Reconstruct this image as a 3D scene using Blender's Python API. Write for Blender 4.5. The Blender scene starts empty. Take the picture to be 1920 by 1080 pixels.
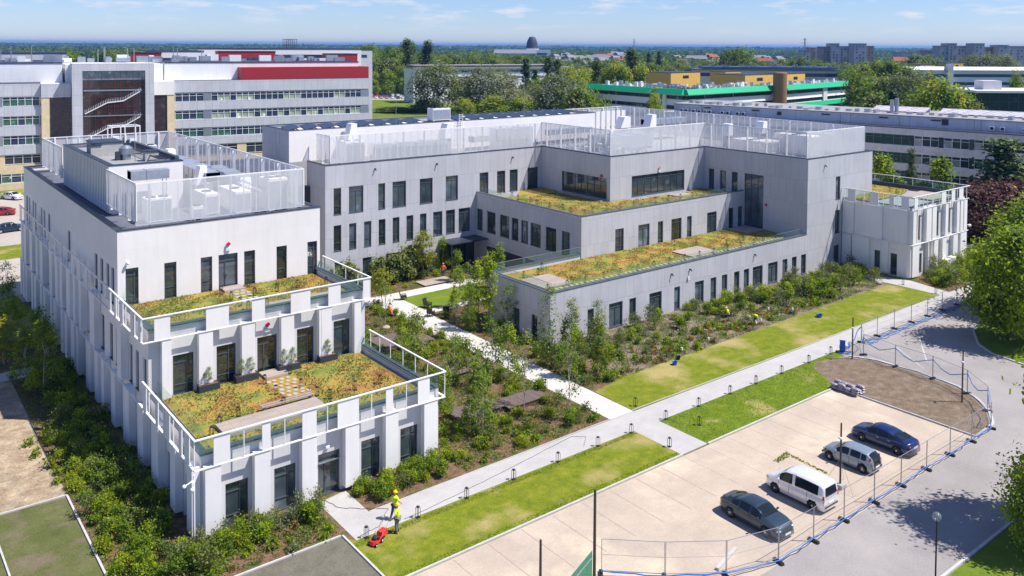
import bpy, math, random
import numpy as np
from mathutils import Vector, Matrix

S = bpy.context.scene
C = S.collection
rad = math.radians

# ---------------------------------------------------------------- camera (tilt-shift drone view)
YAW, PITCH, ROLL, FPX, CX, CY = 0.669658, 0.034785, 0.006267, 1593.8, 970.3, 141.24
CAMH = 29.5
fw = Vector((math.sin(YAW) * math.cos(PITCH), math.cos(YAW) * math.cos(PITCH), -math.sin(PITCH)))
rt = Vector((math.cos(YAW), -math.sin(YAW), 0))
up = rt.cross(fw)
r2 = rt * math.cos(ROLL) + up * math.sin(ROLL)
u2 = -rt * math.sin(ROLL) + up * math.cos(ROLL)
cam = bpy.data.cameras.new("camera")
camo = bpy.data.objects.new("camera", cam)
C.objects.link(camo)
camo.matrix_world = Matrix(((r2.x, u2.x, -fw.x, 0), (r2.y, u2.y, -fw.y, 0), (r2.z, u2.z, -fw.z, CAMH), (0, 0, 0, 1)))
cam.sensor_width = 36
cam.lens = FPX / 1920 * 36
cam.shift_x = (960 - CX) / 1920
cam.shift_y = (CY - 540) / 1920
cam.clip_start = 0.5
cam.clip_end = 80000
S.camera = camo

# ---------------------------------------------------------------- sky, sun, exposure
SUN_EL = rad(58)
SUN_DIR = Vector((0.733 * math.cos(SUN_EL), -0.680 * math.cos(SUN_EL), math.sin(SUN_EL))).normalized()
w = bpy.data.worlds.new("World")
S.world = w
w.use_nodes = True
nt = w.node_tree
nt.nodes.clear()
wo = nt.nodes.new("ShaderNodeOutputWorld")
bg = nt.nodes.new("ShaderNodeBackground")
sky = nt.nodes.new("ShaderNodeTexSky")
sky.sky_type = 'NISHITA'
sky.sun_disc = False
sky.sun_elevation = SUN_EL
sky.sun_rotation = math.atan2(SUN_DIR.x, SUN_DIR.y)
sky.altitude = 100
sky.air_density = 1.0
sky.dust_density = 0.0
sky.ozone_density = 6.0
bg.inputs[1].default_value = 0.084
# small fair-weather clouds low over the horizon: noise over the sky direction
tc = nt.nodes.new("ShaderNodeTexCoord")
mp = nt.nodes.new("ShaderNodeMapping")
mp.inputs['Scale'].default_value = (15, 15, 85)
nz = nt.nodes.new("ShaderNodeTexNoise")
nz.inputs['Scale'].default_value = 1.0
nz.inputs['Detail'].default_value = 7
nz.inputs['Roughness'].default_value = 0.62
cr = nt.nodes.new("ShaderNodeValToRGB")
cr.color_ramp.elements[0].position = 0.53
cr.color_ramp.elements[1].position = 0.70
sep = nt.nodes.new("ShaderNodeSeparateXYZ")
mr = nt.nodes.new("ShaderNodeMapRange")
mr.inputs[1].default_value = 0.008
mr.inputs[2].default_value = 0.035
mul = nt.nodes.new("ShaderNodeMath"); mul.operation = 'MULTIPLY'
mul2 = nt.nodes.new("ShaderNodeMath"); mul2.operation = 'MULTIPLY'; mul2.inputs[1].default_value = 0.75
mx = nt.nodes.new("ShaderNodeMixRGB")
mx.inputs[2].default_value = (7.6, 7.6, 8.0, 1)
L = nt.links.new
L(tc.outputs['Generated'], mp.inputs[0]); L(mp.outputs[0], nz.inputs[0]); L(nz.outputs[0], cr.inputs[0])
L(tc.outputs['Generated'], sep.inputs[0]); L(sep.outputs[2], mr.inputs[0])
L(cr.outputs[0], mul.inputs[0]); L(mr.outputs[0], mul.inputs[1]); L(mul.outputs[0], mul2.inputs[0]); L(mul2.outputs[0], mx.inputs[0])
tint = nt.nodes.new('ShaderNodeMixRGB'); tint.blend_type = 'MULTIPLY'; tint.inputs[0].default_value = 1; tint.inputs[2].default_value = (.86, .945, 1.27, 1)
L(sky.outputs[0], tint.inputs[1]); L(tint.outputs[0], mx.inputs[1]); L(mx.outputs[0], bg.inputs[0]); L(bg.outputs[0], wo.inputs[0])

sl = bpy.data.lights.new("sun", 'SUN')
sl.energy = 5.0
sl.angle = rad(0.5)
sl.color = (1.0, 0.955, 0.89)
so = bpy.data.objects.new("sun", sl)
C.objects.link(so)
so.rotation_euler = SUN_DIR.to_track_quat('Z', 'Y').to_euler()
S.view_settings.view_transform = 'Standard'
S.view_settings.look = 'None'
S.view_settings.exposure = 0.45
S.view_settings.gamma = 1
S.view_settings.use_curve_mapping = False
S.cycles.transparent_max_bounces = 24
S.cycles.max_bounces = 8

# ---------------------------------------------------------------- materials
M = {}
def _new(name):
    m = bpy.data.materials.new(name); m.use_nodes = True
    t = m.node_tree; b = t.nodes['Principled BSDF']
    M[name] = m
    return m, t, b
def _pos(t, obj=False):
    if obj:
        return t.nodes.new("ShaderNodeTexCoord").outputs['Object']
    return t.nodes.new("ShaderNodeNewGeometry").outputs['Position']
def ramp(t, stops):
    r = t.nodes.new("ShaderNodeValToRGB"); e = r.color_ramp.elements
    while len(e) < len(stops): e.new(0.5)
    for k, (p, c) in enumerate(stops):
        e[k].position = p; e[k].color = (*c, 1)
    return r
def noise(t, vec, scale, detail=5, rough=.6):
    n = t.nodes.new("ShaderNodeTexNoise"); n.inputs['Scale'].default_value = scale
    n.inputs['Detail'].default_value = detail; n.inputs['Roughness'].default_value = rough
    t.links.new(vec, n.inputs[0]); return n
def mixc(t, fac, a, b, mode='MIX'):
    m = t.nodes.new("ShaderNodeMixRGB"); m.blend_type = mode
    for s, v in ((0, fac), (1, a), (2, b)):
        if hasattr(v, 'is_linked') or hasattr(v, 'links'): t.links.new(v, m.inputs[s])
        elif isinstance(v, (int, float)): m.inputs[s].default_value = v
        else: m.inputs[s].default_value = (*v, 1)
    return m.outputs[0]
def bump(t, b, h, strength, dist=.05):
    n = t.nodes.new("ShaderNodeBump"); n.inputs['Strength'].default_value = strength; n.inputs['Distance'].default_value = dist
    t.links.new(h, n.inputs['Height']); t.links.new(n.outputs[0], b.inputs['Normal'])
def plain(name, c, rough=.6, metal=0., var=.12, scale=1.5, fine=14, obj=False, spec=.5, bmp=0):
    """a slightly uneven surface: broad and fine noise multiply the colour"""
    m, t, b = _new(name); v = _pos(t, obj)
    n1 = noise(t, v, scale); n2 = noise(t, v, fine, 3)
    r1 = ramp(t, [(.3, (1 - var,) * 3), (.7, (1 + var * .6,) * 3)])
    r2_ = ramp(t, [(.3, (1 - var * .6,) * 3), (.7, (1 + var * .4,) * 3)])
    t.links.new(n1.outputs[0], r1.inputs[0]); t.links.new(n2.outputs[0], r2_.inputs[0])
    o = mixc(t, 1, mixc(t, 1, c, r1.outputs[0], 'MULTIPLY'), r2_.outputs[0], 'MULTIPLY')
    t.links.new(o, b.inputs[0])
    b.inputs['Roughness'].default_value = rough; b.inputs['Metallic'].default_value = metal
    b.inputs['Specular IOR Level'].default_value = spec
    if bmp: bump(t, b, n2.outputs[0], bmp)
    return m
def facade(name, c, bw, bh, mortar=.02, dark=.72, var=.1, streak=.1, offset=.5, rough=.75):
    """cladding boards: joints laid out over (x+y, z), faint weather streaks"""
    m, t, b = _new(name); p = _pos(t)
    s = t.nodes.new("ShaderNodeSeparateXYZ"); t.links.new(p, s.inputs[0])
    a = t.nodes.new("ShaderNodeMath"); t.links.new(s.outputs[0], a.inputs[0]); t.links.new(s.outputs[1], a.inputs[1])
    cb = t.nodes.new("ShaderNodeCombineXYZ"); t.links.new(a.outputs[0], cb.inputs[0]); t.links.new(s.outputs[2], cb.inputs[1])
    br = t.nodes.new("ShaderNodeTexBrick"); t.links.new(cb.outputs[0], br.inputs[0])
    br.offset = offset; br.inputs['Scale'].default_value = 1; br.inputs['Brick Width'].default_value = bw
    br.inputs['Row Height'].default_value = bh; br.inputs['Mortar Size'].default_value = mortar
    br.inputs['Mortar Smooth'].default_value = .3; br.inputs['Bias'].default_value = 0
    br.inputs['Color1'].default_value = (*[x * (1 - var) for x in c], 1)
    br.inputs['Color2'].default_value = (*[min(1, x * (1 + var * .6)) for x in c], 1)
    br.inputs['Mortar'].default_value = (*[x * dark for x in c], 1)
    mp_ = t.nodes.new("ShaderNodeMapping"); mp_.inputs['Scale'].default_value = (3.0, .25, 1); t.links.new(cb.outputs[0], mp_.inputs[0])
    n = noise(t, mp_.outputs[0], 1.0, 6); r = ramp(t, [(.3, (1 - streak,) * 3), (.7, (1.02,) * 3)]); t.links.new(n.outputs[0], r.inputs[0])
    n3 = noise(t, p, .35, 4); r3 = ramp(t, [(.3, (1 - streak,) * 3), (.7, (1.03,) * 3)]); t.links.new(n3.outputs[0], r3.inputs[0])
    o = mixc(t, 1, mixc(t, 1, br.outputs[0], r.outputs[0], 'MULTIPLY'), r3.outputs[0], 'MULTIPLY')
    t.links.new(o, b.inputs[0]); b.inputs['Roughness'].default_value = rough
    return m
facade('grey_board', (.505, .505, .54), 1.22, 3.05, .03, .76, .05, .08)
facade('white_render', (.83, .79, .775), 6, 4.5, .01, .93, .02, .05)
facade('shaded_render', (.63, .615, .62), 6, 4.5, .01, .93, .02, .06)  # white render darkened to carry the shade between the fins
facade('white_panel', (.84, .81, .80), 90, 60, .03, .6, .03, .05, 0)
facade('clinic_panel', (.56, .57, .62), 1.35, 2.1, .03, .7, .05, .08, 0)
facade('clinic_white', (.78, .78, .8), 3, 5.5, .02, .85, .02, .05)
facade('strip_panel', (.74, .69, .70), 3.0, 9, .03, .75, .05, .16)
facade('setback_panel', (.70, .71, .78), 9.0, 20, .05, .6, .05, .14)
plain('white_metal', (.86, .84, .84), .4, .0, .05)
plain('white_paint', (.8, .8, .82), .5, .0, .06)
plain('worn_paint', (.5, .5, .5), .7, 0, .3, 3)
plain('yellow_render', (.75, .6, .38), .8)
plain('ochre', (.72, .44, .10), .8)
plain('bar_maroon', (.14, .03, .035), .6)
plain('brown_brick', (.26, .16, .07), .85)  # own brown of the brick towers
plain('red_cladding', (.36, .02, .03), .5, 0, .08)
plain('green_fascia', (.0, .40, .17), .45, 0, .08)
plain('dark_cap', (.045, .055, .08), .45, .3, .2, 2)
plain('cap_blue', (.065, .085, .11), .65, .0, .15, 2)
plain('steel', (.42, .45, .5), .35, .7, .15, 3)
plain('duct_metal', (.46, .49, .54), .38, .5, .15, 2)
plain('galvanised', (.42, .42, .44), .45, .6, .15, 4)
plain('black_metal', (.02, .02, .024), .5, .2, .1, obj=True)
plain('rust_pole', (.07, .055, .05), .8, 0, .3, 4)
plain('roof_dark', (.11, .12, .15), .9, 0, .2, .6)
plain('roof_membrane', (.30, .31, .34), .9, 0, .2, .6)
plain('roof_gravel', (.30, .30, .31), .95, 0, .2, .8, 20)
plain('concrete', (.42, .41, .39), .9, 0, .15, 1.2)
plain('concrete_kerb', (.5, .49, .47), .9, 0, .12, 2)
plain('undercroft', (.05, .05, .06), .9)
plain('timber', (.34, .27, .235), .8, 0, .2, 3)
plain('old_wood', (.10, .085, .07), .9, 0, .3, 3)
plain('trunk_bark', (.16, .13, .10), .95, 0, .3, 6, obj=True)
plain('pale_bark', (.42, .38, .33), .9, 0, .3, 6, obj=True)
plain('black_plastic', (.015, .015, .017), .6, obj=True)
plain('rubber', (.012, .012, .013), .85, obj=True)
plain('apartment_grey', (.42, .40, .43), .9, 0, .1, .1)
plain('apartment_brown', (.34, .24, .21), .9, 0, .1, .1)
plain('house_wall', (.6, .58, .54), .9)
plain('house_roof_red', (.30, .09, .06), .9)
plain('house_roof_grey', (.22, .22, .25), .9)
plain('blue_plastic', (.015, .13, .46), .45, obj=True)
plain('blue_roof', (.07, .11, .2), .6)
plain('solar_panel', (.03, .04, .06), .35, 0, .1, 1)
plain('church_dark', (.03, .035, .06), .7)
plain('yellow_plastic', (.75, .45, .0), .5, obj=True)
plain('hivis', (.70, .90, .02), .7, obj=True, var=.05)
plain('hivis_orange', (.85, .16, .01), .7, obj=True, var=.05)
plain('helmet_yellow', (.85, .45, .0), .35, obj=True, var=.03)
plain('skin', (.5, .28, .19), .6, obj=True, var=.05)
plain('trousers', (.08, .08, .10), .9, obj=True)
plain('trousers_light', (.2, .19, .18), .9, obj=True)
plain('mower_red', (.65, .03, .02), .35, obj=True, var=.05)
plain('boulder', (.42, .33, .28), .95, 0, .2, 2)
plain('bag_plastic', (.32, .28, .34), .35, 0, .35, 8, obj=True)
plain('soil_pot', (.14, .08, .05), .95)
plain('anthracite', (.035, .04, .05), .6, obj=True)
plain('red_enamel', (.42, .0, .03), .4, obj=True)
plain('light_off', (.7, .72, .75), .4, obj=True, var=.02)
plain('dark_letter', (.05, .05, .07), .6)
plain('picket_green', (.02, .25, .13), .5)
plain('stone_pad', (.40, .38, .34), .9, 0, .1, 5)

def surf(name, stops, scale, rough=.95, fine=12, fine_amt=.25, stops2=None, scale2=.15, bmp=.3, detail=6):
    m, t, b = _new(name); v = _pos(t)
    n = noise(t, v, scale, detail, .65); r = ramp(t, stops); t.links.new(n.outputs[0], r.inputs[0]); o = r.outputs[0]
    if stops2:
        n2 = noise(t, v, scale2, 4, .55); r2_ = ramp(t, [(stops2[0], (0, 0, 0)), (stops2[1], (1, 1, 1))]); t.links.new(n2.outputs[0], r2_.inputs[0])
        o = mixc(t, r2_.outputs[0], o, stops2[2])
    f = noise(t, v, fine, 4, .7); rf = ramp(t, [(.3, (1 - fine_amt,) * 3), (.7, (1 + fine_amt * .7,) * 3)]); t.links.new(f.outputs[0], rf.inputs[0])
    o = mixc(t, 1, o, rf.outputs[0], 'MULTIPLY')
    t.links.new(o, b.inputs[0]); b.inputs['Roughness'].default_value = rough
    if bmp: bump(t, b, f.outputs[0], bmp)
    b.inputs['Specular IOR Level'].default_value = .2
    return m
surf('far_ground', [(.35, (.028, .05, .018)), (.55, (.045, .075, .022)), (.7, (.09, .10, .045))], .012, fine=.2, bmp=0)
surf('campus_ground', [(.35, (.10, .14, .035)), (.6, (.17, .17, .07)), (.8, (.28, .24, .16))], .08, fine=3)
surf('lawn', [(.3, (.10, .145, .006)), (.55, (.175, .20, .012)), (.75, (.26, .25, .03))], 1.1, fine=9, stops2=(.50, .66, (.36, .29, .11)), scale2=.20, fine_amt=.3)
surf('lawn_lush', [(.3, (.09, .15, .008)), (.6, (.15, .21, .015)), (.8, (.27, .26, .04))], .9, fine=8, fine_amt=.4, stops2=(.56, .68, (.34, .30, .10)), scale2=.35)
surf('lawn_court', [(.3, (.09, .15, .01)), (.6, (.15, .20, .018)), (.8, (.24, .24, .06))], .5, fine=9)
surf('grass_pavers', [(.3, (.075, .09, .022)), (.6, (.12, .13, .045)), (.8, (.20, .17, .11))], .45, fine=7, stops2=(.5, .65, (.18, .14, .10)), scale2=.3)
surf('gravel_pavers', [(.3, (.12, .11, .08)), (.6, (.17, .155, .12)), (.8, (.15, .16, .08))], .8, fine=9)
surf('mulch', [(.3, (.10, .055, .03)), (.55, (.19, .115, .07)), (.75, (.27, .19, .13))], 2.5, fine=14, fine_amt=.4, stops2=(.52, .62, (.06, .10, .015)), scale2=.9)
surf('bed_soil', [(.3, (.13, .09, .065)), (.55, (.23, .18, .135)), (.75, (.32, .26, .20))], 2.2, fine=14, fine_amt=.4, stops2=(.54, .66, (.07, .10, .02)), scale2=.6)
surf('bay_paver', [(.3, (.36, .26, .22)), (.7, (.42, .32, .27))], 1.5, fine=9, bmp=0)
surf('bare_soil', [(.3, (.13, .09, .06)), (.55, (.20, .15, .105)), (.8, (.30, .24, .18))], 1.2, fine=8, fine_amt=.4)
surf('sandy_ground', [(.3, (.22, .16, .11)), (.5, (.36, .27, .18)), (.75, (.55, .46, .32))], .9, fine=6, fine_amt=.35, stops2=(.56, .64, (.22, .19, .15)), scale2=.14)
surf('car_park_slab', [(.3, (.40, .33, .265)), (.55, (.475, .39, .31)), (.8, (.57, .48, .37))], .35, fine=6, fine_amt=.1, bmp=.05, stops2=(.56, .72, (.62, .53, .39)), scale2=.16)
surf('asphalt', [(.3, (.27, .245, .235)), (.6, (.33, .305, .292)), (.8, (.38, .34, .315))], .25, fine=9, fine_amt=.14, bmp=.1)
surf('yard_paving', [(.3, (.36, .32, .28)), (.6, (.44, .39, .34)), (.8, (.50, .45, .40))], .1, fine=3, fine_amt=.1, bmp=.05)
surf('meadow', [(.28, (.12, .165, .035)), (.43, (.21, .23, .05)), (.52, (.36, .26, .055)), (.6, (.35, .18, .06)), (.75, (.23, .12, .05))], .5, fine=12, fine_amt=.4, bmp=.6)
surf('meadow_green', [(.3, (.11, .13, .02)), (.48, (.22, .21, .04)), (.6, (.36, .27, .03)), (.75, (.27, .14, .03))], .8, fine=10, fine_amt=.35, bmp=.6)

def paving(name, c, bw, bh, mort, var=.06, mc=None, rot=0, big=.1):
    m, t, b = _new(name); p = _pos(t)
    mp_ = t.nodes.new("ShaderNodeMapping"); mp_.inputs['Rotation'].default_value = (0, 0, rot); t.links.new(p, mp_.inputs[0])
    br = t.nodes.new("ShaderNodeTexBrick"); t.links.new(mp_.outputs[0], br.inputs[0])
    br.inputs['Scale'].default_value = 1; br.inputs['Brick Width'].default_value = bw; br.inputs['Row Height'].default_value = bh
    br.inputs['Mortar Size'].default_value = mort; br.inputs['Color1'].default_value = (*[x * (1 - var) for x in c], 1)
    br.inputs['Color2'].default_value = (*[x * (1 + var) for x in c], 1); br.inputs['Mortar'].default_value = (*(mc or [x * .7 for x in c]), 1)
    n = noise(t, p, .5); r = ramp(t, [(.3, (1 - big,) * 3), (.7, (1 + big * .5,) * 3)]); t.links.new(n.outputs[0], r.inputs[0])
    n2 = noise(t, p, 9, 3); r2_ = ramp(t, [(.3, (.93,) * 3), (.7, (1.04,) * 3)]); t.links.new(n2.outputs[0], r2_.inputs[0])
    o = mixc(t, 1, mixc(t, 1, br.outputs[0], r.outputs[0], 'MULTIPLY'), r2_.outputs[0], 'MULTIPLY')
    t.links.new(o, b.inputs[0]); b.inputs['Roughness'].default_value = .9
    return m
paving('path_slab', (.44, .42, .405), .6, .3, .005, .03, [.37, .355, .34])
paving('path_pale', (.56, .53, .49), .8, .4, .008)
paving('deck_boards', (.17, .125, .105), 3.2, .145, .018, .16, (.04, .03, .03), rad(90))
paving('deck_light', (.42, .35, .30), 3.2, .145, .015, .1, (.14, .11, .1), 0)
paving('solar_strip', (.5, .49, .53), 1.1, 3.2, .16, .05, (.34, .27, .33), rad(14))

def glassy(name, c, rough=.04, tint=.25, scale=.9):
    """window glass in front of a dim room: dark, glossy, uneven inside"""
    m, t, b = _new(name); v = _pos(t)
    n = noise(t, v, scale, 2, .5); r = ramp(t, [(.35, tuple(x * (1 - tint) for x in c)), (.62, c), (.75, tuple(min(1, x * 2.2) for x in c))])
    t.links.new(n.outputs[0], r.inputs[0]); t.links.new(r.outputs[0], b.inputs[0])
    b.inputs['Roughness'].default_value = rough; b.inputs['IOR'].default_value = 1.6; b.inputs['Specular IOR Level'].default_value = .9
    return m
glassy('window_glass', (.042, .060, .070))
glassy('window_glass_sky', (.10, .13, .155), .03, .5, .5)  # paler base colour stands in for sky reflected in some panes
glassy('window_glass_dim', (.022, .032, .03), .06, .3, 2.0)
glassy('brown_glass', (.05, .035, .035), .05)
glassy('blue_glass', (.035, .06, .11))
glassy('green_glass', (.06, .16, .12))
glassy('blind_glass', (.42, .48, .36), .2, .25)
glassy('pale_glass', (.24, .27, .31), .2, .35)
glassy('far_glass', (.015, .04, .045), .15); M['far_glass'].node_tree.nodes['Principled BSDF'].inputs['Specular IOR Level'].default_value = .25
glassy('violet_glass', (.055, .03, .05), .05)
plain('frame_dark', (.075, .09, .115), .5, .2, .1)
def see_through(name, c, alpha, rough=.4, metal=0):
    m, t, b = _new(name)
    tr = t.nodes.new("ShaderNodeBsdfTransparent"); mix = t.nodes.new("ShaderNodeMixShader")
    out = t.nodes['Material Output']; mix.inputs[0].default_value = alpha
    b.inputs[0].default_value = (*c, 1); b.inputs['Roughness'].default_value = rough; b.inputs['Metallic'].default_value = metal
    t.links.new(tr.outputs[0], mix.inputs[1]); t.links.new(b.outputs[0], mix.inputs[2]); t.links.new(mix.outputs[0], out.inputs[0])
    return m, tr
see_through('perforated', (.80, .80, .82), .36)
see_through('perforated_dense', (.80, .80, .85), .5)
see_through('fence_mesh', (.5, .5, .52), .05)
g, tr = see_through('balustrade_glass', (.3, .42, .38), .07, .03); tr.inputs[0].default_value = (.90, .96, .93, 1)
def leafy(name, c1, c2, trans=.35, c3=None):
    m, t, b = _new(name)
    ge = t.nodes.new("ShaderNodeNewGeometry"); oi = t.nodes.new("ShaderNodeObjectInfo")
    st = [(0, c1), (.6, c2)] + ([(.9, c3)] if c3 else [])
    r = ramp(t, st); t.links.new(ge.outputs['Random Per Island'], r.inputs[0])
    r2_ = ramp(t, [(0, (.75, .8, .8)), (1, (1.2, 1.12, 1.0))]); t.links.new(oi.outputs['Random'], r2_.inputs[0])
    o = mixc(t, 1, r.outputs[0], r2_.outputs[0], 'MULTIPLY')
    tl = t.nodes.new("ShaderNodeBsdfTranslucent"); trans = trans + .05; mix = t.nodes.new("ShaderNodeMixShader"); mix.inputs[0].default_value = trans
    t.links.new(o, b.inputs[0]); b.inputs['Roughness'].default_value = .6; b.inputs['Specular IOR Level'].default_value = .25
    o2 = mixc(t, 1, o, (1.15, 1.2, .6), 'MULTIPLY'); t.links.new(o2, tl.inputs[0])
    t.links.new(b.outputs[0], mix.inputs[1]); t.links.new(tl.outputs[0], mix.inputs[2]); t.links.new(mix.outputs[0], t.nodes['Material Output'].inputs[0])
    return m
leafy('leaf_mid', (.075, .14, .014), (.19, .275, .028))
leafy('leaf_bright', (.14, .225, .010), (.34, .43, .022), .4)
leafy('leaf_yellow', (.17, .20, .015), (.34, .34, .035), .4)
leafy('leaf_dark', (.04, .08, .016), (.10, .155, .026), .3)
leafy('leaf_olive', (0.088, 0.120, 0.033), (0.210, 0.240, 0.072), .3)
leafy('leaf_silver', (0.115, 0.138, 0.094), (0.276, 0.299, 0.220), .25)
leafy('leaf_needle', (0.052, 0.088, 0.033), (0.149, 0.192, 0.058), .15)
leafy('leaf_spruce', (0.026, 0.064, 0.029), (0.088, 0.152, 0.058), .15)
leafy('leaf_purple', (.045, .016, .020), (.12, .045, .05), .25, (.17, .085, .075))
leafy('leaf_far', (.05, .09, .022), (.125, .18, .038), .25)
leafy('leaf_rust', (.30, .14, .04), (.42, .22, .08), .3)
leafy('sedum_mix', (.22, .18, .05), (.38, .25, .07), .3, (.34, .18, .08))
leafy('grass_blade', (.13, .175, .012), (.26, .29, .03), .35)
leafy('flower_yellow', (.5, .38, .0), (.7, .6, .02), .3)
def car_paint(name, c):
    m, t, b = _new(name); b.inputs[0].default_value = (*c, 1); b.inputs['Roughness'].default_value = .35
    b.inputs['Metallic'].default_value = .35; b.inputs['Coat Weight'].default_value = .8; b.inputs['Coat Roughness'].default_value = .04
    n = noise(t, _pos(t, True), 6, 3); r = ramp(t, [(.3, tuple(x * .9 for x in c)), (.7, tuple(min(1, x * 1.08) for x in c))])
    t.links.new(n.outputs[0], r.inputs[0]); t.links.new(r.outputs[0], b.inputs[0])
    return m
car_paint('paint_graphite', (.028, .05, .07)); car_paint('paint_white', (.82, .82, .84)); car_paint('paint_silver', (.27, .32, .37))
car_paint('paint_blue', (.002, .018, .10)); car_paint('paint_red', (.42, .02, .025)); car_paint('paint_navy', (.01, .035, .09)); car_paint('paint_beige', (.45, .42, .36))
m, t, b = _new('car_glass'); b.inputs[0].default_value = (.012, .018, .022, 1); b.inputs['Roughness'].default_value = .05; b.inputs['Specular IOR Level'].default_value = .45
m, t, b = _new('lamp_red'); b.inputs[0].default_value = (.45, .01, .01, 1); b.inputs['Roughness'].default_value = .12
m, t, b = _new('lamp_clear'); b.inputs[0].default_value = (.55, .57, .6, 1); b.inputs['Roughness'].default_value = .12; b.inputs['Metallic'].default_value = .4
m, t, b = _new('alloy'); b.inputs[0].default_value = (.62, .60, .58, 1); b.inputs['Roughness'].default_value = .4; b.inputs['Metallic'].default_value = .1
m, t, b = _new('plate_white'); b.inputs[0].default_value = (.75, .75, .75, 1)
see_through('globe_glass', (.3, .33, .36), .35, .08)

# ---------------------------------------------------------------- mesh helpers
class MB:
    def __init__(s): s.v = []; s.f = []; s.m = []
    def face(s, pts, mi=0):
        n = len(s.v); s.v += [tuple(p) for p in pts]; s.f.append(tuple(range(n, n + len(pts)))); s.m.append(mi)
    def box(s, x0, x1, y0, y1, z0, z1, mi=0, bottom=True):
        if x1 < x0: x0, x1 = x1, x0
        if y1 < y0: y0, y1 = y1, y0
        n = len(s.v)
        s.v += [(x0, y0, z0), (x1, y0, z0), (x1, y1, z0), (x0, y1, z0), (x0, y0, z1), (x1, y0, z1), (x1, y1, z1), (x0, y1, z1)]
        F = [(4, 5, 6, 7), (0, 1, 5, 4), (1, 2, 6, 5), (2, 3, 7, 6), (3, 0, 4, 7)] + ([(0, 3, 2, 1)] if bottom else [])
        for q in F: s.f.append(tuple(n + k for k in q)); s.m.append(mi)
        return s
    def obox(s, c, a, hx, hy, z0, z1, mi=0):
        """box turned by angle a about c=(x,y)"""
        ca, sa = math.cos(a), math.sin(a); n = len(s.v)
        for z in (z0, z1):
            for sx, sy in ((-1, -1), (1, -1), (1, 1), (-1, 1)):
                s.v.append((c[0] + sx * hx * ca - sy * hy * sa, c[1] + sx * hx * sa + sy * hy * ca, z))
        for q in [(4, 5, 6, 7), (0, 1, 5, 4), (1, 2, 6, 5), (2, 3, 7, 6), (3, 0, 4, 7), (0, 3, 2, 1)]:
            s.f.append(tuple(n + k for k in q)); s.m.append(mi)
        return s
    def prism(s, poly, z0, z1, mi=0, top=None):
        n = len(s.v); k = len(poly)
        s.v += [(p[0], p[1], z0) for p in poly] + [(p[0], p[1], z1) for p in (top or poly)]
        s.f.append(tuple(range(n + k, n + 2 * k))); s.m.append(mi)
        s.f.append(tuple(reversed(range(n, n + k)))); s.m.append(mi)
        for i in range(k): j = (i + 1) % k; s.f.append((n + i, n + j, n + k + j, n + k + i)); s.m.append(mi)
        return s
    def tube(s, pts, r, k=6, mi=0, caps=True):
        pts = [Vector(p) for p in pts]; rs = r if isinstance(r, (list, tuple)) else [r] * len(pts)
        n0 = len(s.v)
        for i, p in enumerate(pts):
            d = (pts[min(i + 1, len(pts) - 1)] - pts[max(i - 1, 0)]).normalized()
            a = d.cross(Vector((0, 0, 1)) if abs(d.z) < .9 else Vector((1, 0, 0))).normalized(); b_ = d.cross(a)
            for j in range(k):
                t_ = 2 * math.pi * j / k; q = p + (a * math.cos(t_) + b_ * math.sin(t_)) * rs[i]; s.v.append(tuple(q))
        for i in range(len(pts) - 1):
            for j in range(k):
                j2 = (j + 1) % k; s.f.append((n0 + i * k + j, n0 + i * k + j2, n0 + (i + 1) * k + j2, n0 + (i + 1) * k + j)); s.m.append(mi)
        if caps:
            s.f.append(tuple(range(n0, n0 + k))); s.m.append(mi)
            e = n0 + (len(pts) - 1) * k; s.f.append(tuple(range(e + k - 1, e - 1, -1))); s.m.append(mi)
        return s
    def ball(s, c, rx, ry=None, rz=None, mi=0, u=10, v_=7, z_from=-1.):
        ry = ry or rx; rz = rz or rx; n0 = len(s.v)
        ph0 = math.asin(z_from) if z_from > -1 else -math.pi / 2
        for i in range(v_ + 1):
            ph = ph0 + (math.pi / 2 - ph0) * i / v_
            for j in range(u):
                t_ = 2 * math.pi * j / u; s.v.append((c[0] + rx * math.cos(ph) * math.cos(t_), c[1] + ry * math.cos(ph) * math.sin(t_), c[2] + rz * math.sin(ph)))
        for i in range(v_):
            for j in range(u):
                j2 = (j + 1) % u; s.f.append((n0 + i * u + j, n0 + i * u + j2, n0 + (i + 1) * u + j2, n0 + (i + 1) * u + j)); s.m.append(mi)
        return s
    def lathe(s, c, prof, k=16, mi=0, axis='z'):
        n0 = len(s.v)
        for r, h in prof:
            for j in range(k):
                t_ = 2 * math.pi * j / k; a, b_ = r * math.cos(t_), r * math.sin(t_)
                s.v.append((c[0] + a, c[1] + b_, c[2] + h) if axis == 'z' else (c[0] + h, c[1] + a, c[2] + b_) if axis == 'x' else (c[0] + a, c[1] + h, c[2] + b_))
        for i in range(len(prof) - 1):
            for j in range(k):
                j2 = (j + 1) % k; s.f.append((n0 + i * k + j, n0 + i * k + j2, n0 + (i + 1) * k + j2, n0 + (i + 1) * k + j)); s.m.append(mi)
        s.f.append(tuple(range(n0, n0 + k))); s.m.append(mi); e = n0 + (len(prof) - 1) * k; s.f.append(tuple(range(e, e + k))); s.m.append(mi)
        return s
    def mesh(s, name, mats):
        me = bpy.data.meshes.new(name); me.from_pydata(s.v, [], s.f)
        for m_ in (mats if isinstance(mats, (list, tuple)) else [mats]): me.materials.append(M[m_])
        if any(s.m): me.polygons.foreach_set('material_index', s.m)
        me.update(); return me
    def build(s, name, mats, parent=None, smooth=False, local=False, loc=None):
        me = s.mesh(name, mats)
        if smooth: me.polygons.foreach_set('use_smooth', [True] * len(me.polygons))
        return put(name, me, parent, local, loc)
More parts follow.
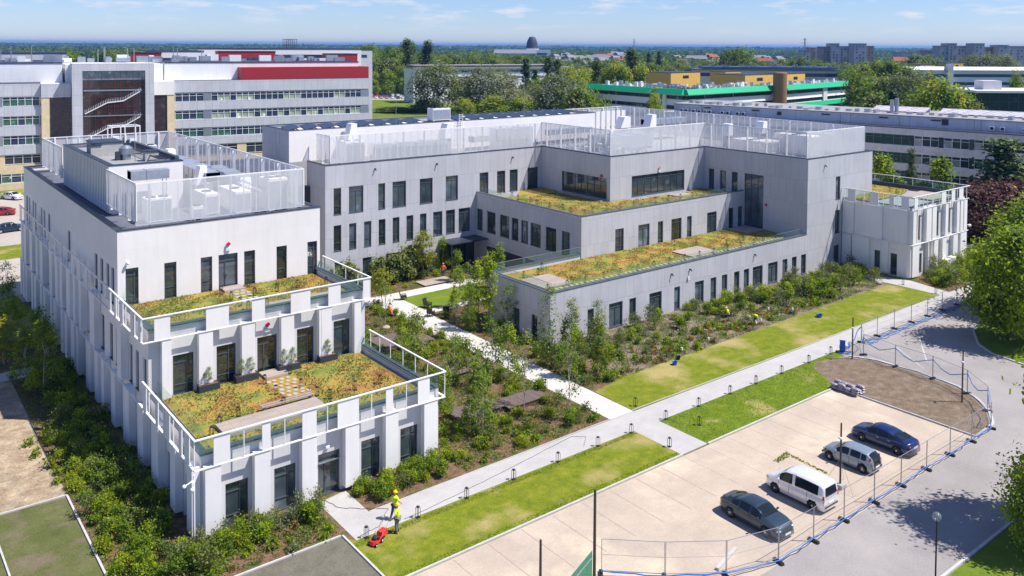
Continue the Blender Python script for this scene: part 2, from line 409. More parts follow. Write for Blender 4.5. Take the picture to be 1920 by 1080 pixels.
def put(name, me, parent=None, local=False, loc=None, rz=0):
    o = bpy.data.objects.new(name, me); C.objects.link(o)
    if parent:
        o.parent = parent
        if not local:
            q = parent; off = Vector((0, 0, 0))
            while q: off += q.location; q = q.parent
            o.location = -off
    if loc is not None: o.location = Vector(o.location) + Vector(loc)
    if rz: o.rotation_euler.z = rz
    return o
def tag(o, label=None, cat=None, group=None, kind=None):
    if label: o['label'] = label
    if cat: o['category'] = cat
    if group: o['group'] = group
    if kind: o['kind'] = kind
    return o
def empty(name, loc=(0, 0, 0), rz=0, label=None, cat=None, group=None):
    o = bpy.data.objects.new(name, None); C.objects.link(o); o.location = loc; o.rotation_euler.z = rz; o.empty_display_size = .2
    return tag(o, label, cat, group)
def kids(o, cache={}):
    return [c for c in C.objects if c.parent == o] if o.name not in cache else cache[o.name]
_kid = {}
def reg(root):
    """remember the children of a prototype so copies are quick"""
    def rec(o):
        k = [c for c in C.objects if c.parent == o]; _kid[o.name] = k
        for c in k: rec(c)
    rec(root); return root
def dup(root, loc, rz=0, sc=1, label=None, group=None, parent=None):
    r = root.copy(); C.objects.link(r); r.parent = parent; r.location = loc; r.rotation_euler = (0, 0, rz)
    r.scale = sc if isinstance(sc, (tuple, list)) else (sc, sc, sc)
    if label: r['label'] = label
    if group: r['group'] = group
    def rec(src, dst):
        for c in _kid[src.name]:
            n = c.copy(); C.objects.link(n); n.parent = dst; rec(c, n)
    rec(root, r); return r
class Proto:
    """first use moves the prototype itself, later uses copy it"""
    def __init__(s, root): s.r = reg(root); s.used = False
    def at(s, loc, rz=0, sc=1, label=None, group=None):
        if not s.used:
            s.used = True; r = s.r; r.location = loc; r.rotation_euler = (0, 0, rz); r.scale = sc if isinstance(sc, (tuple, list)) else (sc, sc, sc)
            if label: r['label'] = label
            if group: r['group'] = group
            return r
        return dup(s.r, loc, rz, sc, label, group)
    def drop(s):
        if not s.used:
            def rec(o):
                for c in _kid[o.name]: rec(c)
                bpy.data.objects.remove(o)
            rec(s.r)
def structure(name, mb, mat): return tag(mb.build(name, mat), kind='structure')
def sheet(name, poly, z, mat):
    b_ = MB(); b_.face([(x, y, z) for x, y in poly]); return structure(name, b_, mat)
def BF(r, f, z=0):
    """metres to the right of and in front of the drone -> world point"""
    s_, c_ = math.sin(YAW), math.cos(YAW); return (r * c_ + f * s_, -r * s_ + f * c_, z)

# ---------------------------------------------------------------- ground, roads, lawns
b_ = MB(); R_ = 30000
b_.face([(-R_, -R_, -.02), (R_, -R_, -.02), (R_, R_, -.02), (-R_, R_, -.02)]); structure('ground', b_, 'far_ground')
sheet('campus_lawn', [(-60, 0), (330, -60), (420, 330), (60, 420), (-60, 330)], 0, 'campus_ground')
sheet('back_yard', [(-60, 110), (46, 110), (46, 193), (-60, 200)], .004, 'yard_paving')
sheet('west_verge', [(-40, 96), (15.4, 96), (15.4, 113), (-40, 113)], .008, 'lawn')
sheet('west_verge_strip', [(5, 133), (34, 133), (34, 142), (5, 142)], .012, 'lawn')
sheet('clinic_approach_lawn', [BF(-130, 350)[:2], BF(-40, 350)[:2], BF(-20, 400)[:2], BF(-60, 455)[:2], BF(-150, 455)[:2]], .01, 'lawn_court')
sheet('clinic_car_park', [BF(-150, 456)[:2], BF(-50, 456)[:2], BF(-48, 505)[:2], BF(-160, 505)[:2]], .01, 'yard_paving')
sheet('clinic_lawn', [(-60, 186), (60, 184), (60, 193), (-60, 199)], .008, 'lawn')
sheet('road', [(66, 15), (66, 44.6), (104, 44.6), (112, 45.5), (140, 47), (140, 15)], .004, 'asphalt')
sheet('road_foreground', [(20, 12), (66.5, 12), (66.5, 28), (20, 28)], .008, 'asphalt')
sheet('car_park', [(17, 27.9), (67, 27.9), (67, 39.75), (17, 39.75)], .012, 'car_park_slab')
b_ = MB()
for x in np.arange(21.9, 45, 2.5): b_.box(x - .028, x + .028, 34.8, 39.6, .012, .017)
for x in np.arange(46.9, 66, 2.5): b_.box(x - .012, x + .012, 34.8, 39.6, .012, .017)
structure('parking_bay_joints', b_, 'bay_paver')
sheet('path', [(23.4, 44.8), (23.4, 49.9), (25.5, 50.3), (25.5, 47.1), (104, 47.4), (112, 47.2), (112, 44.9), (104, 44.6), (47, 44.8)], .020, 'path_slab')
sheet('path_spur', [(47, 39.9), (49.85, 39.9), (49.85, 44.85), (47, 44.85)], .024, 'path_slab')
sheet('path_garden', [(46.97, 47.2), (49.55, 47.2), (49.9, 78.5), (62, 78.2), (62, 79.8), (50.2, 79.8), (50.2, 85.2), (63, 85.2), (63, 87.2), (36, 87.6), (36, 84.9), (46.9, 84.9)], .028, 'path_pale')
sheet('path_annex', [(102.2, 47.3), (104.3, 47.3), (105.6, 52.9), (103.5, 58.5), (101.9, 58.5), (102.3, 52.3)], .024, 'path_slab')
sheet('path_west', [(-20, 84.9), (13.2, 84.9), (13.2, 87.2), (-20, 87.2)], .020, 'path_slab')
sheet('front_lawn', [(22.98, 45.4), (23.4, 44.8), (47, 44.8), (47, 39.92), (22.98, 39.88)], .016, 'lawn')
sheet('verge_lawn', [(49.9, 39.95), (49.9, 44.75), (74.9, 44.75), (74.6, 43.4), (72.8, 43.9), (70.8, 44.2), (69.4, 43.5), (68.3, 41.6), (67.2, 40.2), (66.2, 39.95)], .016, 'lawn_lush')
sheet('long_lawn', [(49.6, 47.42), (102.1, 47.45), (102.1, 52.2), (101.2, 53.6), (83.5, 53.3), (70, 53.1), (54.5, 52.8), (49.8, 52.0)], .016, 'lawn')
sheet('court_lawn', [(50.2, 79.85), (60.5, 79.4), (60.5, 85.1), (50.2, 85.1)], .032, 'lawn_court')
sheet('bare_island', [(66.9, 28.3), (70.2, 28.5), (72.2, 29.6), (74, 31.2), (75.4, 33.4), (75.9, 37.3), (75.6, 41), (74.5, 43.2), (72.8, 43.9), (70.8, 44.2), (69.4, 43.5), (68.3, 41.6), (67.2, 40.2), (66.9, 39.9)], .024, 'bare_soil')
sheet('courtyard_soil', [(33, 47.3), (53.85, 47.3), (53.85, 73), (67, 73), (67, 93.4), (33.1, 93.4)], .008, 'mulch')
sheet('courtyard_bed', [(49.6, 52.0), (54.5, 52.8), (53.85, 62), (53.85, 78.2), (49.85, 78.2)], .014, 'mulch')
sheet('facade_bed', [(54, 52.8), (70, 53.1), (83.5, 53.3), (101.2, 53.6), (102, 58.4), (105.9, 58.5), (105.9, 62.6), (53.85, 62.6)], .012, 'bed_soil')
sheet('annex_bed', [(104.3, 47.4), (112, 47.3), (124, 48.5), (124, 53.2), (106, 53.2)], .012, 'mulch')
sheet('corner_bed', [(10.95, 40), (22.98, 40), (22.98, 45.4), (23.4, 44.9), (23.4, 50), (25.4, 50.6), (16.2, 50.6), (15.6, 66), (15.6, 84.8), (10.95, 84.8)], .010, 'mulch')
sheet('entry_bed', [(25.55, 47.1), (33.1, 47.15), (33.1, 50.6), (25.55, 50.5)], .012, 'mulch')
sheet('north_west_bed', [(-10, 87.2), (15.6, 87.2), (15.6, 96), (-10, 96)], .012, 'mulch')
sheet('dirt_yard', [(-10, 60.8), (10.9, 60.8), (10.9, 84.8), (-10, 84.8)], .012, 'sandy_ground')
sheet('grass_paver_field', [(-6, 40), (10.8, 40), (10.8, 60.7), (-6, 60.7)], .018, 'grass_pavers')
sheet('gravel_paver_field', [(17.5, 37), (22.9, 37), (22.9, 45.6), (14.5, 45.6), (14.5, 37)], .020, 'gravel_pavers')
sheet('corner_green', [(86, 20), (85.9, 31.5), (86.7, 35), (88.4, 36.9), (92, 39), (100, 41.2), (126, 42.5), (126, 20)], .05, 'lawn_court')
sheet('road_verge', [(36, 21.5), (58, 21.35), (66, 20.4), (72, 18), (72, 8), (36, 8)], .05, 'lawn_court')
sheet('east_yard', [(106, 58), (150, 52), (164, 94), (124, 120), (118, 63)], .008, 'yard_paving')

k = MB()
def kerb(poly, w_=.12, h=.10, z=0, mb=None):
    mb = mb or k
    for (x0, y0), (x1, y1) in zip(poly, poly[1:]):
        a = math.atan2(y1 - y0, x1 - x0); l = math.hypot(x1 - x0, y1 - y0) / 2
        mb.obox(((x0 + x1) / 2, (y0 + y1) / 2), a, l, w_ / 2, z, z + h)
kerb([(17, 39.85), (47, 39.88)]); kerb([(49.85, 39.88), (66.4, 39.88)])
kerb([(22.95, 37), (22.95, 45.62)]); kerb([(14.5, 45.66), (22.85, 45.66)]); kerb([(10.87, 40), (10.87, 60.75)]); kerb([(-6, 60.78), (10.8, 60.78)]); kerb([(6.9, 40), (6.6, 57)], .1)
kerb([(67, 28.1), (70.3, 28.3), (72.5, 29.5), (74.3, 31.2), (75.7, 33.4), (76.2, 37.3), (75.9, 41), (74.9, 43.2)], .22)
kerb([(66.85, 28.1), (66.95, 39.9)], .1, .14)
kerb([(85.8, 20), (85.7, 31.5), (86.5, 35.1), (88.2, 37.1), (92, 39.2), (100, 41.4), (126, 42.7)], .16, .12)
kerb([(36, 21.6), (58, 21.5), (66, 20.5), (72.1, 18)], .16, .12)
kerb([(25.55, 47.05), (47, 47.3)], .06, .05); kerb([(49.6, 47.4), (102.1, 47.4)], .06, .05); kerb([(23.4, 44.75), (47, 44.75)], .06, .05); kerb([(49.9, 44.75), (74.9, 44.75)], .06, .05)
structure('kerb', k, 'concrete_kerb')
b_ = MB(); kerb([(79.5, 38), (86.5, 42.3)], .12, .004, .0045, b_); kerb([(77.5, 37.3), (81, 41.8)], .10, .004, .0045, b_)
structure('road_marking', b_, 'worn_paint')

# ---------------------------------------------------------------- facade tools
def wall(mb, face, c, u0, u1, z0, z1, holes=(), out=-1, depth=.24, mi=0):
    """one facade plane with window openings cut out and their reveals; out=-1 faces -x/-y"""
    P_ = (lambda u, d, z: (u, c + d, z)) if face == 'Y' else (lambda u, d, z: (c + d, u, z))
    hs = [(min(a, b), max(a, b), p, q) for a, b, p, q in holes]
    us = sorted({u0, u1, *[h[0] for h in hs], *[h[1] for h in hs]}); zs = sorted({z0, z1, *[h[2] for h in hs], *[h[3] for h in hs]})
    us = [u for u in us if u0 <= u <= u1]; zs = [z for z in zs if z0 <= z <= z1]
    for i in range(len(us) - 1):
        for j in range(len(zs) - 1):
            cu, cz = (us[i] + us[i + 1]) / 2, (zs[j] + zs[j + 1]) / 2
            if any(h[0] < cu < h[1] and h[2] < cz < h[3] for h in hs): continue
            mb.face([P_(us[i], 0, zs[j]), P_(us[i + 1], 0, zs[j]), P_(us[i + 1], 0, zs[j + 1]), P_(us[i], 0, zs[j + 1])], mi)
    d = -out * depth
    for a, b, p, q in hs:
        p = max(p, z0)
        mb.face([P_(a, 0, p), P_(a, d, p), P_(a, d, q), P_(a, 0, q)], mi); mb.face([P_(b, 0, p), P_(b, d, p), P_(b, d, q), P_(b, 0, q)], mi)
        mb.face([P_(a, 0, q), P_(b, 0, q), P_(b, d, q), P_(a, d, q)], mi); mb.face([P_(a, 0, p), P_(b, 0, p), P_(b, d, p), P_(a, d, p)], mi)
_win = {}
def win_mesh(w_, h, style, glass, fr='frame_dark'):
    key = (round(w_, 1), round(h, 1), style, glass, fr)
    if key in _win: return _win[key], key
    f = MB(); t = .07; d0, d1 = .13, .235
    f.box(0, w_, d0, d1, 0, t); f.box(0, w_, d0, d1, h - t, h); f.box(0, t, d0, d1, t, h - t); f.box(w_ - t, w_, d0, d1, t, h - t)
    f.box(-.03, w_ + .03, -.04, d0, -.03, .025)
    e = (d0 + .01, d1 - .01); xs = [t, w_ - t]; zt = None
    if style == 'slim': zt = [h * .30]
    elif style == 'tee': zt = [h * .80]; f.box(w_ * .5, w_ * .5 + .06, *e, t, h * .80)
    elif style == 'door': zt = [h * .78]; f.box(w_ * .33, w_ * .33 + .09, *e, t, h * .78); f.box(w_ * .33 + .1, w_ * .33 + .16, d0 - .08, d0 - .02, 1.0, 1.25)
    elif style == 'casement': f.box(w_ * .62, w_ * .62 + .06, *e, t, h - t); zt = [h * .24, h * .78]
    elif style.startswith('grid'):
        n = int(style[4:]); zt = [h * .80]
        for i in range(1, n): f.box(w_ * i / n - .03, w_ * i / n + .03, *e, t, h - t)
    for z in (zt or []): f.box(t, w_ - t, e[0] + .002, e[1] - .002, z, z + .06)
    g_ = MB(); g_.face([(t, d1 - .04, t), (w_ - t, d1 - .04, t), (w_ - t, d1 - .04, h - t), (t, d1 - .04, h - t)])
    _win[key] = (f.mesh('window', fr), g_.mesh('pane', glass)); return _win[key], key
_wr = random.Random(17)
def window(parent, face, c, u0, u1, z0, z1, style='slim', out=-1, glass='window_glass', name='window', fr='frame_dark'):
    if glass == 'window_glass': glass = _wr.choice(['window_glass', 'window_glass', 'window_glass_sky', 'window_glass_dim'])
    a, b = min(u0, u1), max(u0, u1)
    (fm, pm_), key = win_mesh(b - a, z1 - z0, style, glass, fr)
    if face == 'Y': loc, rz = ((a, c, z0), 0) if out < 0 else ((b, c, z0), math.pi)
    else: loc, rz = ((c, b, z0), -math.pi / 2) if out < 0 else ((c, a, z0), math.pi / 2)
    o = put(name, fm, parent, loc=loc, rz=rz); o.scale = ((b - a) / key[0], 1, (z1 - z0) / key[1])
    put('pane', pm_, o, local=True)
    return o
def auto_style(a, b): w_ = abs(b - a); return 'slim' if w_ < 1.2 else 'casement' if w_ < 1.75 else 'tee' if w_ < 2.6 else 'grid%d' % round(w_ / 1.3)
def cap(mb, x0, x1, y0, y1, z, w_=.35, t=.06, sides='SWNE', o=.04):
    """metal flashing round a rectangular parapet: butted strips"""
    if 'S' in sides: mb.box(x0 - o, x1 + o, y0 - o, y0 + w_, z, z + t)
    if 'N' in sides: mb.box(x0 - o, x1 + o, y1 - w_, y1 + o, z, z + t)
    ya = y0 + w_ if 'S' in sides else y0; yb = y1 - w_ if 'N' in sides else y1
    if 'W' in sides: mb.box(x0 - o, x0 + w_, ya, yb, z, z + t)
    if 'E' in sides: mb.box(x1 - w_, x1 + o, ya, yb, z, z + t)

# ================================================================ GREY SCHOOL WING
G_ = empty('grey_building', (44.8, 62.6, 0), label='long stepped grey clad building with green roof terraces round a garden court', cat='building')
gw = MB()
RL = [(45.9, 46.9, 8.95, 12.17), (47.93, 49.9, 8.95, 12.2), (51.97, 52.95, 8.95, 12.17), (54.0, 55.98, 8.95, 12.2), (58.02, 60, 8.95, 12.2), (62.04, 64.0, 8.95, 12.17), (67.56, 69.05, 9.1, 12.15), (70.53, 71.97, 9.1, 12.12), (72.74, 74.19, 9.1, 12.12), (75.97, 77.94, 9.1, 12.12)]
RM = [(45.9, 46.91), (47.96, 48.94), (49.99, 51.0), (52.03, 53.0), (54.03, 55.02), (56.05, 57.07), (58.07, 59.06), (60.1, 61.52), (62.1, 63.53), (64.12, 66.03)]
RG = [(46.0, 47.0, .6, 3.15), (49.8, 51.03, .6, 3.15), (53.04, 56.08, .1, 3.15), (57.08, 58.56, .1, 3.6)]
wall(gw, 'Y', 93.5, 44.8, 78.6, 0, 15, RL + [(a, b, 4.5, 7.65) for a, b in RM] + RG + [(61.16, 66.79, .05, 3.6)])
EW = [(77.74, 78.71, 9.1, 11.98), (75.66, 76.68, 9.1, 11.98), (73.64, 74.66, 9.1, 11.98)]
W2W = [(92.08, 93.4), (89.17, 91.1), (86.22, 88.22), (84.33, 85.72), (82.35, 83.77), (79.87, 81.88), (76.96, 78.92), (74.52, 75.95)]
W2S = [(72.61, 74.07, 4.6, 7.4), (76.61, 78.64, 4.6, 7.4), (80.16, 81.14, 4.6, 7.4), (82.7, 84.67, 4.6, 7.4), (85.73, 86.67, 4.6, 7.4), (89.79, 91.78, 4.6, 7.4), (94.37, 95.45, 4.6, 7.5), (96.4, 97.4, 4.6, 7.5)]
W1S = [(58.86, 59.75), (61.9, 63.9), (64.92, 65.92), (68.0, 69.97), (72.03, 73.0), (75.54, 77.1), (78.33, 79.36), (80.36, 81.4), (82.68, 83.7), (84.55, 85.57), (86.3, 88.3), (89.4, 91.4), (92.43, 93.5), (94.47, 95.5), (96.5, 97.6)]
ES = [(104.31, 105.42, 9.06, 12.14), (104.28, 105.45, 4.45, 7.57), (104.1, 105.45, .1, 2.83)]
wall(gw, 'X', 67.05, 72.5, 93.5, 0, 9.6, [(a, b, 4.55, 7.4) for a, b in W2W] + [(74.2, 91.4, .02, 2.7)], depth=.24)
wall(gw, 'Y', 72.5, 67.05, 97.7, 0, 9.6, W2S)
wall(gw, 'X', 78.6, 79.5, 93.5, 9.0, 15, [(80.16, 89.14, 9.3, 12.03)])
wall(gw, 'Y', 79.5, 78.6, 97.7, 9.0, 15, [(82.63, 93.32, 9.3, 12.07)])
wall(gw, 'X', 97.7, 62.6, 79.5, 4.4, 15, EW + [(69.35, 72.49, 4.7, 12.04)])
wall(gw, 'Y', 62.6, 53.85, 97.7, 0, 5.2, [(a, b, .15, 2.7) for a, b in W1S])
wall(gw, 'Y', 62.6, 97.7, 113.6, 0, 15, ES)
wall(gw, 'X', 53.85, 62.6, 72.95, 0, 5.2, [(67.44, 68.43, .1, 2.5), (64.56, 65.49, .1, 2.5)])
wall(gw, 'Y', 72.95, 53.85, 67.05, 0, 5.2, out=1)
wall(gw, 'X', 44.8, 93.5, 98.6, 0, 15)
wall(gw, 'X', 42.5, 98.7, 107.2, 0, 18.9)
wall(gw, 'X', 113.6, 62.6, 112, 0, 15, out=1)
wall(gw, 'Y', 112, 44.8, 113.6, 0, 15, out=1)
gw.build('wall', 'grey_board', G_)
# inner faces of parapets, penthouse, roofs
b_ = MB(); b_.box(42.52, 94, 98.72, 98.9, 15, 18.9); b_.box(42.52, 94, 98.9, 107.2, 18.3, 18.6); b_.box(93.8, 94, 98.9, 107.2, 14.8, 18.9)
for y in (98.9, 107.0): b_.box(42.7, 93.8, y, y + .12, 18.6, 18.85)
b_.build('penthouse', 'white_render', G_)
b_ = MB()
b_.box(45.0, 78.8, 93.7, 98.7, 14.2, 14.5); b_.box(78.8, 113.4, 79.7, 111.8, 14.2, 14.52); b_.box(97.9, 113.4, 62.8, 79.7, 14.2, 14.48)
b_.box(42.7, 93.8, 99.0, 107.0, 18.5, 18.62); b_.build('roof', 'roof_gravel', G_)
b_ = MB()
b_.box(45, 78.62, 93.51, 93.85, 14.4, 14.98); b_.box(78.61, 97.9, 79.51, 79.85, 14.4, 14.98); b_.box(97.71, 98.05, 62.9, 79.5, 14.4, 14.98); b_.box(97.9, 113.4, 62.61, 62.9, 14.4, 14.98)
b_.box(113.2, 113.59, 62.9, 111.9, 14.4, 14.98); b_.box(78.61, 78.95, 79.9, 93.5, 14.4, 14.98)
b_.box(67.06, 67.4, 72.51, 93.4, 8.6, 9.58); b_.box(67.4, 97.69, 72.52, 72.86, 8.6, 9.58)
b_.box(53.86, 54.2, 62.61, 72.9, 4.3, 5.18); b_.box(54.2, 97.69, 62.62, 62.96, 4.3, 5.18); b_.box(54.2, 67.04, 72.6, 72.94, 4.3, 5.18)
b_.build('parapet', 'white_render', G_)
b_ = MB()
b_.box(44.76, 78.56, 93.46, 93.86, 15.0, 15.07); b_.box(78.56, 78.96, 79.46, 93.86, 15.0, 15.08); b_.box(78.96, 97.66, 79.46, 79.86, 15.0, 15.07)
b_.box(97.66, 98.06, 62.56, 79.86, 15.0, 15.08); b_.box(98.06, 113.64, 62.56, 62.96, 15.0, 15.07); b_.box(113.24, 113.64, 62.96, 112.04, 15.0, 15.08); b_.box(44.76, 45.16, 93.86, 98.6, 15.0, 15.08)
cap(b_, 42.5, 94, 98.72, 107.2, 18.9, .35)
b_.build('roof_flashing', 'dark_cap', G_)
b_ = MB()
b_.box(67.01, 67.5, 72.46, 93.48, 9.6, 9.66); b_.box(67.5, 97.68, 72.46, 72.95, 9.6, 9.66)
b_.box(53.81, 54.4, 62.56, 72.99, 5.2, 5.27); b_.box(54.4, 97.68, 62.56, 63.1, 5.2, 5.26); b_.box(54.4, 67.03, 72.45, 72.99, 5.2, 5.26)
for x in np.arange(56, 97, 1.95): b_.box(x, x + .03, 62.55, 63.1, 5.262, 5.285)
b_.build('terrace_coping', 'cap_blue', G_)
def win_list(L_, face, c, z0=None, z1=None, style=None, **kw):
    for q in L_:
        a, b = q[0], q[1]; p, r = (q[2], q[3]) if len(q) > 2 else (z0, z1)
        window(G_ if 'parent' not in kw else kw['parent'], face, c, a, b, p, r, style or auto_style(a, b), **{x: y for x, y in kw.items() if x != 'parent'})
win_list(RL, 'Y', 93.5); win_list(RM, 'Y', 93.5, 4.5, 7.65); win_list(RG, 'Y', 93.5); win_list([(61.16, 66.79, .05, 3.6)], 'Y', 93.5, style='grid5')
win_list(W2W, 'X', 67.05, 4.55, 7.4); win_list(W2S, 'Y', 72.5); win_list([(80.16, 89.14, 9.3, 12.03)], 'X', 78.6, style='grid7'); win_list([(82.63, 93.32, 9.3, 12.07)], 'Y', 79.5, style='grid8')
win_list(EW, 'X', 97.7); win_list([(69.35, 72.49, 4.7, 12.04)], 'X', 97.7, style='grid3'); win_list(W1S, 'Y', 62.6, .15, 2.7)
win_list(ES, 'Y', 62.6); win_list([(67.44, 68.43, .1, 2.5), (64.56, 65.49, .1, 2.5)], 'X', 53.85)
# undercroft of the middle block, entrance canopy
b_ = MB(); b_.box(67.3, 67.5, 74.2, 91.4, 0, 2.7); b_.build('undercroft_shade', 'undercroft', G_)  # near-black sheet painted in for the deep shade of the open ground floor
b_ = MB()
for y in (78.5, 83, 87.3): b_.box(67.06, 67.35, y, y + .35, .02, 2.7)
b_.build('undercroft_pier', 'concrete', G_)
b_ = MB(); b_.box(61, 66.9, 90.6, 93.48, 3.66, 3.8); b_.box(61.1, 61.25, 90.7, 90.85, 0, 3.66); b_.build('entrance_canopy', 'dark_cap', G_)
# terraces: floors, meadow, decks, glass
b_ = MB(); b_.box(54.2, 97.69, 62.96, 72.49, 4.3, 4.6); b_.box(67.4, 97.69, 72.86, 93.49, 8.6, 8.98); b_.build('terrace_floor', 'roof_membrane', G_)
b_ = MB()
b_.face([(x, y, 4.72) for x, y in [(55.6, 65.8), (59.4, 65.6), (70, 65.5), (96.5, 65.3), (97.5, 66.5), (97.5, 68.5), (94.0, 70), (93.5, 72.4), (54.7, 72.4), (54.7, 69.6)]])
tag(b_.build('meadow_planting', 'meadow', G_), 'sedum and grass planting on the lowest terrace', kind='stuff')
b_ = MB(); b_.face([(x, y, 4.70) for x, y in [(54.6, 63.3), (97.2, 63.3), (97.2, 65.5), (54.6, 65.7)]]); b_.build('gravel_strip', 'meadow_green', G_)
b_ = MB(); b_.face([(x, y, 9.08) for x, y in [(68.2, 74.2), (96.8, 74.2), (96.8, 79.4), (94, 79.4), (94, 78.6), (82, 78.6), (81.5, 79.4), (78.5, 79.4), (77.2, 81), (77.2, 89), (78.5, 90), (78.5, 93.3), (74.5, 93.3), (71, 90), (68.4, 89.5)]])
tag(b_.build('meadow_planting', 'meadow', G_), 'sedum and grass planting on the middle terrace', kind='stuff')
for q in ((55.4, 59.3, 65.3, 69.3, 4.73, 4.88), (77.7, 82.4, 64.8, 68.0, 4.73, 4.88), (68.5, 71.0, 89.5, 93, 9.09, 9.2), (77.5, 78.5, 80.2, 89, 9.09, 9.2), (88.5, 91.5, 76.2, 78.2, 9.09, 9.2), (93.6, 97.4, 68.8, 72.2, 4.73, 4.85)): MB().box(*q).build('terrace_deck', 'deck_light', G_)
b_ = MB(); b_.box(54.5, 54.53, 63.2, 72.3, 5.27, 5.95); b_.box(54.53, 97.5, 63.2, 63.23, 5.27, 5.85); b_.box(67.6, 67.63, 73.1, 93.2, 9.66, 10.2); b_.box(67.63, 97.4, 73.1, 73.13, 9.66, 10.2); b_.box(54.53, 66.9, 72.35, 72.38, 5.27, 6.1)
b_.build('glass_balustrade', 'balustrade_glass', G_)
b_ = MB(); b_.box(54.48, 54.55, 63.18, 72.3, 5.95, 5.98); b_.box(54.5, 66.9, 72.33, 72.40, 6.1, 6.14); b_.box(92, 97.5, 63.18, 63.25, 5.85, 5.88); b_.build('handrail', 'steel', G_)
pads = MB()
for x in np.arange(56, 97, .72): pads.box(x, x + .42, 64.0, 64.4, 4.71, 4.76); pads.box(x + .25, x + .65, 64.6, 65.0, 4.71, 4.76)
for x in np.arange(69, 96, .8): pads.box(x, x + .42, 73.7, 74.1, 9.09, 9.14)
for y in np.arange(75, 92, .8): pads.box(68.0, 68.4, y, y + .42, 9.09, 9.14)
pads.build('stepping_slab', 'stone_pad', G_)
# little wall fittings
def fitting(x, y, z, mat='black_metal', s=.09, name='wall_light', parent=None):
    b = MB(); b.box(x - s, x + s, y - .16, y, z - s * .7, z + s * .7); b.tube([(x, y - .16, z), (x, y - .3, z - .16)], s * .8, 8); return b.build(name, mat, parent or G_)
for x, z in ((51.5, 14.1), (60.6, 14.0), (73.2, 13.9)): fitting(x, 93.5, z)
for x, z in ((71.5, 4.3), (74.6, 4.35), (86.6, 4.25)): fitting(x, 62.6, z)
fitting(101.6, 62.6, 13.9)
b = MB(); b.box(74.2, 74.4, 62.45, 62.6, 3.2, 3.55); b.build('alarm_box', 'white_paint', G_)
def siren(parent, x, y, z):
    b = MB(); b.tube([(x - .13, y - .1, z - .08), (x + .13, y - .1, z + .1)], .14, 4); o = b.build('alarm_sounder', 'red_enamel', parent)
    b = MB(); b.box(x - .2, x + .16, y - .14, y, z - .52, z - .3); b.build('emergency_lamp', 'light_off', parent)
siren(G_, 88.0, 79.5, 12.75); 
for yy, zz in ((81.1, 12.3),):
    b = MB(); b.box(78.45, 78.6, yy - .18, yy + .18, zz - .18, zz + .18); b.build('alarm_sounder', 'red_enamel', G_)
b = MB(); b.box(97.55, 97.7, 68.7, 69.0, 8.0, 8.3); b.build('alarm_sounder', 'red_enamel', G_)

# ================================================================ roof screens
def screen(parent, p0, p1, z0, z1, step=1.0, mat='perforated', inside=1, stays=3):
    """perforated metal screen wall: skin on posts, rails top and bottom, thicker stays behind"""
    (x0, y0), (x1, y1) = p0, p1; a = math.atan2(y1 - y0, x1 - x0); l = math.hypot(x1 - x0, y1 - y0); ca, sa = math.cos(a), math.sin(a)
    P_ = lambda s_, o=0: (x0 + ca * s_ - sa * o, y0 + sa * s_ + ca * o)
    b = MB(); b.obox(P_(l / 2, 0), a, l / 2, .008, z0 + .1, z1 - .05)
    o = b.build('roof_screen', mat, parent)
    f = MB()
    f.obox(P_(l / 2, .05 * inside), a, l / 2, .04, z1 - .05, z1 + .04); f.obox(P_(l / 2, .05 * inside), a, l / 2, .03, z0, z0 + .09)
    n = max(1, round(l / step))
    for i in range(n + 1): f.obox(P_(l * i / n, .05 * inside), a, .035, .035, z0 + .09, z1 - .05)
    for i in range(1, n, stays): f.obox(P_(l * i / n, .22 * inside), a, .07, .12, z0 - .3, z1 - .1)
    f.build('screen_frame', 'white_metal', o); return o
zt = 18.45
for p, q, st in (((45.8, 94.3), (78.9, 94.0), 1.05), ((78.9, 94.0), (78.9, 79.9), 1.0), ((78.9, 79.9), (98.1, 79.9), 1.0), ((98.1, 79.9), (98.1, 63.1), 1.05), ((98.1, 63.1), (112.3, 63.1), 1.0), ((112.3, 63.1), (112.3, 111), 1.2), ((112.3, 111), (98, 111), 1.2), ((45.8, 98.0), (45.8, 94.3), 1.2)):
    screen(G_, p, q, 15.08, zt, st, inside=1)
for i in range(6): b_ = MB(); b_.box(94.3 + i * 1.15, 95.1 + i * 1.15, 98.7, 98.9, 15, 19); b_.build('louvre_panel', 'white_panel', G_)

# ================================================================ WHITE SCHOOL WING
W_ = empty('white_building', (16.2, 50.6, 0), label='white clad building stepping down to the path in two planted terraces', cat='building')
T3 = [(16.78, 17.73, 'casement'), (19.66, 20.6, 'slim'), (22.52, 23.45, 'slim'), (23.97, 25.57, 'door'), (26.12, 27.07, 'slim'), (28.96, 29.9, 'slim'), (31.81, 32.73, 'casement')]
T2 = [(17.84, 19.29, 'casement'), (20.92, 22.36, 'casement'), (23.97, 25.54, 'door'), (27.13, 28.55, 'casement'), (30.22, 31.65, 'casement')]
T1 = [(17.67, 19.1, 'casement'), (20.75, 22.19, 'casement'), (23.71, 25.27, 'door'), (26.84, 28.28, 'casement'), (29.87, 31.29, 'casement')]
WW3 = [(111.77, 110.67), (110.0, 109.13), (107.63, 106.71), (106.16, 105.28), (102.58, 101.65), (101.0, 100.01), (98.43, 97.3), (88.5, 87.4), (77.64, 76.6), (75.55, 74.6), (73.49, 72.6), (71.93, 71.0)]
WW2 = [(108.6, 107.5), (104.6, 103.6), (98.6, 97.4), (93.4, 92.5), (88.48, 87.3), (80.13, 79.13), (75.4, 74.4), (72.58, 71.64), (70.6, 69.8), (66.6, 65.8), (64.9, 64.1), (62.9, 62.1)]
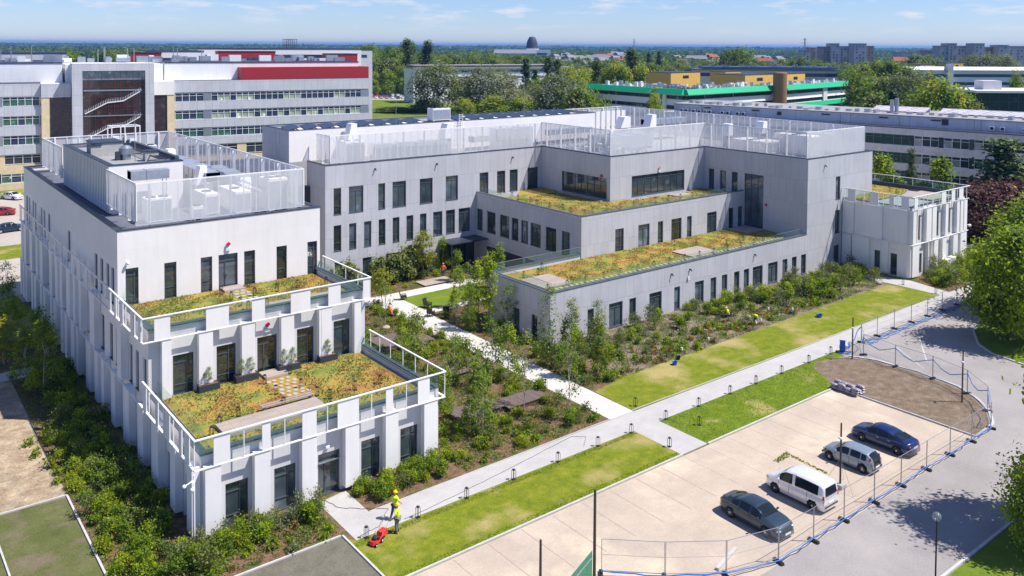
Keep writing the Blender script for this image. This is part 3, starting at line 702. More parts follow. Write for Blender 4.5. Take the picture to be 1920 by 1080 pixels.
WW1 = [(108.4, 107.4), (102.6, 101.6), (97.2, 96.2), (91.2, 90.2), (86.3, 85.3), (81.6, 80.6), (76.8, 75.8), (72.1, 71.1), (68.6, 67.7), (64.6, 63.6), (60.9, 60.0), (57.3, 56.4), (53.5, 52.6)]
ww = MB()
wall(ww, 'Y', 69.95, 16.2, 33.0, 4.4, 15, [(a, b, 9.1, 12.03) for a, b, s in T3])
w2_ = MB(); wall(w2_, 'Y', 61.6, 16.2, 33.0, 0, 9.55, [(a, b, 4.5, 7.42) for a, b, s in T2]); w2_.build('wall', 'shaded_render', W_); w2_ = MB(); wall(w2_, 'Y', 50.6, 16.2, 33.0, 0, 4.98, [(a, b, .05, 2.8) for a, b, s in T1]); w2_.build('wall', 'shaded_render', W_)
wall(ww, 'X', 16.2, 50.6, 61.6, 0, 4.98, [(a, b, .1, 2.8) for a, b in WW1 if a < 61.6])
wall(ww, 'X', 16.2, 61.6, 69.95, 0, 9.55, [(a, b, .1, 2.8) for a, b in WW1 if 61.6 < a < 69.9] + [(a, b, 4.5, 7.35) for a, b in WW2 if a < 69.9])
wall(ww, 'X', 16.2, 69.95, 113.4, 0, 15, [(a, b, .1, 2.8) for a, b in WW1 if a > 70] + [(a, b, 4.5, 7.35) for a, b in WW2 if a > 70] + [(a, b, 9.05, 11.92) for a, b in WW3])
wall(ww, 'X', 33.0, 50.6, 61.6, 0, 4.98, out=1); wall(ww, 'X', 33.0, 61.6, 69.95, 0, 9.55, out=1); wall(ww, 'X', 33.0, 69.95, 113.4, 0, 15, out=1)
wall(ww, 'Y', 113.4, 16.2, 33.0, 0, 15, out=1)
ww.build('wall', 'white_render', W_)
b_ = MB(); b_.box(16.4, 32.8, 70.2, 113.2, 14.3, 14.5); b_.build('roof', 'roof_dark', W_)
b_ = MB(); b_.box(16.4, 32.8, 61.8, 69.94, 8.7, 9.05); b_.box(16.4, 32.8, 50.8, 61.59, 4.2, 4.5); b_.build('terrace_floor', 'roof_membrane', W_)
b_ = MB(); b_.box(16.21, 16.5, 70.25, 113.1, 14.3, 14.97); b_.box(32.7, 32.99, 70.25, 113.1, 14.3, 14.97); b_.box(16.21, 32.99, 69.96, 70.25, 14.3, 14.97); b_.box(16.21, 32.99, 113.1, 113.39, 14.3, 14.97)
b_.box(16.21, 16.5, 61.9, 69.9, 8.7, 9.5); b_.box(32.7, 32.99, 61.9, 69.9, 8.7, 9.5); b_.box(16.21, 32.99, 61.62, 61.9, 8.7, 9.5)
b_.box(16.21, 16.5, 50.9, 61.55, 4.2, 4.95); b_.box(32.7, 32.99, 50.9, 61.55, 4.2, 4.95); b_.box(16.21, 32.99, 50.62, 50.9, 4.2, 4.95)
b_.build('parapet', 'white_render', W_)
b_ = MB(); cap(b_, 16.2, 33.0, 69.95, 113.4, 15.0, .42, .07)
b_.build('roof_flashing', 'dark_cap', W_)
b_ = MB(); cap(b_, 16.2, 33.0, 61.6, 69.93, 9.56, .5, .06, 'SWE'); cap(b_, 16.2, 33.0, 50.6, 61.58, 4.99, .5, .06, 'SWE')
b_.build('terrace_coping', 'cap_blue', W_)
for L_, y, z0, z1 in ((T3, 69.95, 9.1, 12.03), (T2, 61.6, 4.5, 7.42), (T1, 50.6, .05, 2.8)):
    for a, b, s in L_: window(W_, 'Y', y, a, b, z0, z1, s, name='glazed_door' if s == 'door' else 'window')
for L_, z0, z1 in ((WW1, .1, 2.8), (WW2, 4.5, 7.35), (WW3, 9.05, 11.92)):
    for a, b in L_: window(W_, 'X', 16.2, a, b, z0, z1, 'slim')
# second skin: perforated fins in front of the walls, panels on the terrace railings
def fin(parent, face, c, u0, u1, z0, z1, depth=.5, name='cladding_fin', mat='white_panel', out=-1):
    b = MB(); d = -out * depth; lo, hi = min(c, c + d), max(c, c + d)
    if face == 'Y': b.box(u0, u1, lo, hi, z0, z1)
    else: b.box(lo, hi, u0, u1, z0, z1)
    return b.build(name, mat, parent)
yA, yB, xA = 50.08, 61.08, 15.68
for a, b in ((16.3, 17.24), (19.3, 20.3), (22.39, 23.4), (25.42, 26.42), (28.43, 29.41), (31.5, 32.6)): fin(W_, 'Y', yA, a, b, .3, 4.4, .5)
for a, b in ((16.97, 17.6), (19.5, 20.5), (22.61, 23.6), (25.65, 26.68), (28.75, 29.8), (31.8, 32.4)): fin(W_, 'Y', yB, a, b, 4.55, 8.9, .5)
for a, b in ((16.8, 17.78), (19.77, 20.3), (22.4, 23.37), (24.85, 26.39), (28.43, 28.98), (30.97, 31.92)): fin(W_, 'Y', yA - .02, a, b, 4.43, 6.2, .06, 'railing_panel')
for a, b in ((16.47, 17.53), (20.01, 21.65), (23.38, 24.37), (26.41, 28.0), (29.52, 30.57), (32.57, 33.15)): fin(W_, 'Y', yB - .02, a, b, 8.87, 10.55, .06, 'railing_panel')
R1 = random.Random(4)
def rhythm(y0, y1, wins_, R, lo=.9, hi=1.7, gap=(.5, 1.6)):
    out_ = []; y = y0 + R.uniform(0, .5)
    while y < y1 - .5:
        w_ = R.uniform(lo, hi); a, b = y, min(y + w_, y1)
        if not any(min(q[:2]) - .15 < b and max(q[:2]) + .15 > a for q in wins_): out_.append((a, b)); y = b + R.uniform(*gap)
        else: y += .22
    return out_
for a, b in rhythm(50.5, 113.2, WW1, R1): fin(W_, 'X', xA, a, b, .25, 4.36, .5)
for a, b in rhythm(61.6, 113.2, WW2, R1): fin(W_, 'X', xA, a, b, 4.5, 8.9, .5)
for a, b in rhythm(69.5, 113, WW3, R1, .5, 1.4, (.7, 2.4)): fin(W_, 'X', xA - .02, a, b, 8.87, 10.5, .07, 'railing_panel', 'perforated_dense')
for a, b, z0, z1 in ((51.0, 51.9, 4.43, 6.2), (52.5, 53.0, 4.43, 6.2), (54.9, 56.3, 4.43, 6.2), (57.4, 58.0, 4.43, 6.2), (60.2, 61.0, 4.43, 6.2), (61.4, 62.1, 8.87, 10.5), (63.0, 64.1, 8.87, 10.5), (66.2, 67.1, 8.87, 10.5), (68.2, 68.8, 8.87, 10.5)):
    fin(W_, 'X', xA - .02, a, b, z0, z1, .06, 'railing_panel')
b_ = MB()
b_.box(xA, 33.25, yA - .05, yA + .1, 4.38, 4.44); b_.box(xA, 33.25, yB - .05, yB + .1, 8.86, 8.92)
b_.box(xA - .05, xA + .1, yA + .1, 113.3, 4.38, 4.44); b_.box(xA - .05, xA + .1, yB + .1, 113.3, 8.86, 8.92); b_.box(33.15, 33.3, yA + .1, 61, 4.38, 4.44); b_.box(33.15, 33.3, yB + .1, 69.8, 8.86, 8.92)
b_.build('ledge_rail', 'white_metal', W_)
hr = MB(); hr.box(xA - .05, 33.3, yA - .08, yA + .04, 6.2, 6.27); hr.box(xA - .05, xA + .07, yA + .04, 61.2, 6.2, 6.27); hr.box(33.18, 33.3, yA + .04, 61.3, 6.2, 6.27)
hr.box(xA - .05, 33.3, yB - .08, yB + .04, 10.57, 10.64); hr.box(xA - .05, xA + .07, yB + .04, 113.2, 10.57, 10.64); hr.box(33.18, 33.3, yB + .04, 69.9, 10.57, 10.64)
for y in (50.1, 52.4, 54.1, 55.9, 57.8, 59.5, 61.0):
    hr.box(33.2, 33.25, y, y + .05, 4.44, 6.2); hr.box(xA - .02, xA + .03, y, y + .05, 4.44, 6.2)
for y in (61.1, 63.2, 65.4, 67.6, 69.8):
    hr.box(33.2, 33.25, y, y + .05, 8.92, 10.57); hr.box(xA - .02, xA + .03, y, y + .05, 8.92, 10.57)
for y in np.arange(71, 113, 1.4): hr.box(xA, xA + .05, y, y + .05, 8.92, 10.57)
for x in (18.6, 21.2, 24.1, 27.3, 30): hr.box(x, x + .05, yA - .04, yA + .02, 4.44, 6.2)
hr.build('handrail', 'white_metal', W_)
b_ = MB(); b_.box(16.05, 32.9, 50.42, 50.45, 5.0, 6.15); b_.box(16.75, 16.78, 51.0, 61.5, 5.05, 5.95); b_.box(32.4, 32.43, 51.0, 61.5, 5.05, 5.95)
b_.box(16.05, 32.9, 61.4, 61.43, 9.4, 10.5); b_.box(16.75, 16.78, 62.0, 69.9, 9.6, 10.5); b_.box(32.4, 32.43, 62.0, 69.9, 9.6, 10.5)
b_.build('glass_balustrade', 'balustrade_glass', W_)
b_ = MB(); b_.face([(x, y, 4.66) for x, y in [(16.9, 51.3), (32.2, 51.3), (32.2, 61.4), (16.9, 61.4)]]); tag(b_.build('meadow_planting', 'meadow', W_), 'sedum planting on the lower terrace', kind='stuff')
b_ = MB(); b_.face([(x, y, 9.2) for x, y in [(16.9, 62.3), (32.2, 62.3), (32.2, 69.8), (16.9, 69.8)]]); tag(b_.build('meadow_planting', 'meadow', W_), 'sedum planting on the upper terrace', kind='stuff')
for q in ((18.4, 25.4, 52.6, 54.6, 4.68, 4.9), (24.0, 25.8, 60.1, 61.5, 4.68, 4.85), (24.0, 25.7, 68.6, 69.85, 9.21, 9.36), (24.4, 31, 62.7, 63.7, 9.21, 9.3)): MB().box(*q).build('terrace_deck', 'deck_light', W_)
b_ = MB(); b_.box(21.6, 25.4, 54.7, 54.9, 5.02, 5.09); b_.box(21.6, 25.4, 55.0, 55.2, 5.02, 5.09); b_.box(21.8, 21.9, 54.75, 55.15, 4.68, 5.02); b_.box(25.1, 25.2, 54.75, 55.15, 4.68, 5.02); b_.build('terrace_bench_slats', 'timber', W_)
pads = MB(); R2 = random.Random(2)
for i in range(7):
    for j in range(4):
        x = 24.0 + j * .5 + (i % 2) * .25 + R2.uniform(-.05, .05); y = 59.6 - i * .62
        pads.lathe((x, y, 4.67), [(R2.uniform(.15, .2), 0), (.16, .03)], 8)
for i in range(5):
    for j in range(3): pads.box(24.2 + j * .5 + (i % 2) * .2, 24.55 + j * .5 + (i % 2) * .2, 68.2 - i * .8, 68.5 - i * .8, 9.2, 9.25)
pads.build('stepping_slab', 'stone_pad', W_)
siren(W_, 24.75, 69.95, 12.85); siren(W_, 24.75, 61.6, 8.3)
b = MB(); b.ball((16.9, 69.75, 12.5), .13); b.box(16.85, 16.95, 69.75, 69.95, 12.5, 12.6); b.build('security_camera', 'white_paint', W_)
b = MB(); b.ball((17.3, 61.4, 7.4), .12); b.box(17.25, 17.35, 61.4, 61.6, 7.4, 7.5); b.build('security_camera', 'white_paint', W_)
b = MB(); b.box(24.2, 24.45, 50.4, 50.6, 3.15, 3.3); b.build('door_lamp', 'white_paint', W_)
b = MB(); b.box(23.75, 25.25, 50.5, 50.62, 2.2, 2.28); b.build('door_closer_bar', 'steel', W_)
# corner mast with cameras
cm = empty('camera_mast', (15.6, 49.9, 0), label='slim white mast with dome cameras at the corner of the white building', cat='mast')
b = MB(); b.tube([(15.6, 49.9, 0), (15.6, 49.9, 4.3)], .05, 8); b.build('pole', 'white_metal', cm)
b = MB(); b.tube([(15.6, 49.9, 4.0), (15.1, 49.8, 3.9)], .04, 6); b.ball((15.0, 49.8, 3.85), .12); b.ball((15.45, 49.75, 3.55), .15); b.box(15.4, 15.55, 49.7, 49.95, 3.7, 4.0); b.build('security_camera', 'white_paint', cm)
# roof screens of the white building, its penthouse
for p, q, s_ in (((17.7, 70.5), (31.75, 70.5), 1.05), ((31.75, 70.5), (31.75, 110.6), 1.3), ((31.75, 110.6), (17.7, 110.6), 1.3)):
    screen(W_, p, q, 15.15, 18.5, s_)
screen(W_, (17.7, 80), (17.7, 70.5), 15.4, 18.5, 1.0, 'perforated_dense'); screen(W_, (17.7, 110.6), (17.7, 99.7), 15.4, 18.5, 1.0, 'perforated_dense')
b_ = MB(); b_.box(17.9, 18.1, 80, 99.6, 14.6, 18.75); b_.box(24.0, 24.2, 80, 99.6, 14.5, 18.75); b_.box(18.1, 24.0, 80, 80.2, 14.5, 18.75); b_.box(18.1, 24.0, 99.4, 99.6, 14.5, 18.75); b_.build('penthouse', 'white_render', W_)
b_ = MB()
for y in np.arange(80.1, 99.6, .62): b_.box(17.86, 17.89, y, y + .05, 14.9, 18.7)
b_.build('penthouse_seams', 'steel', W_)
b_ = MB(); b_.box(18.1, 24.0, 80.2, 99.4, 18.2, 18.4); b_.build('penthouse_roof', 'roof_gravel', W_)
b_ = MB(); cap(b_, 17.9, 24.2, 80, 99.6, 18.76, .5, .07); b_.build('penthouse_flashing', 'dark_cap', W_)

# link block
l_ = MB(); l_.box(33.02, 42.48, 98.8, 107, 0, 14.2); l_.box(33.02, 44.78, 97.6, 98.75, 0, 12); tag(l_.build('link_block', 'anthracite'), 'dark link block between the white and the grey building', 'building')

# ================================================================ ANNEX
A_ = empty('annex_building', (105.93, 53.3, 0), label='two storey white annex with ribbed fins and a planted roof at the far right', cat='building')
AS = [(107.9, 108.9, 4.8, 7.9), (112.7, 113.9, 4.7, 7.9), (116.2, 117.2, 4.7, 7.9), (108.7, 109.5, .5, 2.9)]
AW = [(57.2, 58.0, .2, 2.9), (54.9, 55.8, .15, 2.9)]
aw = MB(); aw2 = MB(); wall(aw2, 'Y', 53.3, 106.2, 121.3, 0, 9.1, AS); aw2.build('wall', 'shaded_render', A_); wall(aw, 'X', 106.2, 53.3, 62.58, 0, 9.1, AW); wall(aw, 'X', 121.3, 53.3, 80, 0, 9.1, out=1); wall(aw, 'X', 113.62, 62.58, 80, 0, 9.1); wall(aw, 'Y', 80, 113.62, 121.3, 0, 9.1, out=1)
aw.build('wall', 'white_render', A_)
for a, b, p, q in AS: window(A_, 'Y', 53.3, a, b, p, q, 'casement')
for a, b, p, q in AW: window(A_, 'X', 106.2, a, b, p, q, 'slim')
b_ = MB(); b_.box(106.4, 121.1, 53.5, 62.6, 8.5, 8.9); b_.box(113.65, 121.1, 62.6, 79.8, 8.5, 8.92); b_.build('roof', 'roof_membrane', A_)
b_ = MB(); b_.face([(x, y, 9.02) for x, y in [(107.5, 59.3), (115, 59.3), (118, 60), (121, 61), (121, 76), (113.8, 76), (113.8, 62.5), (107.5, 62.5)]]); tag(b_.build('meadow_planting', 'meadow', A_), 'dry meadow planting on the annex roof', kind='stuff')
b_ = MB(); b_.box(114.5, 120.8, 54.6, 59.0, 9.0, 9.12); b_.build('terrace_deck', 'deck_light', A_)
b_ = MB(); b_.box(106.2, 121.34, 53.26, 53.7, 9.1, 9.16); b_.box(106.16, 106.6, 53.7, 62.57, 9.1, 9.16); b_.box(120.9, 121.34, 53.7, 80, 9.1, 9.6); b_.build('roof_flashing', 'dark_cap', A_)
for a, b in ((106.2, 107.0), (107.3, 107.45), (109.7, 111.0), (111.3, 112.4), (114.9, 115.7), (118.2, 118.9), (119.3, 120.0), (120.3, 121.2)): fin(A_, 'Y', 52.85, a, b, 4.5, 8.8, .44)
for a, b in ((106.2, 107.9), (110.3, 110.5), (111.2, 111.35), (111.9, 113.0), (114.2, 115.3), (117.3, 118.6), (119.4, 121.2)): fin(A_, 'Y', 52.85, a, b, .25, 4.3, .44)
for a, b in ((60.9, 62.5), (56.9, 59.6), (53.5, 55.8)): fin(A_, 'X', 105.95, a, b, 4.5, 8.8, .24)
for a, b in ((61.2, 62.5), (58.6, 61.0), (56.0, 56.8), (53.0, 53.5)): fin(A_, 'X', 105.9, a, b, .25, 4.3, .29)
for a, b in ((106.3, 107.2), (113.6, 114.8), (116.4, 117.4), (118.6, 119.8)): fin(A_, 'Y', 52.8, a, b, 8.85, 10.5, .06, 'railing_panel')
for a, b in ((60.6, 61.7), (57.4, 58.6), (55.3, 55.9), (53.3, 54.3)): fin(A_, 'X', 105.85, a, b, 8.85, 10.5, .06, 'railing_panel')
b_ = MB(); b_.box(105.85, 121.6, 52.8, 52.95, 4.35, 4.43); b_.box(105.85, 121.6, 52.8, 52.9, 8.82, 8.88); b_.box(105.82, 105.92, 52.95, 62.5, 4.35, 4.43)
b_.box(105.8, 121.8, 52.76, 52.88, 10.52, 10.6); b_.box(105.8, 105.92, 52.88, 62.5, 10.52, 10.6); b_.box(121.68, 121.8, 52.88, 80, 10.52, 10.6)
for x in (107.6, 108.6, 109.7, 111, 111.3, 113, 115.5, 118, 120.8): b_.box(x, x + .06, 52.8, 52.86, 8.88, 10.52)
for y in (54.8, 56.7, 59.4, 62.2): b_.box(105.85, 105.91, y, y + .06, 8.88, 10.52)
for y in np.arange(55, 80, 2.9): b_.box(121.7, 121.76, y, y + .06, 9.1, 10.52)
b_.build('handrail', 'white_metal', A_)
b_ = MB(); b_.box(106.5, 121.3, 53.35, 53.38, 9.2, 10.45); b_.box(121.62, 121.65, 53.4, 80, 9.2, 10.45); b_.box(106.45, 106.48, 53.4, 62.4, 9.2, 10.4); b_.build('glass_balustrade', 'balustrade_glass', A_)
b_ = MB(); b_.box(114.0, 115.0, 52.1, 52.8, .3, 1.5); b_.box(115.6, 116.6, 52.1, 52.8, .4, 1.6); b_.build('meter_cabinet', 'white_paint', A_)
b_ = MB(); b_.tube([(106, 55.0, 3.6), (105.3, 54.9, 3.7)], .05, 6); b_.box(105.1, 105.4, 54.75, 55.05, 3.62, 3.72); b_.build('wall_lamp', 'white_paint', A_)
b_ = MB(); b_.tube([(121.7, 53.0, 5.1), (122.1, 52.9, 5.1)], .05, 6); b_.ball((122.2, 52.9, 4.95), .2); b_.build('security_camera', 'white_paint', A_)

# ================================================================ ROOF PLANT (things standing on the roofs)
def unit(loc, sx, sy, h, label, kind='ahu', rz=0, group=None):
    """ventilation machines built from what they show: casing with seams, hood, duct or fans"""
    nm = {'ahu': 'air_handling_unit', 'cond': 'condenser', 'duct': 'air_duct', 'hood': 'exhaust_hood', 'plinth': 'roof_hatch'}[kind]
    t_ = empty(nm, loc, rz, label, {'ahu': 'air handler', 'cond': 'condenser', 'duct': 'duct', 'hood': 'roof vent', 'plinth': 'roof hatch'}[kind], group)
    hx, hy = sx / 2, sy / 2
    b = MB()
    if kind == 'ahu':
        n = max(2, round(sx / 1.2))
        for i in range(n): b.box(-hx + sx * i / n + .02, -hx + sx * (i + 1) / n - .02, -hy, hy, .35, h - (.12 if i % 3 == 2 else 0))
        b.build('casing', 'duct_metal', t_, local=True)
        b = MB(); b.box(-hx, hx, -hy + .1, -hy + .2, .1, .35); b.box(-hx, hx, hy - .2, hy - .1, .1, .35)
        for x in (-hx + .2, 0, hx - .3): b.box(x, x + .12, -hy + .1, hy - .1, 0, .1)
        b.build('base_frame', 'galvanised', t_, local=True)
        b = MB(); b.prism([(-hx - .5, -.5), (-hx, -.5), (-hx, .5), (-hx - .5, .5)], h * .45, h * .95, top=[(-hx - .15, -.5), (-hx, -.5), (-hx, .5), (-hx - .15, .5)]); b.build('intake_hood', 'white_metal', t_, local=True)
    elif kind == 'cond':
        b.box(-hx, hx, -hy, hy, .2, h); b.build('casing', 'white_panel', t_, local=True)
        b = MB()
        for z in np.arange(.35, h - .15, .14): b.box(-hx + .06, hx - .06, -hy - .03, -hy, z, z + .06)
        b.build('louvre', 'steel', t_, local=True)
        b = MB(); n = max(1, round(sx / 1.1))
        for i in range(n): b.lathe((-hx + sx * (i + .5) / n, 0, h), [(min(hy, .5) * .85, 0), (min(hy, .5) * .85, .08), (.1, .09)], 12)
        b.build('fan', 'black_metal', t_, local=True)
        b = MB(); b.box(-hx + .1, -hx + .25, -hy, hy, 0, .2); b.box(hx - .25, hx - .1, -hy, hy, 0, .2); b.build('foot', 'galvanised', t_, local=True)
    elif kind == 'duct':
        b.box(-hx, hx, -hy, hy, h - .8, h)
        for i in range(int(sx / 1.3)): b.box(-hx + 1.3 * i, -hx + 1.3 * i + .06, -hy - .04, hy + .04, h - .84, h + .04)
        b.build('casing', 'duct_metal', t_, local=True)
        b = MB()
        for i in range(int(sx / 2) + 1): x = -hx + .2 + i * (sx - .5) / max(1, int(sx / 2)); b.box(x, x + .06, -hy, -hy + .06, 0, h - .8); b.box(x, x + .06, hy - .06, hy, 0, h - .8)
        b.build('support', 'galvanised', t_, local=True)
    elif kind == 'hood':
        b.box(-hx * .7, hx * .7, -hy * .7, hy * .7, 0, h * .55); b.build('duct', 'duct_metal', t_, local=True)
        b = MB(); b.prism([(-hx, -hy), (hx, -hy), (hx, hy), (-hx, hy)], h * .55, h, top=[(-hx * .2, -hy), (hx, -hy), (hx, hy), (-hx * .2, hy)]); b.build('cowl', 'white_metal', t_, local=True)
    else:
        b.box(-hx, hx, -hy, hy, 0, h); b.build('casing', 'concrete', t_, local=True)
        b = MB(); b.box(-hx - .08, hx + .08, -hy - .08, hy + .08, h, h + .1); b.build('lid', 'dark_cap', t_, local=True)
    return t_
ZR = 14.5
GP = 'ventilation machines on the white building roof'
# white building roof
unit((27.2, 95, ZR), 22, 2.0, 3.0, 'long silver air handling unit behind the far screen of the white roof', 'ahu', rad(90))
unit((29.8, 84, ZR), 9, 1.6, 2.4, 'silver air handler beside the right hand screen of the white roof', 'ahu', rad(90))
unit((26.3, 84, ZR), 12, 1.3, 3.2, 'raised silver duct crossing the middle of the white roof', 'duct', rad(90))
unit((25.0, 76, ZR), 1.2, 3.4, 1.9, 'white condenser row standing in the middle of the white roof', 'cond')
unit((27.4, 75.6, ZR), 1.4, 4.4, 2.0, 'longer white condenser row right of the middle one', 'cond')
unit((23.3, 73.4, ZR), .9, .9, 1.2, 'small square white condenser near the front screen', 'cond')
unit((20.4, 74.5, ZR), 2.0, 1.6, 2.1, 'louvred condenser at the left front corner of the white roof', 'cond')
unit((30.2, 73.6, ZR), 1.8, 2.2, 3.0, 'tall louvred cooler at the right front corner of the white roof', 'cond')
unit((20.8, 78.5, ZR), 3.2, 1.2, 3.9, 'silver duct in front of the white roof penthouse wall', 'duct')
unit((25.4, 79.0, ZR), 1.0, 1.0, 3.8, 'white cowl beside the right corner of the penthouse', 'hood')
unit((25.8, 90.2, ZR), 1.2, 1.2, 4.2, 'white tilted cowl behind the penthouse on the white roof', 'hood')
unit((24.9, 106, ZR), 2.4, 1.6, 2.7, 'white box unit near the far screen of the white roof', 'cond')
unit((28.0, 106.5, ZR), 2.0, 1.6, 2.9, 'white box unit in the far right corner of the white roof', 'cond')
b = MB()
for y in np.arange(73, 79, .6): b.tube([(28.6, y, ZR), (28.6, y, ZR + 2.0), (29.2, y, ZR + 2.2)], .07, 6)
tag(b.build('pipe_bank', 'steel'), 'bank of bent steel pipes among the machines on the white roof', 'pipes')
unit((20.2, 91.8, 18.4), 2.6, 3.4, 1.3, 'concrete hatch block on the white roof penthouse', 'plinth')
unit((19.0, 90.5, 18.4), .9, 1.2, 1.1, 'small dark lidded hatch beside the concrete block on the penthouse', 'plinth')
cy_ = empty('roof_fan', (20.9, 86.6, 18.4), label='round steel extract fan on the white roof penthouse', cat='roof vent')
b = MB(); b.lathe((0, 0, 0), [(.45, 0), (.45, .5), (.62, .55), (.62, 1.1), (.3, 1.35)], 14); b.build('housing', 'steel', cy_, local=True); b = MB(); b.box(-.9, -.5, -.3, .3, 0, .8); b.build('motor_box', 'anthracite', cy_, local=True)
unit((22.6, 84.5, 18.4), 1.2, .9, .9, 'grey service box near the penthouse edge', 'plinth')
ct = empty('cable_tray', (22.9, 90, 18.4), label='dark cable tray running along the penthouse roof', cat='cable tray')
b = MB(); b.box(-.5, -.44, -9, 8, .5, .62); b.box(.44, .5, -9, 8, .5, .62)
for y in np.arange(-9, 8, .35): b.box(-.44, .44, y, y + .08, .5, .54)
b.build('ladder_tray', 'dark_cap', ct, local=True)
b = MB(); b.box(.9, 1.25, -9, 8, .45, .7); b.build('lid_tray', 'cap_blue', ct, local=True)
b = MB()
for y in (-8, -4, 0, 4, 7.5): b.box(-.5, 1.2, y, y + .1, 0, .45)
b.build('support', 'galvanised', ct, local=True)
fr = empty('roof_frame', (23.5, 97.5, 18.4), label='open white steel frame with antennas at the back of the penthouse', cat='frame')
b = MB()
for x in (-1.6, -.3, 1.2):
    for y in (-1, .8): b.box(x, x + .09, y, y + .09, 0, 2.2)
for y in (-1, .8): b.box(-1.6, 1.3, y, y + .09, 2.2, 2.3)
for x in (-1.6, -.3, 1.2): b.box(x, x + .09, -.9, .8, 2.2, 2.3)
b.build('frame', 'white_metal', fr, local=True); b = MB(); b.box(-1.5, -.9, -1.3, -.9, .5, 1.3); b.box(.2, .7, -1.2, -.8, .3, .9); b.build('antenna_box', 'white_paint', fr, local=True)
def rod(x, y, z, h, label):
    b = MB(); b.tube([(x, y, z), (x, y, z + h)], [.035, .015], 5); o = b.build('lightning_rod', 'galvanised'); tag(o, label, 'lightning rod')
rod(20.4, 81.3, 18.8, 4.6, 'lightning rod on the front edge of the white roof penthouse')
rod(41.6, 100.0, 12, 8.5, 'lightning rod in front of the grey end wall of the long penthouse')
rod(58, 99.5, 18.9, 4, 'lightning rod at the left part of the long roof')
rod(80, 99.4, 18.9, 6, 'tall lightning rod behind the roof ladder of the long roof')
rod(104, 104, 15, 9, 'lightning rod at the far back of the grey roof'); rod(108, 88, 15, 8, 'lightning rod left of the twin rods on the grey roof'); rod(110, 84, 15, 8.5, 'lightning rod right of the twin rods on the grey roof')
# grey building roof
unit((49.6, 95.9, ZR), 2.6, 1.8, 3.0, 'white louvred machine at the left end of the grey roof', 'cond')
unit((50.2, 97.6, ZR), 1.3, 1.3, 5.0, 'white cowl rising above the left end of the grey roof screen', 'hood')
unit((58, 96, ZR), 11, 1.6, 2.4, 'long silver air handler behind the left part of the grey roof screen', 'ahu')
unit((63.8, 96.2, ZR), 1.7, 1.4, 4.4, 'dark topped hexagonal exhaust above the long roof screen', 'hood')
unit((75, 96, ZR), 6.5, 1.8, 3.3, 'grey panelled machine right of the roof ladder', 'ahu')
unit((69.6, 96.0, ZR), 3.4, 1.2, 2.4, 'short silver duct beside the roof ladder', 'duct')
unit((89, 88, ZR), 9, 4.5, 2.1, 'wide flat silver machine in the middle of the grey roof', 'ahu')
unit((101.5, 73.5, ZR), 3.6, 5.5, 1.9, 'pale boxed machine at the front right of the grey roof', 'cond')
unit((104.8, 69.0, ZR), 2.2, 6, 2.8, 'dark louvred machine behind the right front screen', 'cond')
unit((109, 68, ZR), 2.4, 5.0, 2.9, 'silver machine in the right front corner of the grey roof', 'ahu')
unit((107.5, 77, ZR), 1.4, 1.4, 3.9, 'white tilted cowl near the right end of the grey roof', 'hood')
unit((101.0, 78.2, ZR), 1.3, 1.3, 3.8, 'white cowl behind the inner corner of the grey roof screen', 'hood')
unit((97, 95.5, ZR), 2.2, 1.5, 3.8, 'white cowl left of the curved duct on the grey roof', 'hood')
unit((99.5, 92, ZR), 1.5, 1.5, 4.3, 'square white hood right of its neighbour on the grey roof', 'hood')
unit((104, 93, ZR), 9, 1.8, 3.4, 'long silver duct along the back of the grey roof', 'duct')
unit((87, 97, ZR), 9, .8, 2.4, 'low pale timber coloured duct near the middle of the grey roof', 'duct')
pv = empty('pipe_cluster', (83, 84, ZR), label='forest of short silver pipes behind the middle roof screen', cat='pipes')
R3 = random.Random(9); b = MB()
for i in range(60):
    x, y = R3.uniform(-3.6, 4), R3.uniform(-3.6, 7); h = R3.uniform(.5, 1.3); b.tube([(x, y, 0), (x, y, h)], .12, 6); b.tube([(x, y, h), (x + R3.uniform(-.7, .7), y + R3.uniform(-.7, .7), h + .08)], .13, 6)
b.build('pipe', 'duct_metal', pv, local=True)
ld = empty('roof_ladder', (67.9, 98.6, 14.5), label='white caged ladder up to the long penthouse roof', cat='ladder')
b = MB()
for x in (-.3, .3): b.box(x - .03, x + .03, -.1, -.04, 0, 5.4)
b.build('stile', 'white_metal', ld, local=True); b = MB()
for z in np.arange(.2, 5.3, .28): b.box(-.27, .27, -.09, -.05, z, z + .035)
b.build('rung', 'white_metal', ld, local=True); b = MB()
for z in np.arange(2.2, 5.4, .7): b.tube([(.4 * math.cos(q), -.35 + .4 * math.sin(q), z) for q in np.linspace(.6, -3.8, 9)], .025, 4)
b.build('cage', 'white_metal', ld, local=True)
unit((66.8, 102.5, 18.6), 3.0, 1.5, 1.9, 'grey cooling machine on top of the long penthouse beside the ladder', 'cond')
# skylight strips on the long penthouse: a row of tilted panels
pp = empty('roof_panel', (0, 0, 0), label='dark tilted roof panel with a white end cheek, one of the row on the long penthouse', cat='roof panel', group='tilted panels on the long penthouse roof')
b = MB(); b.prism([(-.75, -2.6), (.75, -2.6), (.75, 2.6), (-.75, 2.6)], .05, .12); b.v = [(x, y, z + (.35 if x > 0 else 0)) for x, y, z in b.v]; b.build('panel', 'solar_panel', pp, local=True)
b = MB(); b.box(.78, 1.35, -2.4, 2.4, .02, .1); b.build('end_cheek', 'white_paint', pp, local=True)
PPP = Proto(pp)
for x in np.arange(44.6, 65, 2.55): PPP.at((x, 103.2, 18.64), rad(-14))
for x in np.arange(70.5, 93, 2.55): PPP.at((x, 103.2, 18.64), rad(-14))

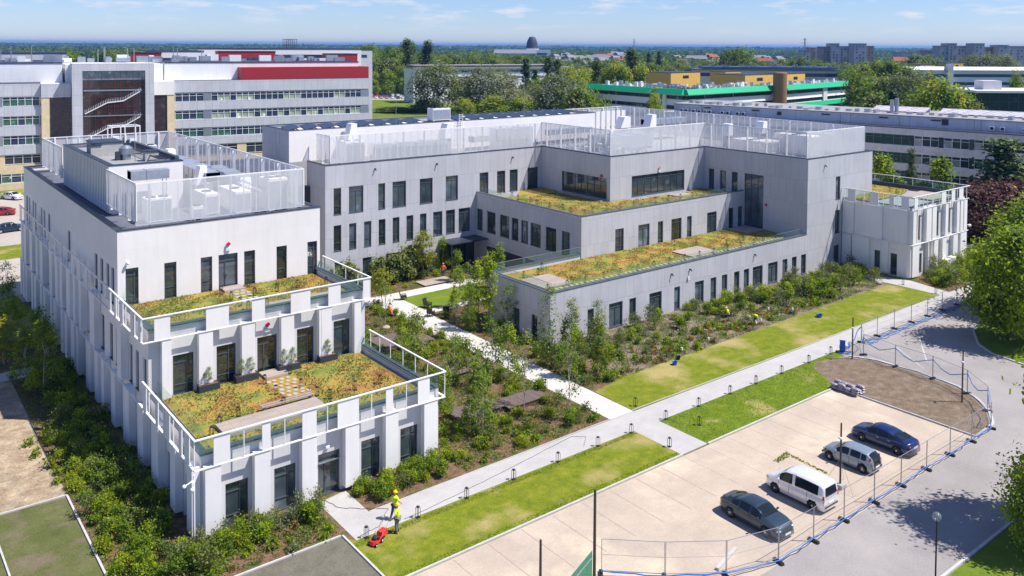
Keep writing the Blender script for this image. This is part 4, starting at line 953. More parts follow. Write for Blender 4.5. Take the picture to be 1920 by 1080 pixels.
# terrace lights and planters
def bollard(h, label, group, name='bollard_light'):
    t_ = empty(name, label=label, cat='bollard light', group=group)
    b = MB(); b.lathe((0, 0, h - .1), [(.11, 0), (.12, .03), (.12, .06), (.05, .1)], 10); b.build('cap', 'black_metal', t_, local=True)
    b = MB()
    for sx in (-.1, .1):
        for sy in (-.1, .1): b.box(sx - .012, sx + .012, sy - .012, sy + .012, 0, h - .1)
    b.box(-.12, .12, -.12, .12, 0, .03); b.build('post_frame', 'black_metal', t_, local=True)
    return Proto(t_)
gl = 'bollard lights along the paths'; BL = bollard(.74, 'black four legged bollard light at the edge of the main path', gl)
for x, y in [(24.0, 44.6), (27.6, 44.6), (31.3, 44.6), (35.2, 44.6), (39.2, 44.6), (43.1, 44.6), (46.6, 44.6), (50.5, 44.6), (54.5, 44.6), (58.6, 44.6), (62.2, 44.6), (66.0, 44.6), (70.3, 44.6), (74.0, 44.6)]: BL.at((x, y, .02))
for x, y in [(47.0, 55.2), (47.4, 73.2), (46.6, 64), (49.7, 66)]: BL.at((x, y, .02), label='black bollard light beside the pale garden path')
for x, y in [(50.4, 47.8), (51.8, 42.3), (47.2, 41.3), (103.0, 52.4), (102.5, 48.1)]: BL.at((x, y, .02), label='black bollard light standing alone in the grass')
g2 = 'small dark lights in the roof planting'
TL = bollard(.72, 'dark terrace light among the sedum of the lower white terrace', g2, 'terrace_light')
for x, y in [(23.7, 59.5), (23.6, 57.2), (23.2, 54.9), (25.5, 57.2), (25.8, 55.2), (26.3, 54.2), (20.2, 55.3), (18.7, 54.6), (17.8, 53.4), (25.9, 60.2), (28.4, 54.5), (30.4, 54.4)]: TL.at((x, y, 4.66))
for x, y in [(23.6, 68.3), (23.7, 66.3), (23.7, 64.4), (26.2, 69.2), (25.6, 66.3), (27.5, 66.4), (29.3, 66.4), (23.9, 63.2), (25.3, 63.0), (31.6, 65.8)]: TL.at((x, y, 9.2), label='dark terrace light among the sedum of the upper white terrace')
for x in np.arange(55.4, 97, 2.6): TL.at((x, 64.6 + (x * .37 % 1) * .5, 4.72), label='terrace light in the long front row of the lowest grey terrace')
for x, y in [(56.5, 70.1), (58.6, 70.2), (60.3, 71.6), (59.2, 65.4), (82.4, 68.2), (79, 68.7), (86.2, 66.5), (90, 66.8)]: TL.at((x, y, 4.72), label='dark terrace light in the planting of the lowest grey terrace')
for y in np.arange(75, 92, 2.1): TL.at((69.3 + (y * .3 % 1), y, 9.08), label='terrace light along the shaded side of the middle grey terrace')
for x in np.arange(71.5, 96, 2.3): TL.at((x, 75.0 + (x * .37 % 1) * .7, 9.08), label='dark terrace light in the planting of the middle grey terrace')
for x, y in [(108.5, 60), (111, 61), (115.5, 60), (117.5, 62), (117, 66), (120, 63.5), (120.5, 68), (116, 70)]: TL.at((x, y, 9.0), label='dark terrace light on the annex roof')

# ================================================================ CARS
def curve(pts):
    xs = np.array([p[0] for p in pts]); ys = np.array([p[1] for p in pts])
    def f(x):
        x = min(max(x, xs[0]), xs[-1]); i = min(max(int(np.searchsorted(xs, x)) - 1, 0), len(xs) - 2); t_ = (x - xs[i]) / (xs[i + 1] - xs[i])
        def sl(k):
            if k <= 0 or k >= len(xs) - 1: return (ys[min(k + 1, len(xs) - 1)] - ys[max(k - 1, 0)]) / (xs[min(k + 1, len(xs) - 1)] - xs[max(k - 1, 0)]) * .6
            a = (ys[k] - ys[k - 1]) / (xs[k] - xs[k - 1]); b = (ys[k + 1] - ys[k]) / (xs[k + 1] - xs[k]); return 0 if a * b <= 0 else 2 * a * b / (a + b)
        h = xs[i + 1] - xs[i]; m0, m1 = sl(i) * h, sl(i + 1) * h; t2, t3 = t_ * t_, t_ ** 3
        return (2 * t3 - 3 * t2 + 1) * ys[i] + (t3 - 2 * t2 + t_) * m0 + (-2 * t3 + 3 * t2) * ys[i + 1] + (t3 - t2) * m1
    return f
def make_car(name, label, cat, paint, spec, seg=64):
    """x forward. spec: L, W, top line, belt line, half width of roof, side window spans, screens, wheels"""
    Ln, Wd = spec['L'], spec['W']; h = Ln / 2
    top = curve(spec['top']); belt = curve(spec['belt']); plan = curve(spec['plan']); roofw = spec.get('roofw', .72)
    t_ = empty(name, label=label, cat=cat)
    xs = np.linspace(-h, h, seg + 1); NS = 22; grid = []
    for x in xs:
        wp = plan(x) * Wd / 2; zt_, zb_ = top(x), belt(x); zb_ = min(zb_, zt_ - .02); sill = spec.get('sill', .22); row = []
        gap = max(0, zt_ - zb_); cab = min(1, gap / .28)
        rw = wp * (roofw * cab + .86 * (1 - cab))
        for k in range(NS + 1):
            s_ = k / NS
            if s_ < .45:
                q = s_ / .45; z = sill + (zb_ - sill) * q; y = wp * (.93 + .07 * math.sin(math.pi * min(1, q * 1.1 + .05)) - .02 * (q > .9))
            elif s_ < .75:
                q = (s_ - .45) / .30; z = zb_ + (zt_ - .07 * cab - zb_) * q; y = wp * .97 + (rw - wp * .97) * (q ** (1.15))
            else:
                q = (s_ - .75) / .25; z = zt_ - .07 * cab * (1 - q) ** 2; y = rw * (1 - q)
                if cab < 1: z = zt_ + .0 * q + .025 * (1 - cab) * math.sin(q * math.pi / 2)
            row.append((x, y, z))
        grid.append(row)
    body, glass = MB(), MB()
    def cls(x, s_):
        if .47 < s_ < .73:
            for a, b in spec['side']:
                if a < x < b: return 1
        for a, b in spec['screen']:
            if a < x < b and s_ > .765: return 1
        return 0
    body_v = {}; 
    for sgn in (1, -1):
        bv, gv = len(body.v), len(glass.v)
        for mb_ in (body, glass): mb_.v += [(x, sgn * y, z) for row in grid for x, y, z in row]
        for i in range(seg):
            xm = (xs[i] + xs[i + 1]) / 2
            for k in range(NS):
                sm = (k + .5) / NS; q = (i * (NS + 1) + k, (i + 1) * (NS + 1) + k, (i + 1) * (NS + 1) + k + 1, i * (NS + 1) + k + 1)
                zz = grid[i][k][2]
                if any(math.hypot(xm - wx, zz - .3) < .37 for wx in spec['wheels']) and sm < .45: continue
                if cls(xm, sm): glass.f.append(tuple(gv + n for n in q)); glass.m.append(0)
                else: body.f.append(tuple(bv + n for n in q)); body.m.append(0)
        for i, rev in ((0, 1), (seg, 0)):
            body.face([(x, sgn * y, z) for x, y, z in grid[i]] + [(grid[i][0][0], 0, grid[i][0][2])])
    def weld(mb_, nm, mt):
        me = mb_.mesh(nm, mt); import bmesh
        bm = bmesh.new(); bm.from_mesh(me); bmesh.ops.remove_doubles(bm, verts=bm.verts, dist=.002); bmesh.ops.delete(bm, geom=[v for v in bm.verts if not v.link_faces], context='VERTS')
        bmesh.ops.recalc_face_normals(bm, faces=bm.faces); bm.to_mesh(me); bm.free(); me.polygons.foreach_set('use_smooth', [True] * len(me.polygons)); return put(nm, me, t_, local=True)
    bo = weld(body, 'body', paint); weld(glass, 'window_glass', 'car_glass')
    b = MB(); b.box(-h + .25, h - .25, -Wd * .42, Wd * .42, .14, .3)
    for wx in spec['wheels']: b.box(wx - .4, wx + .4, -Wd * .44, Wd * .44, .3, .68)
    b.build('underbody', 'black_plastic', t_, local=True)
    R_w = spec.get('rw', .335)
    for wx in spec['wheels']:
        for sg in (1, -1):
            yc = sg * (Wd / 2 - .10); we = empty('wheel', (wx, yc, R_w)); we.parent = t_
            b = MB(); b.lathe((0, 0, 0), [(R_w * .66, -.1), (R_w * .96, -.1), (R_w, -.06), (R_w, .06), (R_w * .96, .1), (R_w * .66, .1)], 24, axis='y'); b.build('tyre', 'rubber', we, local=True, smooth=True)
            b = MB(); yo = sg * .075; b.lathe((0, 0, 0), [(R_w * .67, yo), (R_w * .58, yo + sg * .03), (R_w * .56, yo)], 24, axis='y'); b.lathe((0, 0, 0), [(.05, yo), (.07, yo + sg * .03), (.01, yo + sg * .035)], 10, axis='y')
            ns = spec.get('spokes', 5)
            for s_i in range(ns):
                a = 2 * math.pi * s_i / ns + .3; ca, sa = math.cos(a), math.sin(a); wd = .036 if ns < 9 else .026
                p_ = [(.04, -wd), (R_w * .6, -wd * .7), (R_w * .6, wd * .7), (.04, wd)]
                b.face([(u * ca - v_ * sa, yo + sg * .025, u * sa + v_ * ca) for u, v_ in p_])
            b.build('rim', spec.get('rim', 'alloy'), we, local=True)
    def at_x(x, s_, push=.006):
        i = int(round((x + h) / Ln * seg)); i = min(max(i, 0), seg); k_ = int(round(s_ * NS)); return Vector(grid[i][k_])
    for nm, mt, x, y, z, sx, sy, sz in spec['lamps']:
        for sg in (1, -1): b = MB(); b.ball((0, 0, 0), sx, sy, sz, u=10, v_=6); b.build(nm, mt, t_, local=True, smooth=True, loc=(x, sg * y, z))
    for sg in (1, -1):
        b = MB(); mxx, mz = spec['mirror']; b.ball((mxx, sg * (Wd / 2 + .08), mz), .07, .11, .07, u=8, v_=5); b.box(mxx - .03, mxx + .03, min(sg * (Wd / 2 - .06), sg * (Wd / 2 + .06)), max(sg * (Wd / 2 - .06), sg * (Wd / 2 + .06)), mz - .05, mz - .01); b.build('mirror', paint, t_, local=True)
        for hx in spec['handles']:
            p = at_x(hx, .38); b = MB(); b.box(hx - .09, hx + .09, sg * (p.y + .012) - .015, sg * (p.y + .012) + .015, p.z - .015, p.z + .015); b.build('door_handle', spec.get('hmat', paint), t_, local=True)
        b = MB()
        for dx in spec['doors']:
            for k_ in range(2, 9): p, q = at_x(dx, k_ / NS), at_x(dx, (k_ + 1) / NS); b.face([(dx - .012, sg * (p.y + .004), p.z), (dx + .012, sg * (p.y + .004), p.z), (dx + .012, sg * (q.y + .004), q.z), (dx - .012, sg * (q.y + .004), q.z)])
        b.build('door_seam', 'black_plastic', t_, local=True)
    for x, z in spec['plates']: b = MB(); b.box(x - .012, x + .012, -.26, .26, z - .055, z + .055); b.build('number_plate', 'plate_white', t_, local=True)
    if 'grille' in spec: x, z0, z1 = spec['grille']; b = MB(); b.box(x - .03, x + .02, -.42, .42, z0, z1); b.build('grille', 'black_plastic', t_, local=True)
    if 'bumper' in spec:
        b = MB()
        for x, z in spec['bumper']: b.box(x - .03, x + .03, -Wd * .40, Wd * .40, z - .05, z + .05)
        b.build('bumper_strip', 'black_plastic', t_, local=True)
    return t_
sedan = dict(L=4.66, W=1.81, top=[(-2.33, .62), (-2.25, .92), (-1.85, 1.03), (-1.1, 1.30), (-.45, 1.45), (.2, 1.46), (.65, 1.36), (1.15, 1.04), (1.5, .97), (2.1, .80), (2.28, .62), (2.33, .45)],
             belt=[(-2.33, .58), (-2.1, .88), (-1.2, .98), (0, .93), (1.1, .90), (2.1, .70), (2.33, .40)], plan=[(-2.33, .72), (-2.1, .9), (-1.5, .98), (0, 1.0), (1.4, .98), (2.05, .9), (2.33, .66)],
             side=[(-1.25, -.72), (-.64, .16), (.24, .92)], screen=[(-1.75, -.98), (.52, 1.18)], wheels=(-1.33, 1.36), spokes=10,
             lamps=[('headlight', 'lamp_clear', 2.12, .62, .64, .14, .2, .07), ('taillight', 'lamp_red', -2.20, .60, .80, .08, .15, .08)], mirror=(.85, .98), handles=(-.75, .1), doors=(-.7, .2, 1.02), plates=((2.335, .40), (-2.335, .62)), grille=(2.30, .48, .64), roofw=.70)
c1 = make_car('parked_car', 'graphite saloon car parked nearest the camera with its nose to the fence', 'car', 'paint_graphite', sedan); c1.location = (43.9, 31.3, .012); c1.rotation_euler.z = rad(-92)
van = dict(L=4.42, W=1.86, top=[(-2.21, .7), (-2.19, 1.2), (-2.08, 1.72), (-1.7, 1.83), (-.5, 1.86), (.45, 1.80), (.85, 1.62), (1.3, 1.18), (1.6, 1.05), (2.0, .92), (2.17, .7), (2.21, .5)],
           belt=[(-2.21, .6), (-2.18, 1.12), (-1, 1.12), (0, 1.08), (1.2, 1.02), (2.0, .8), (2.21, .45)], plan=[(-2.21, .93), (-1.9, .98), (0, 1.0), (1.4, .98), (1.95, .9), (2.21, .7)],
           side=[(-1.80, -1.0), (-.96, -.14), (.06, 1.05)], screen=[(.72, 1.32)], wheels=(-1.42, 1.36), spokes=12,
           lamps=[('headlight', 'lamp_clear', 2.0, .68, .80, .16, .16, .12), ('taillight', 'lamp_red', -2.15, .80, .95, .07, .08, .26)], mirror=(1.0, 1.12), handles=(-.15, .2), doors=(-1.0, .3, 1.1), plates=((2.22, .45), (-2.225, .62)), grille=(2.18, .5, .72), roofw=.84, bumper=((-2.2, .42),))
c2 = make_car('parked_van', 'white passenger van parked between the graphite saloon and the silver hatchback', 'van', 'paint_white', van); c2.location = (48.75, 31.35, .012); c2.rotation_euler.z = rad(90)
b = MB(); b.face([(-2.215, -.62, 1.12), (-2.215, .62, 1.12), (-2.125, .56, 1.62), (-2.125, -.56, 1.62)]); b.v = [(x - .012, y, z) for x, y, z in b.v]; b.build('rear_window', 'car_glass', c2, local=True)
hatch = dict(L=3.84, W=1.65, top=[(-1.92, .5), (-1.9, .85), (-1.72, 1.18), (-1.4, 1.38), (-.6, 1.45), (.1, 1.44), (.45, 1.34), (1.0, 1.0), (1.35, .92), (1.75, .74), (1.92, .5)],
             belt=[(-1.92, .45), (-1.86, .88), (-1, .92), (0, .9), (.9, .86), (1.6, .72), (1.92, .42)], plan=[(-1.92, .78), (-1.7, .93), (-1, 1.0), (.6, 1.0), (1.4, .95), (1.7, .86), (1.92, .62)],
             side=[(-1.42, -1.08), (-1.0, -.28), (-.2, .8)], screen=[(-1.9, -1.5), (.36, 1.02)], wheels=(-1.22, 1.26), rw=.29, spokes=9,
             lamps=[('headlight', 'lamp_clear', 1.72, .55, .66, .12, .15, .1), ('taillight', 'lamp_red', -1.70, .62, .98, .07, .07, .22)], mirror=(.72, .94), handles=(-.85, -.1), doors=(-.95, -.24, .82), plates=((1.93, .4), (-1.93, .5)), bumper=((-1.9, .42), (1.88, .4)))
c3 = make_car('parked_car', 'small silver hatchback parked behind the leaning lamp pole', 'car', 'paint_silver', hatch); c3.location = (55.6, 31.75, .012); c3.rotation_euler.z = rad(92)
import copy
acc = copy.deepcopy(sedan); acc.update(L=4.68, W=1.84, spokes=5, rw=.33, hmat='alloy', wheels=(-1.36, 1.35))
acc['top'] = [(-2.34, .6), (-2.27, .96), (-1.85, 1.06), (-1.05, 1.28), (-.35, 1.43), (.3, 1.44), (.75, 1.34), (1.25, 1.02), (1.6, .95), (2.1, .80), (2.28, .62), (2.34, .45)]; acc['belt'] = [(-2.34, .56), (-2.1, .92), (-1.2, .98), (0, .93), (1.2, .9), (2.1, .7), (2.34, .4)]; acc['plan'] = [(-2.34, .74), (-2.1, .9), (-1.5, .98), (0, 1.0), (1.4, .98), (2.05, .9), (2.34, .68)]
acc['plates'] = ((2.345, .4), (-2.345, .68))
c4 = make_car('parked_car', 'dark blue saloon parked farthest from the camera in the row', 'car', 'paint_blue', acc); c4.location = (60.2, 31.75, .012); c4.rotation_euler.z = rad(90)
# cars far off: one body per colour, light meshes shared
far = {}
for pc in ('white', 'red', 'navy', 'silver', 'graphite', 'blue', 'beige'):
    far[pc] = Proto(make_car('parked_car', 'far ' + pc, 'car', 'paint_' + pc, sedan, 40)); far[pc].r['group'] = 'cars in the far car parks'
far['white'].at((24.3, 184, .01), rad(-60), label='white car parked on the yard by the yellow ground floor')
far['red'].at((20.4, 168, .01), rad(160), label='red car in the yard beyond the white building')
far['navy'].at((19.6, 152.5, .01), rad(10), label='dark blue car nearest the white building in the back yard')
far['blue'].at((29.0, 184.6, .01), rad(-60), label='blue car half hidden behind the white roof corner')
R5 = random.Random(12)
for rr in range(3):
    for i in range(9):
        p = BF(-86 + i * 2.9 + R5.uniform(-.2, .2), 464 + rr * 11 + i * .4); pc = R5.choice(['white', 'white', 'red', 'silver', 'navy', 'graphite', 'blue', 'beige'])
        far[pc].at(p, rad(60 + R5.uniform(-3, 3)), label=pc + ' car in the ' + ['front', 'middle', 'back'][rr] + ' row beyond the clinic, ' + ['left', 'centre', 'right'][i // 3])
for i in range(9):
    p = BF(96 + i * 3.3, 222 - i * .5); pc = R5.choice(['white', 'red', 'silver', 'navy', 'blue', 'graphite']); far[pc].at(p, rad(40), label=pc + ' car parked between the green banded offices and the trees')
for q in far.values(): q.drop()

# ================================================================ PEOPLE
def make_person(label, loc, rz, vest, legs_mat, pose='stand', helmet='helmet_yellow', arms=((.34, .18, 1.05), (-.34, .12, 1.05))):
    """skinned skeleton facing +y, clothing as children"""
    t_ = empty('person', loc, rz, label, 'person')
    if pose == 'walk': ft = ((.11, .22), (-.11, -.26))
    else: ft = ((.13, .02), (-.13, .0))
    if pose == 'bend':
        hip, chest, neck, head = (0, -.25, .72), (0, .12, .98), (0, .28, 1.02), (0, .40, 1.03); arms = ((.24, .42, .35), (-.24, .40, .35)); knee = .4
    elif pose == 'crouch':
        hip, chest, neck, head = (0, -.18, .35), (0, .02, .74), (0, .10, .90), (0, .16, 1.02); arms = ((.2, .45, .4), (-.2, .45, .4)); knee = .45
    else: hip, chest, neck, head = (0, 0, .93), (0, .01, 1.30), (0, .01, 1.50), (0, .03, 1.64); knee = .5
    V_, E_, Rr = [], [], []
    def nv(p, r, par=None):
        V_.append(p); Rr.append(r); i = len(V_) - 1
        if par is not None: E_.append((par, i))
        return i
    pel = nv(hip, (.15, .12)); wst = nv(tuple((a * .55 + b * .45) for a, b in zip(hip, chest)), (.14, .11), pel); ch = nv(chest, (.17, .125), wst); co = nv(tuple(Vector(chest) * .45 + Vector(neck) * .55), (.13, .095), ch); nk = nv(neck, (.056, .057), co); hd = nv(tuple(Vector(head) - Vector((0, 0, .05))), (.075, .085), nk); nv(tuple(Vector(head) + Vector((0, 0, .09))), (.07, .08), hd)
    for sg, (fx, fy), (ax, ay, az) in ((1, ft[0], arms[0]), (-1, ft[1], arms[1])):
        hp = nv((hip[0] + sg * .1, hip[1], hip[2] - .06), (.095, .1), pel)
        ky = hip[1] * .3 + fy * .5 + (.16 if pose in ('bend',) else .42 if pose == 'crouch' else .05); kn = nv((sg * .12, ky, knee), (.065, .068), hp); an = nv((fx, fy - .03, .1), (.042, .045), kn); nv((fx, fy + .14, .045), (.042, .035), an)
        sh = nv((sg * .20, chest[1], chest[2] + .10 if pose != 'bend' else chest[2]), (.06, .06), ch); s_ = Vector(V_[sh]); hnd = Vector((ax, ay, az)); el = (s_ + hnd) / 2 + Vector((sg * .06, -.08, -.02)); e_ = nv(tuple(el), (.043, .043), sh); wr = nv(tuple(hnd), (.03, .028), e_)
        d = (hnd - el).normalized(); pm_ = nv(tuple(hnd + d * .07), (.038, .018), wr)
    me = bpy.data.meshes.new('body'); me.from_pydata([tuple(v) for v in V_], E_, []); me.materials.append(M['skin'])
    o = put('body', me, t_, local=True); sk = o.modifiers.new('skin', 'SKIN'); sk.use_smooth_shade = True
    for i, sv in enumerate(me.skin_vertices[0].data): sv.radius = Rr[i]; sv.use_root = (i == 0)
    ss = o.modifiers.new('sub', 'SUBSURF'); ss.levels = ss.render_levels = 1
    # fingers and thumb, curled
    fg = MB()
    for sg, i in ((1, 0), (-1, 1)):
        wv = [v for v in V_ if True]
    hands = [Vector(V_[k]) for k in range(len(V_)) if Rr[k] == (.038, .018)]
    for hi, p in enumerate(hands):
        for f_ in range(4): a = Vector((0, (f_ - 1.5) * .02, 0)); fg.tube([p + a, p + a + Vector((0, .01, -.045)), p + a + Vector((-.015 * (1 if hi == 0 else -1), .01, -.075))], [.009, .008, .006], 5)
        fg.tube([p + Vector((0, .03, .03)), p + Vector((0, .055, 0)), p + Vector((0, .055, -.025))], [.010, .009, .007], 5)
    fg.build('fingers', 'skin', t_, local=True)
    # clothing: trousers, vest as slightly larger skins of the same joints
    def cloth(nm, idx, mt, grow):
        mp2 = {k_: n for n, k_ in enumerate(idx)}; me = bpy.data.meshes.new(nm); me.from_pydata([V_[k_] for k_ in idx], [(mp2[a], mp2[b]) for a, b in E_ if a in mp2 and b in mp2], []); me.materials.append(M[mt])
        o = put(nm, me, t_, local=True); sk = o.modifiers.new('skin', 'SKIN'); sk.use_smooth_shade = True
        for n, sv in enumerate(me.skin_vertices[0].data): r = Rr[idx[n]]; sv.radius = (r[0] + grow, r[1] + grow); sv.use_root = (n == 0)
        s2 = o.modifiers.new('sub', 'SUBSURF'); s2.levels = s2.render_levels = 1
    legs = [0] + [k_ for k_ in range(6, len(V_)) if Rr[k_] in ((.095, .1), (.065, .068), (.042, .045))]
    cloth('trousers', legs, legs_mat, .022)
    cloth('shirt', [2] + [k_ for k_ in range(7, len(V_)) if Rr[k_] in ((.06, .06), (.043, .043)) and k_ > 5], vest, .014)
    cloth('vest', [0, 1, 2, 3], vest, .038)
    b = MB()
    for fx, fy in ft: b.ball((fx, fy + .05, .05), .055, .15, .055, u=8, v_=5)
    b.build('boots', 'black_plastic', t_, local=True)
    hc = Vector(head) + Vector((0, 0, .06))
    b = MB(); b.ball((hc.x, hc.y, hc.z), .125, .145, .13, z_from=.05, u=14); b.lathe((hc.x, hc.y + .02, hc.z), [(.15, 0), (.155, .012), (.12, .02)], 14); b.build('helmet', helmet, t_, local=True, smooth=True)
    b = MB(); f0 = Vector(head); b.ball((f0.x - .03, f0.y + .085, f0.z + .01), .012); b.ball((f0.x + .03, f0.y + .085, f0.z + .01), .012); b.box(f0.x - .02, f0.x + .02, f0.y + .082, f0.y + .092, f0.z - .065, f0.z - .055); b.build('face_marks', 'black_plastic', t_, local=True)
    b = MB(); b.ball((f0.x, f0.y + .095, f0.z - .02), .013, .02, .02); b.ball((f0.x - .085, f0.y, f0.z - .01), .012, .02, .03); b.ball((f0.x + .085, f0.y, f0.z - .01), .012, .02, .03); b.build('nose_and_ears', 'skin', t_, local=True)
    return t_
make_person('worker in yellow vest and helmet standing on the grass behind the red mower', (25.75, 43.95, .02), rad(35), 'hivis', 'trousers_light')
make_person('worker in a yellow vest and helmet stepping along the path behind the other one', (26.35, 45.3, .03), rad(-70), 'hivis', 'trousers', 'walk')
make_person('worker in a yellow vest bending over the plants near the long lawn', (75.6, 54.4, .02), rad(120), 'hivis', 'trousers', 'bend')
make_person('worker in a yellow vest crouching against the grey facade among the shrubs', (75.0, 57.6, .02), rad(60), 'hivis', 'trousers', 'crouch')
make_person('worker in orange standing in the court bed by the dark entrance', (59.3, 89.9, .02), rad(150), 'hivis_orange', 'trousers', helmet='hivis_orange')
make_person('worker in orange crouching in the planting beside the pale garden path', (46.0, 80.0, .02), rad(30), 'hivis_orange', 'trousers', 'crouch', 'hivis_orange')

# mower
mo = empty('lawn_mower', (24.15, 43.75, .02), rad(205), 'red petrol lawn mower standing on the grass edge', 'lawn mower')
b = MB(); b.prism([(-.35, -.25), (.3, -.25), (.42, -.12), (.42, .12), (.3, .25), (-.35, .25)], .1, .28, top=[(-.33, -.22), (.26, -.22), (.36, -.1), (.36, .1), (.26, .22), (-.33, .22)]); b.build('deck', 'mower_red', mo, local=True)
b = MB(); b.lathe((.05, 0, .28), [(.17, 0), (.18, .12), (.12, .2), (.05, .22)], 12); b.box(-.12, .05, .12, .24, .3, .42); b.build('engine', 'black_plastic', mo, local=True)
b = MB(); b.prism([(-.95, -.22), (-.36, -.2), (-.36, .2), (-.95, .22)], .22, .5, top=[(-.92, -.18), (-.4, -.18), (-.4, .18), (-.92, .18)]); b.build('grass_box', 'mower_red', mo, local=True)
for x, r in ((.3, .1), (-.28, .13)):
    for y in (-.28, .28): b = MB(); b.lathe((x, y, r), [(r, -.03), (r, .03)], 14, axis='y'); b.lathe((x, y, r), [(r * .5, -.036), (r * .5, .036)], 10, axis='y', mi=1); b.build('wheel', ['rubber', 'light_off'], mo, local=True)
b = MB()
for y in (-.2, .2): b.tube([(-.3, y, .3), (-1.25, y, .98)], .013, 6)
b.tube([(-1.25, -.2, .98), (-1.25, .2, .98)], .016, 6); b.build('handle', 'galvanised', mo, local=True)

# ================================================================ SITE FENCE, HOSES, POLES
def fence_panel(l):
    t_ = empty('site_fence', label='wire mesh site fence panel', cat='fence', group='mobile site fence panels')
    b = MB(); b.box(0, l, -.003, .003, .2, 1.95); b.build('mesh_infill', 'fence_mesh', t_, local=True)
    b = MB()
    for x in (.03, l - .03): b.tube([(x, 0, .05), (x, 0, 2.0)], .021, 6)
    for z in (.18, 1.98, 1.1): b.tube([(.03, 0, z), (l - .03, 0, z)], .018 if z != 1.1 else .008, 6)
    b.build('tube_frame', 'galvanised', t_, local=True); return t_
ffo = empty('ballast_block', label='dark block foot holding the site fence', cat='fence block', group='feet of the site fence')
b = MB(); b.prism([(-.36, -.12), (.36, -.12), (.36, .12), (-.36, .12)], 0, .14, top=[(-.33, -.1), (.33, -.1), (.33, .1), (-.33, .1)]); b.build('block', 'black_metal', ffo, local=True)
b = MB(); b.box(-.06, .06, -.04, .04, .14, .18); b.build('socket', 'rubber', ffo, local=True)
WH = ['at the far end behind the maple', 'second from the far end', 'third from the far end', 'fourth along the lawn path', 'fifth along the lawn path', 'beside the upper road line', 'beside the lower road line', 'at the blue trolley corner', 'at the first bend of the island', 'left of the island middle', 'right of the island middle', 'before the dark island pole', 'at the rounded island tip', 'at the sharp corner of the hose', 'right behind the blue saloon', 'left behind the blue saloon', 'behind the silver hatchback', 'between hatchback and van', 'behind the white van', 'between van and graphite saloon', 'at the nose of the graphite saloon', 'just past the graphite saloon', 'before the loose kerb block', 'left of the loose kerb block', 'at the green fence']
FF = Proto(ffo); FP = Proto(fence_panel(3.5))
feet = [(103.4, 44.5), (99.9, 44.5), (96.5, 44.55), (93.0, 44.5), (89.5, 44.55), (86.0, 44.6), (82.4, 44.5), (79.3, 44.5), (76.2, 42.5), (75.75, 39.1), (75.65, 35.6), (74.7, 32.2), (72.4, 29.6), (69.3, 28.05), (65.85, 28.0), (62.4, 28.0), (58.9, 28.0), (55.35, 28.0), (51.9, 28.0), (48.4, 28.05), (44.9, 27.95), (41.45, 28.0), (38.0, 29.0), (35.2, 31.0), (32.6, 33.4)]
for i, (x, y) in enumerate(feet):
    x2, y2 = feet[min(i + 1, len(feet) - 1)]; x0, y0 = feet[max(0, i - 1)]; a = math.atan2(y2 - y0, x2 - x0)
    FF.at((x, y, .015), a + math.pi / 2, label='dark block under the site fence ' + WH[i])
    if i < len(feet) - 1:
        a = math.atan2(y2 - y, x2 - x); l = math.hypot(x2 - x, y2 - y)
        FP.at((x, y, .1), a, (l / 3.5, 1, 1), label='wire mesh site fence starting ' + WH[i])
def sag(pts, r, name, mat, label, cat, seed=1, amp=.12, z=None):
    R = random.Random(seed); out_ = []
    for i in range(len(pts) - 1):
        p, q = Vector(pts[i]), Vector(pts[i + 1])
        for k_ in range(6): t__ = k_ / 6; v = p.lerp(q, t__); v += Vector((R.uniform(-amp, amp), R.uniform(-amp, amp), 0)); out_.append(v)
    out_.append(Vector(pts[-1])); b = MB(); b.tube(out_, r, 6); return tag(b.build(name, mat, smooth=True), label, cat)
sag([(x, y - .12, .2 + (i % 2) * .12) for i, (x, y) in enumerate(feet[13:])], 0.035, 'supply_hose', 'blue_plastic', 'blue water hose lying along the fence in front of the cars', 'hose', 1, .06)
hp = []
for i in range(7, 14):
    (x, y), (x2, y2) = feet[i], feet[i + 1] if i < 13 else feet[i]
    hp += [(x, y, 1.75), ((x * 3 + x2) / 4, (y * 3 + y2) / 4, 1.25 - .35 * (i == 7)), ((x + x2) / 2, (y + y2) / 2, 1.05 - .5 * (i == 7))]
hp = hp[:-2] + [(69.3, 28.05, .6), (68.8, 27.9, .2)]
sag(hp, .035, 'supply_hose', 'blue_plastic', 'blue hose slung from post to post round the bare island', 'hose', 2, .03)
for k_ in range(4): sag([(x, y - .2 - .2 * k_, .05) for x, y in feet[:8]], .026, 'supply_hose', 'blue_plastic', ['blue hose nearest the path fence on the road', 'second blue hose beside the path fence', 'third blue hose beside the path fence', 'outermost blue hose beside the path fence'][k_], 'hose', 5 + k_, .16)
sag([(74.9, 43.9, .06), (75.4, 44.3, .1), (76, 43.7, .07), (75.2, 43.5, .12), (74.8, 44.1, .1), (75.8, 44.4, .15), (76.8, 44.3, .3), (79.2, 44.5, 1.6)], .05, 'supply_hose', 'blue_plastic', 'coil of blue hose at the blue trolley', 'hose', 3, .1)
tr_ = empty('hose_trolley', (75.4, 44.2, .02), rad(30), 'blue plastic trolley standing at the fence corner', 'trolley')
b = MB(); b.box(-.35, .35, -.25, .25, .15, .5); b.box(-.4, .4, -.3, .3, .5, .56); b.build('tray', 'blue_plastic', tr_, local=True)
b = MB(); b.box(-.35, -.3, -.25, .25, .56, 1.2); b.box(-.35, -.3, -.3, .3, 1.2, 1.26); b.build('handle', 'blue_plastic', tr_, local=True)
for x in (-.25, .25):
    for y in (-.25, .25): b = MB(); b.lathe((x, y, .09), [(.09, -.02), (.09, .02)], 10, axis='y'); b.build('wheel', 'rubber', tr_, local=True)
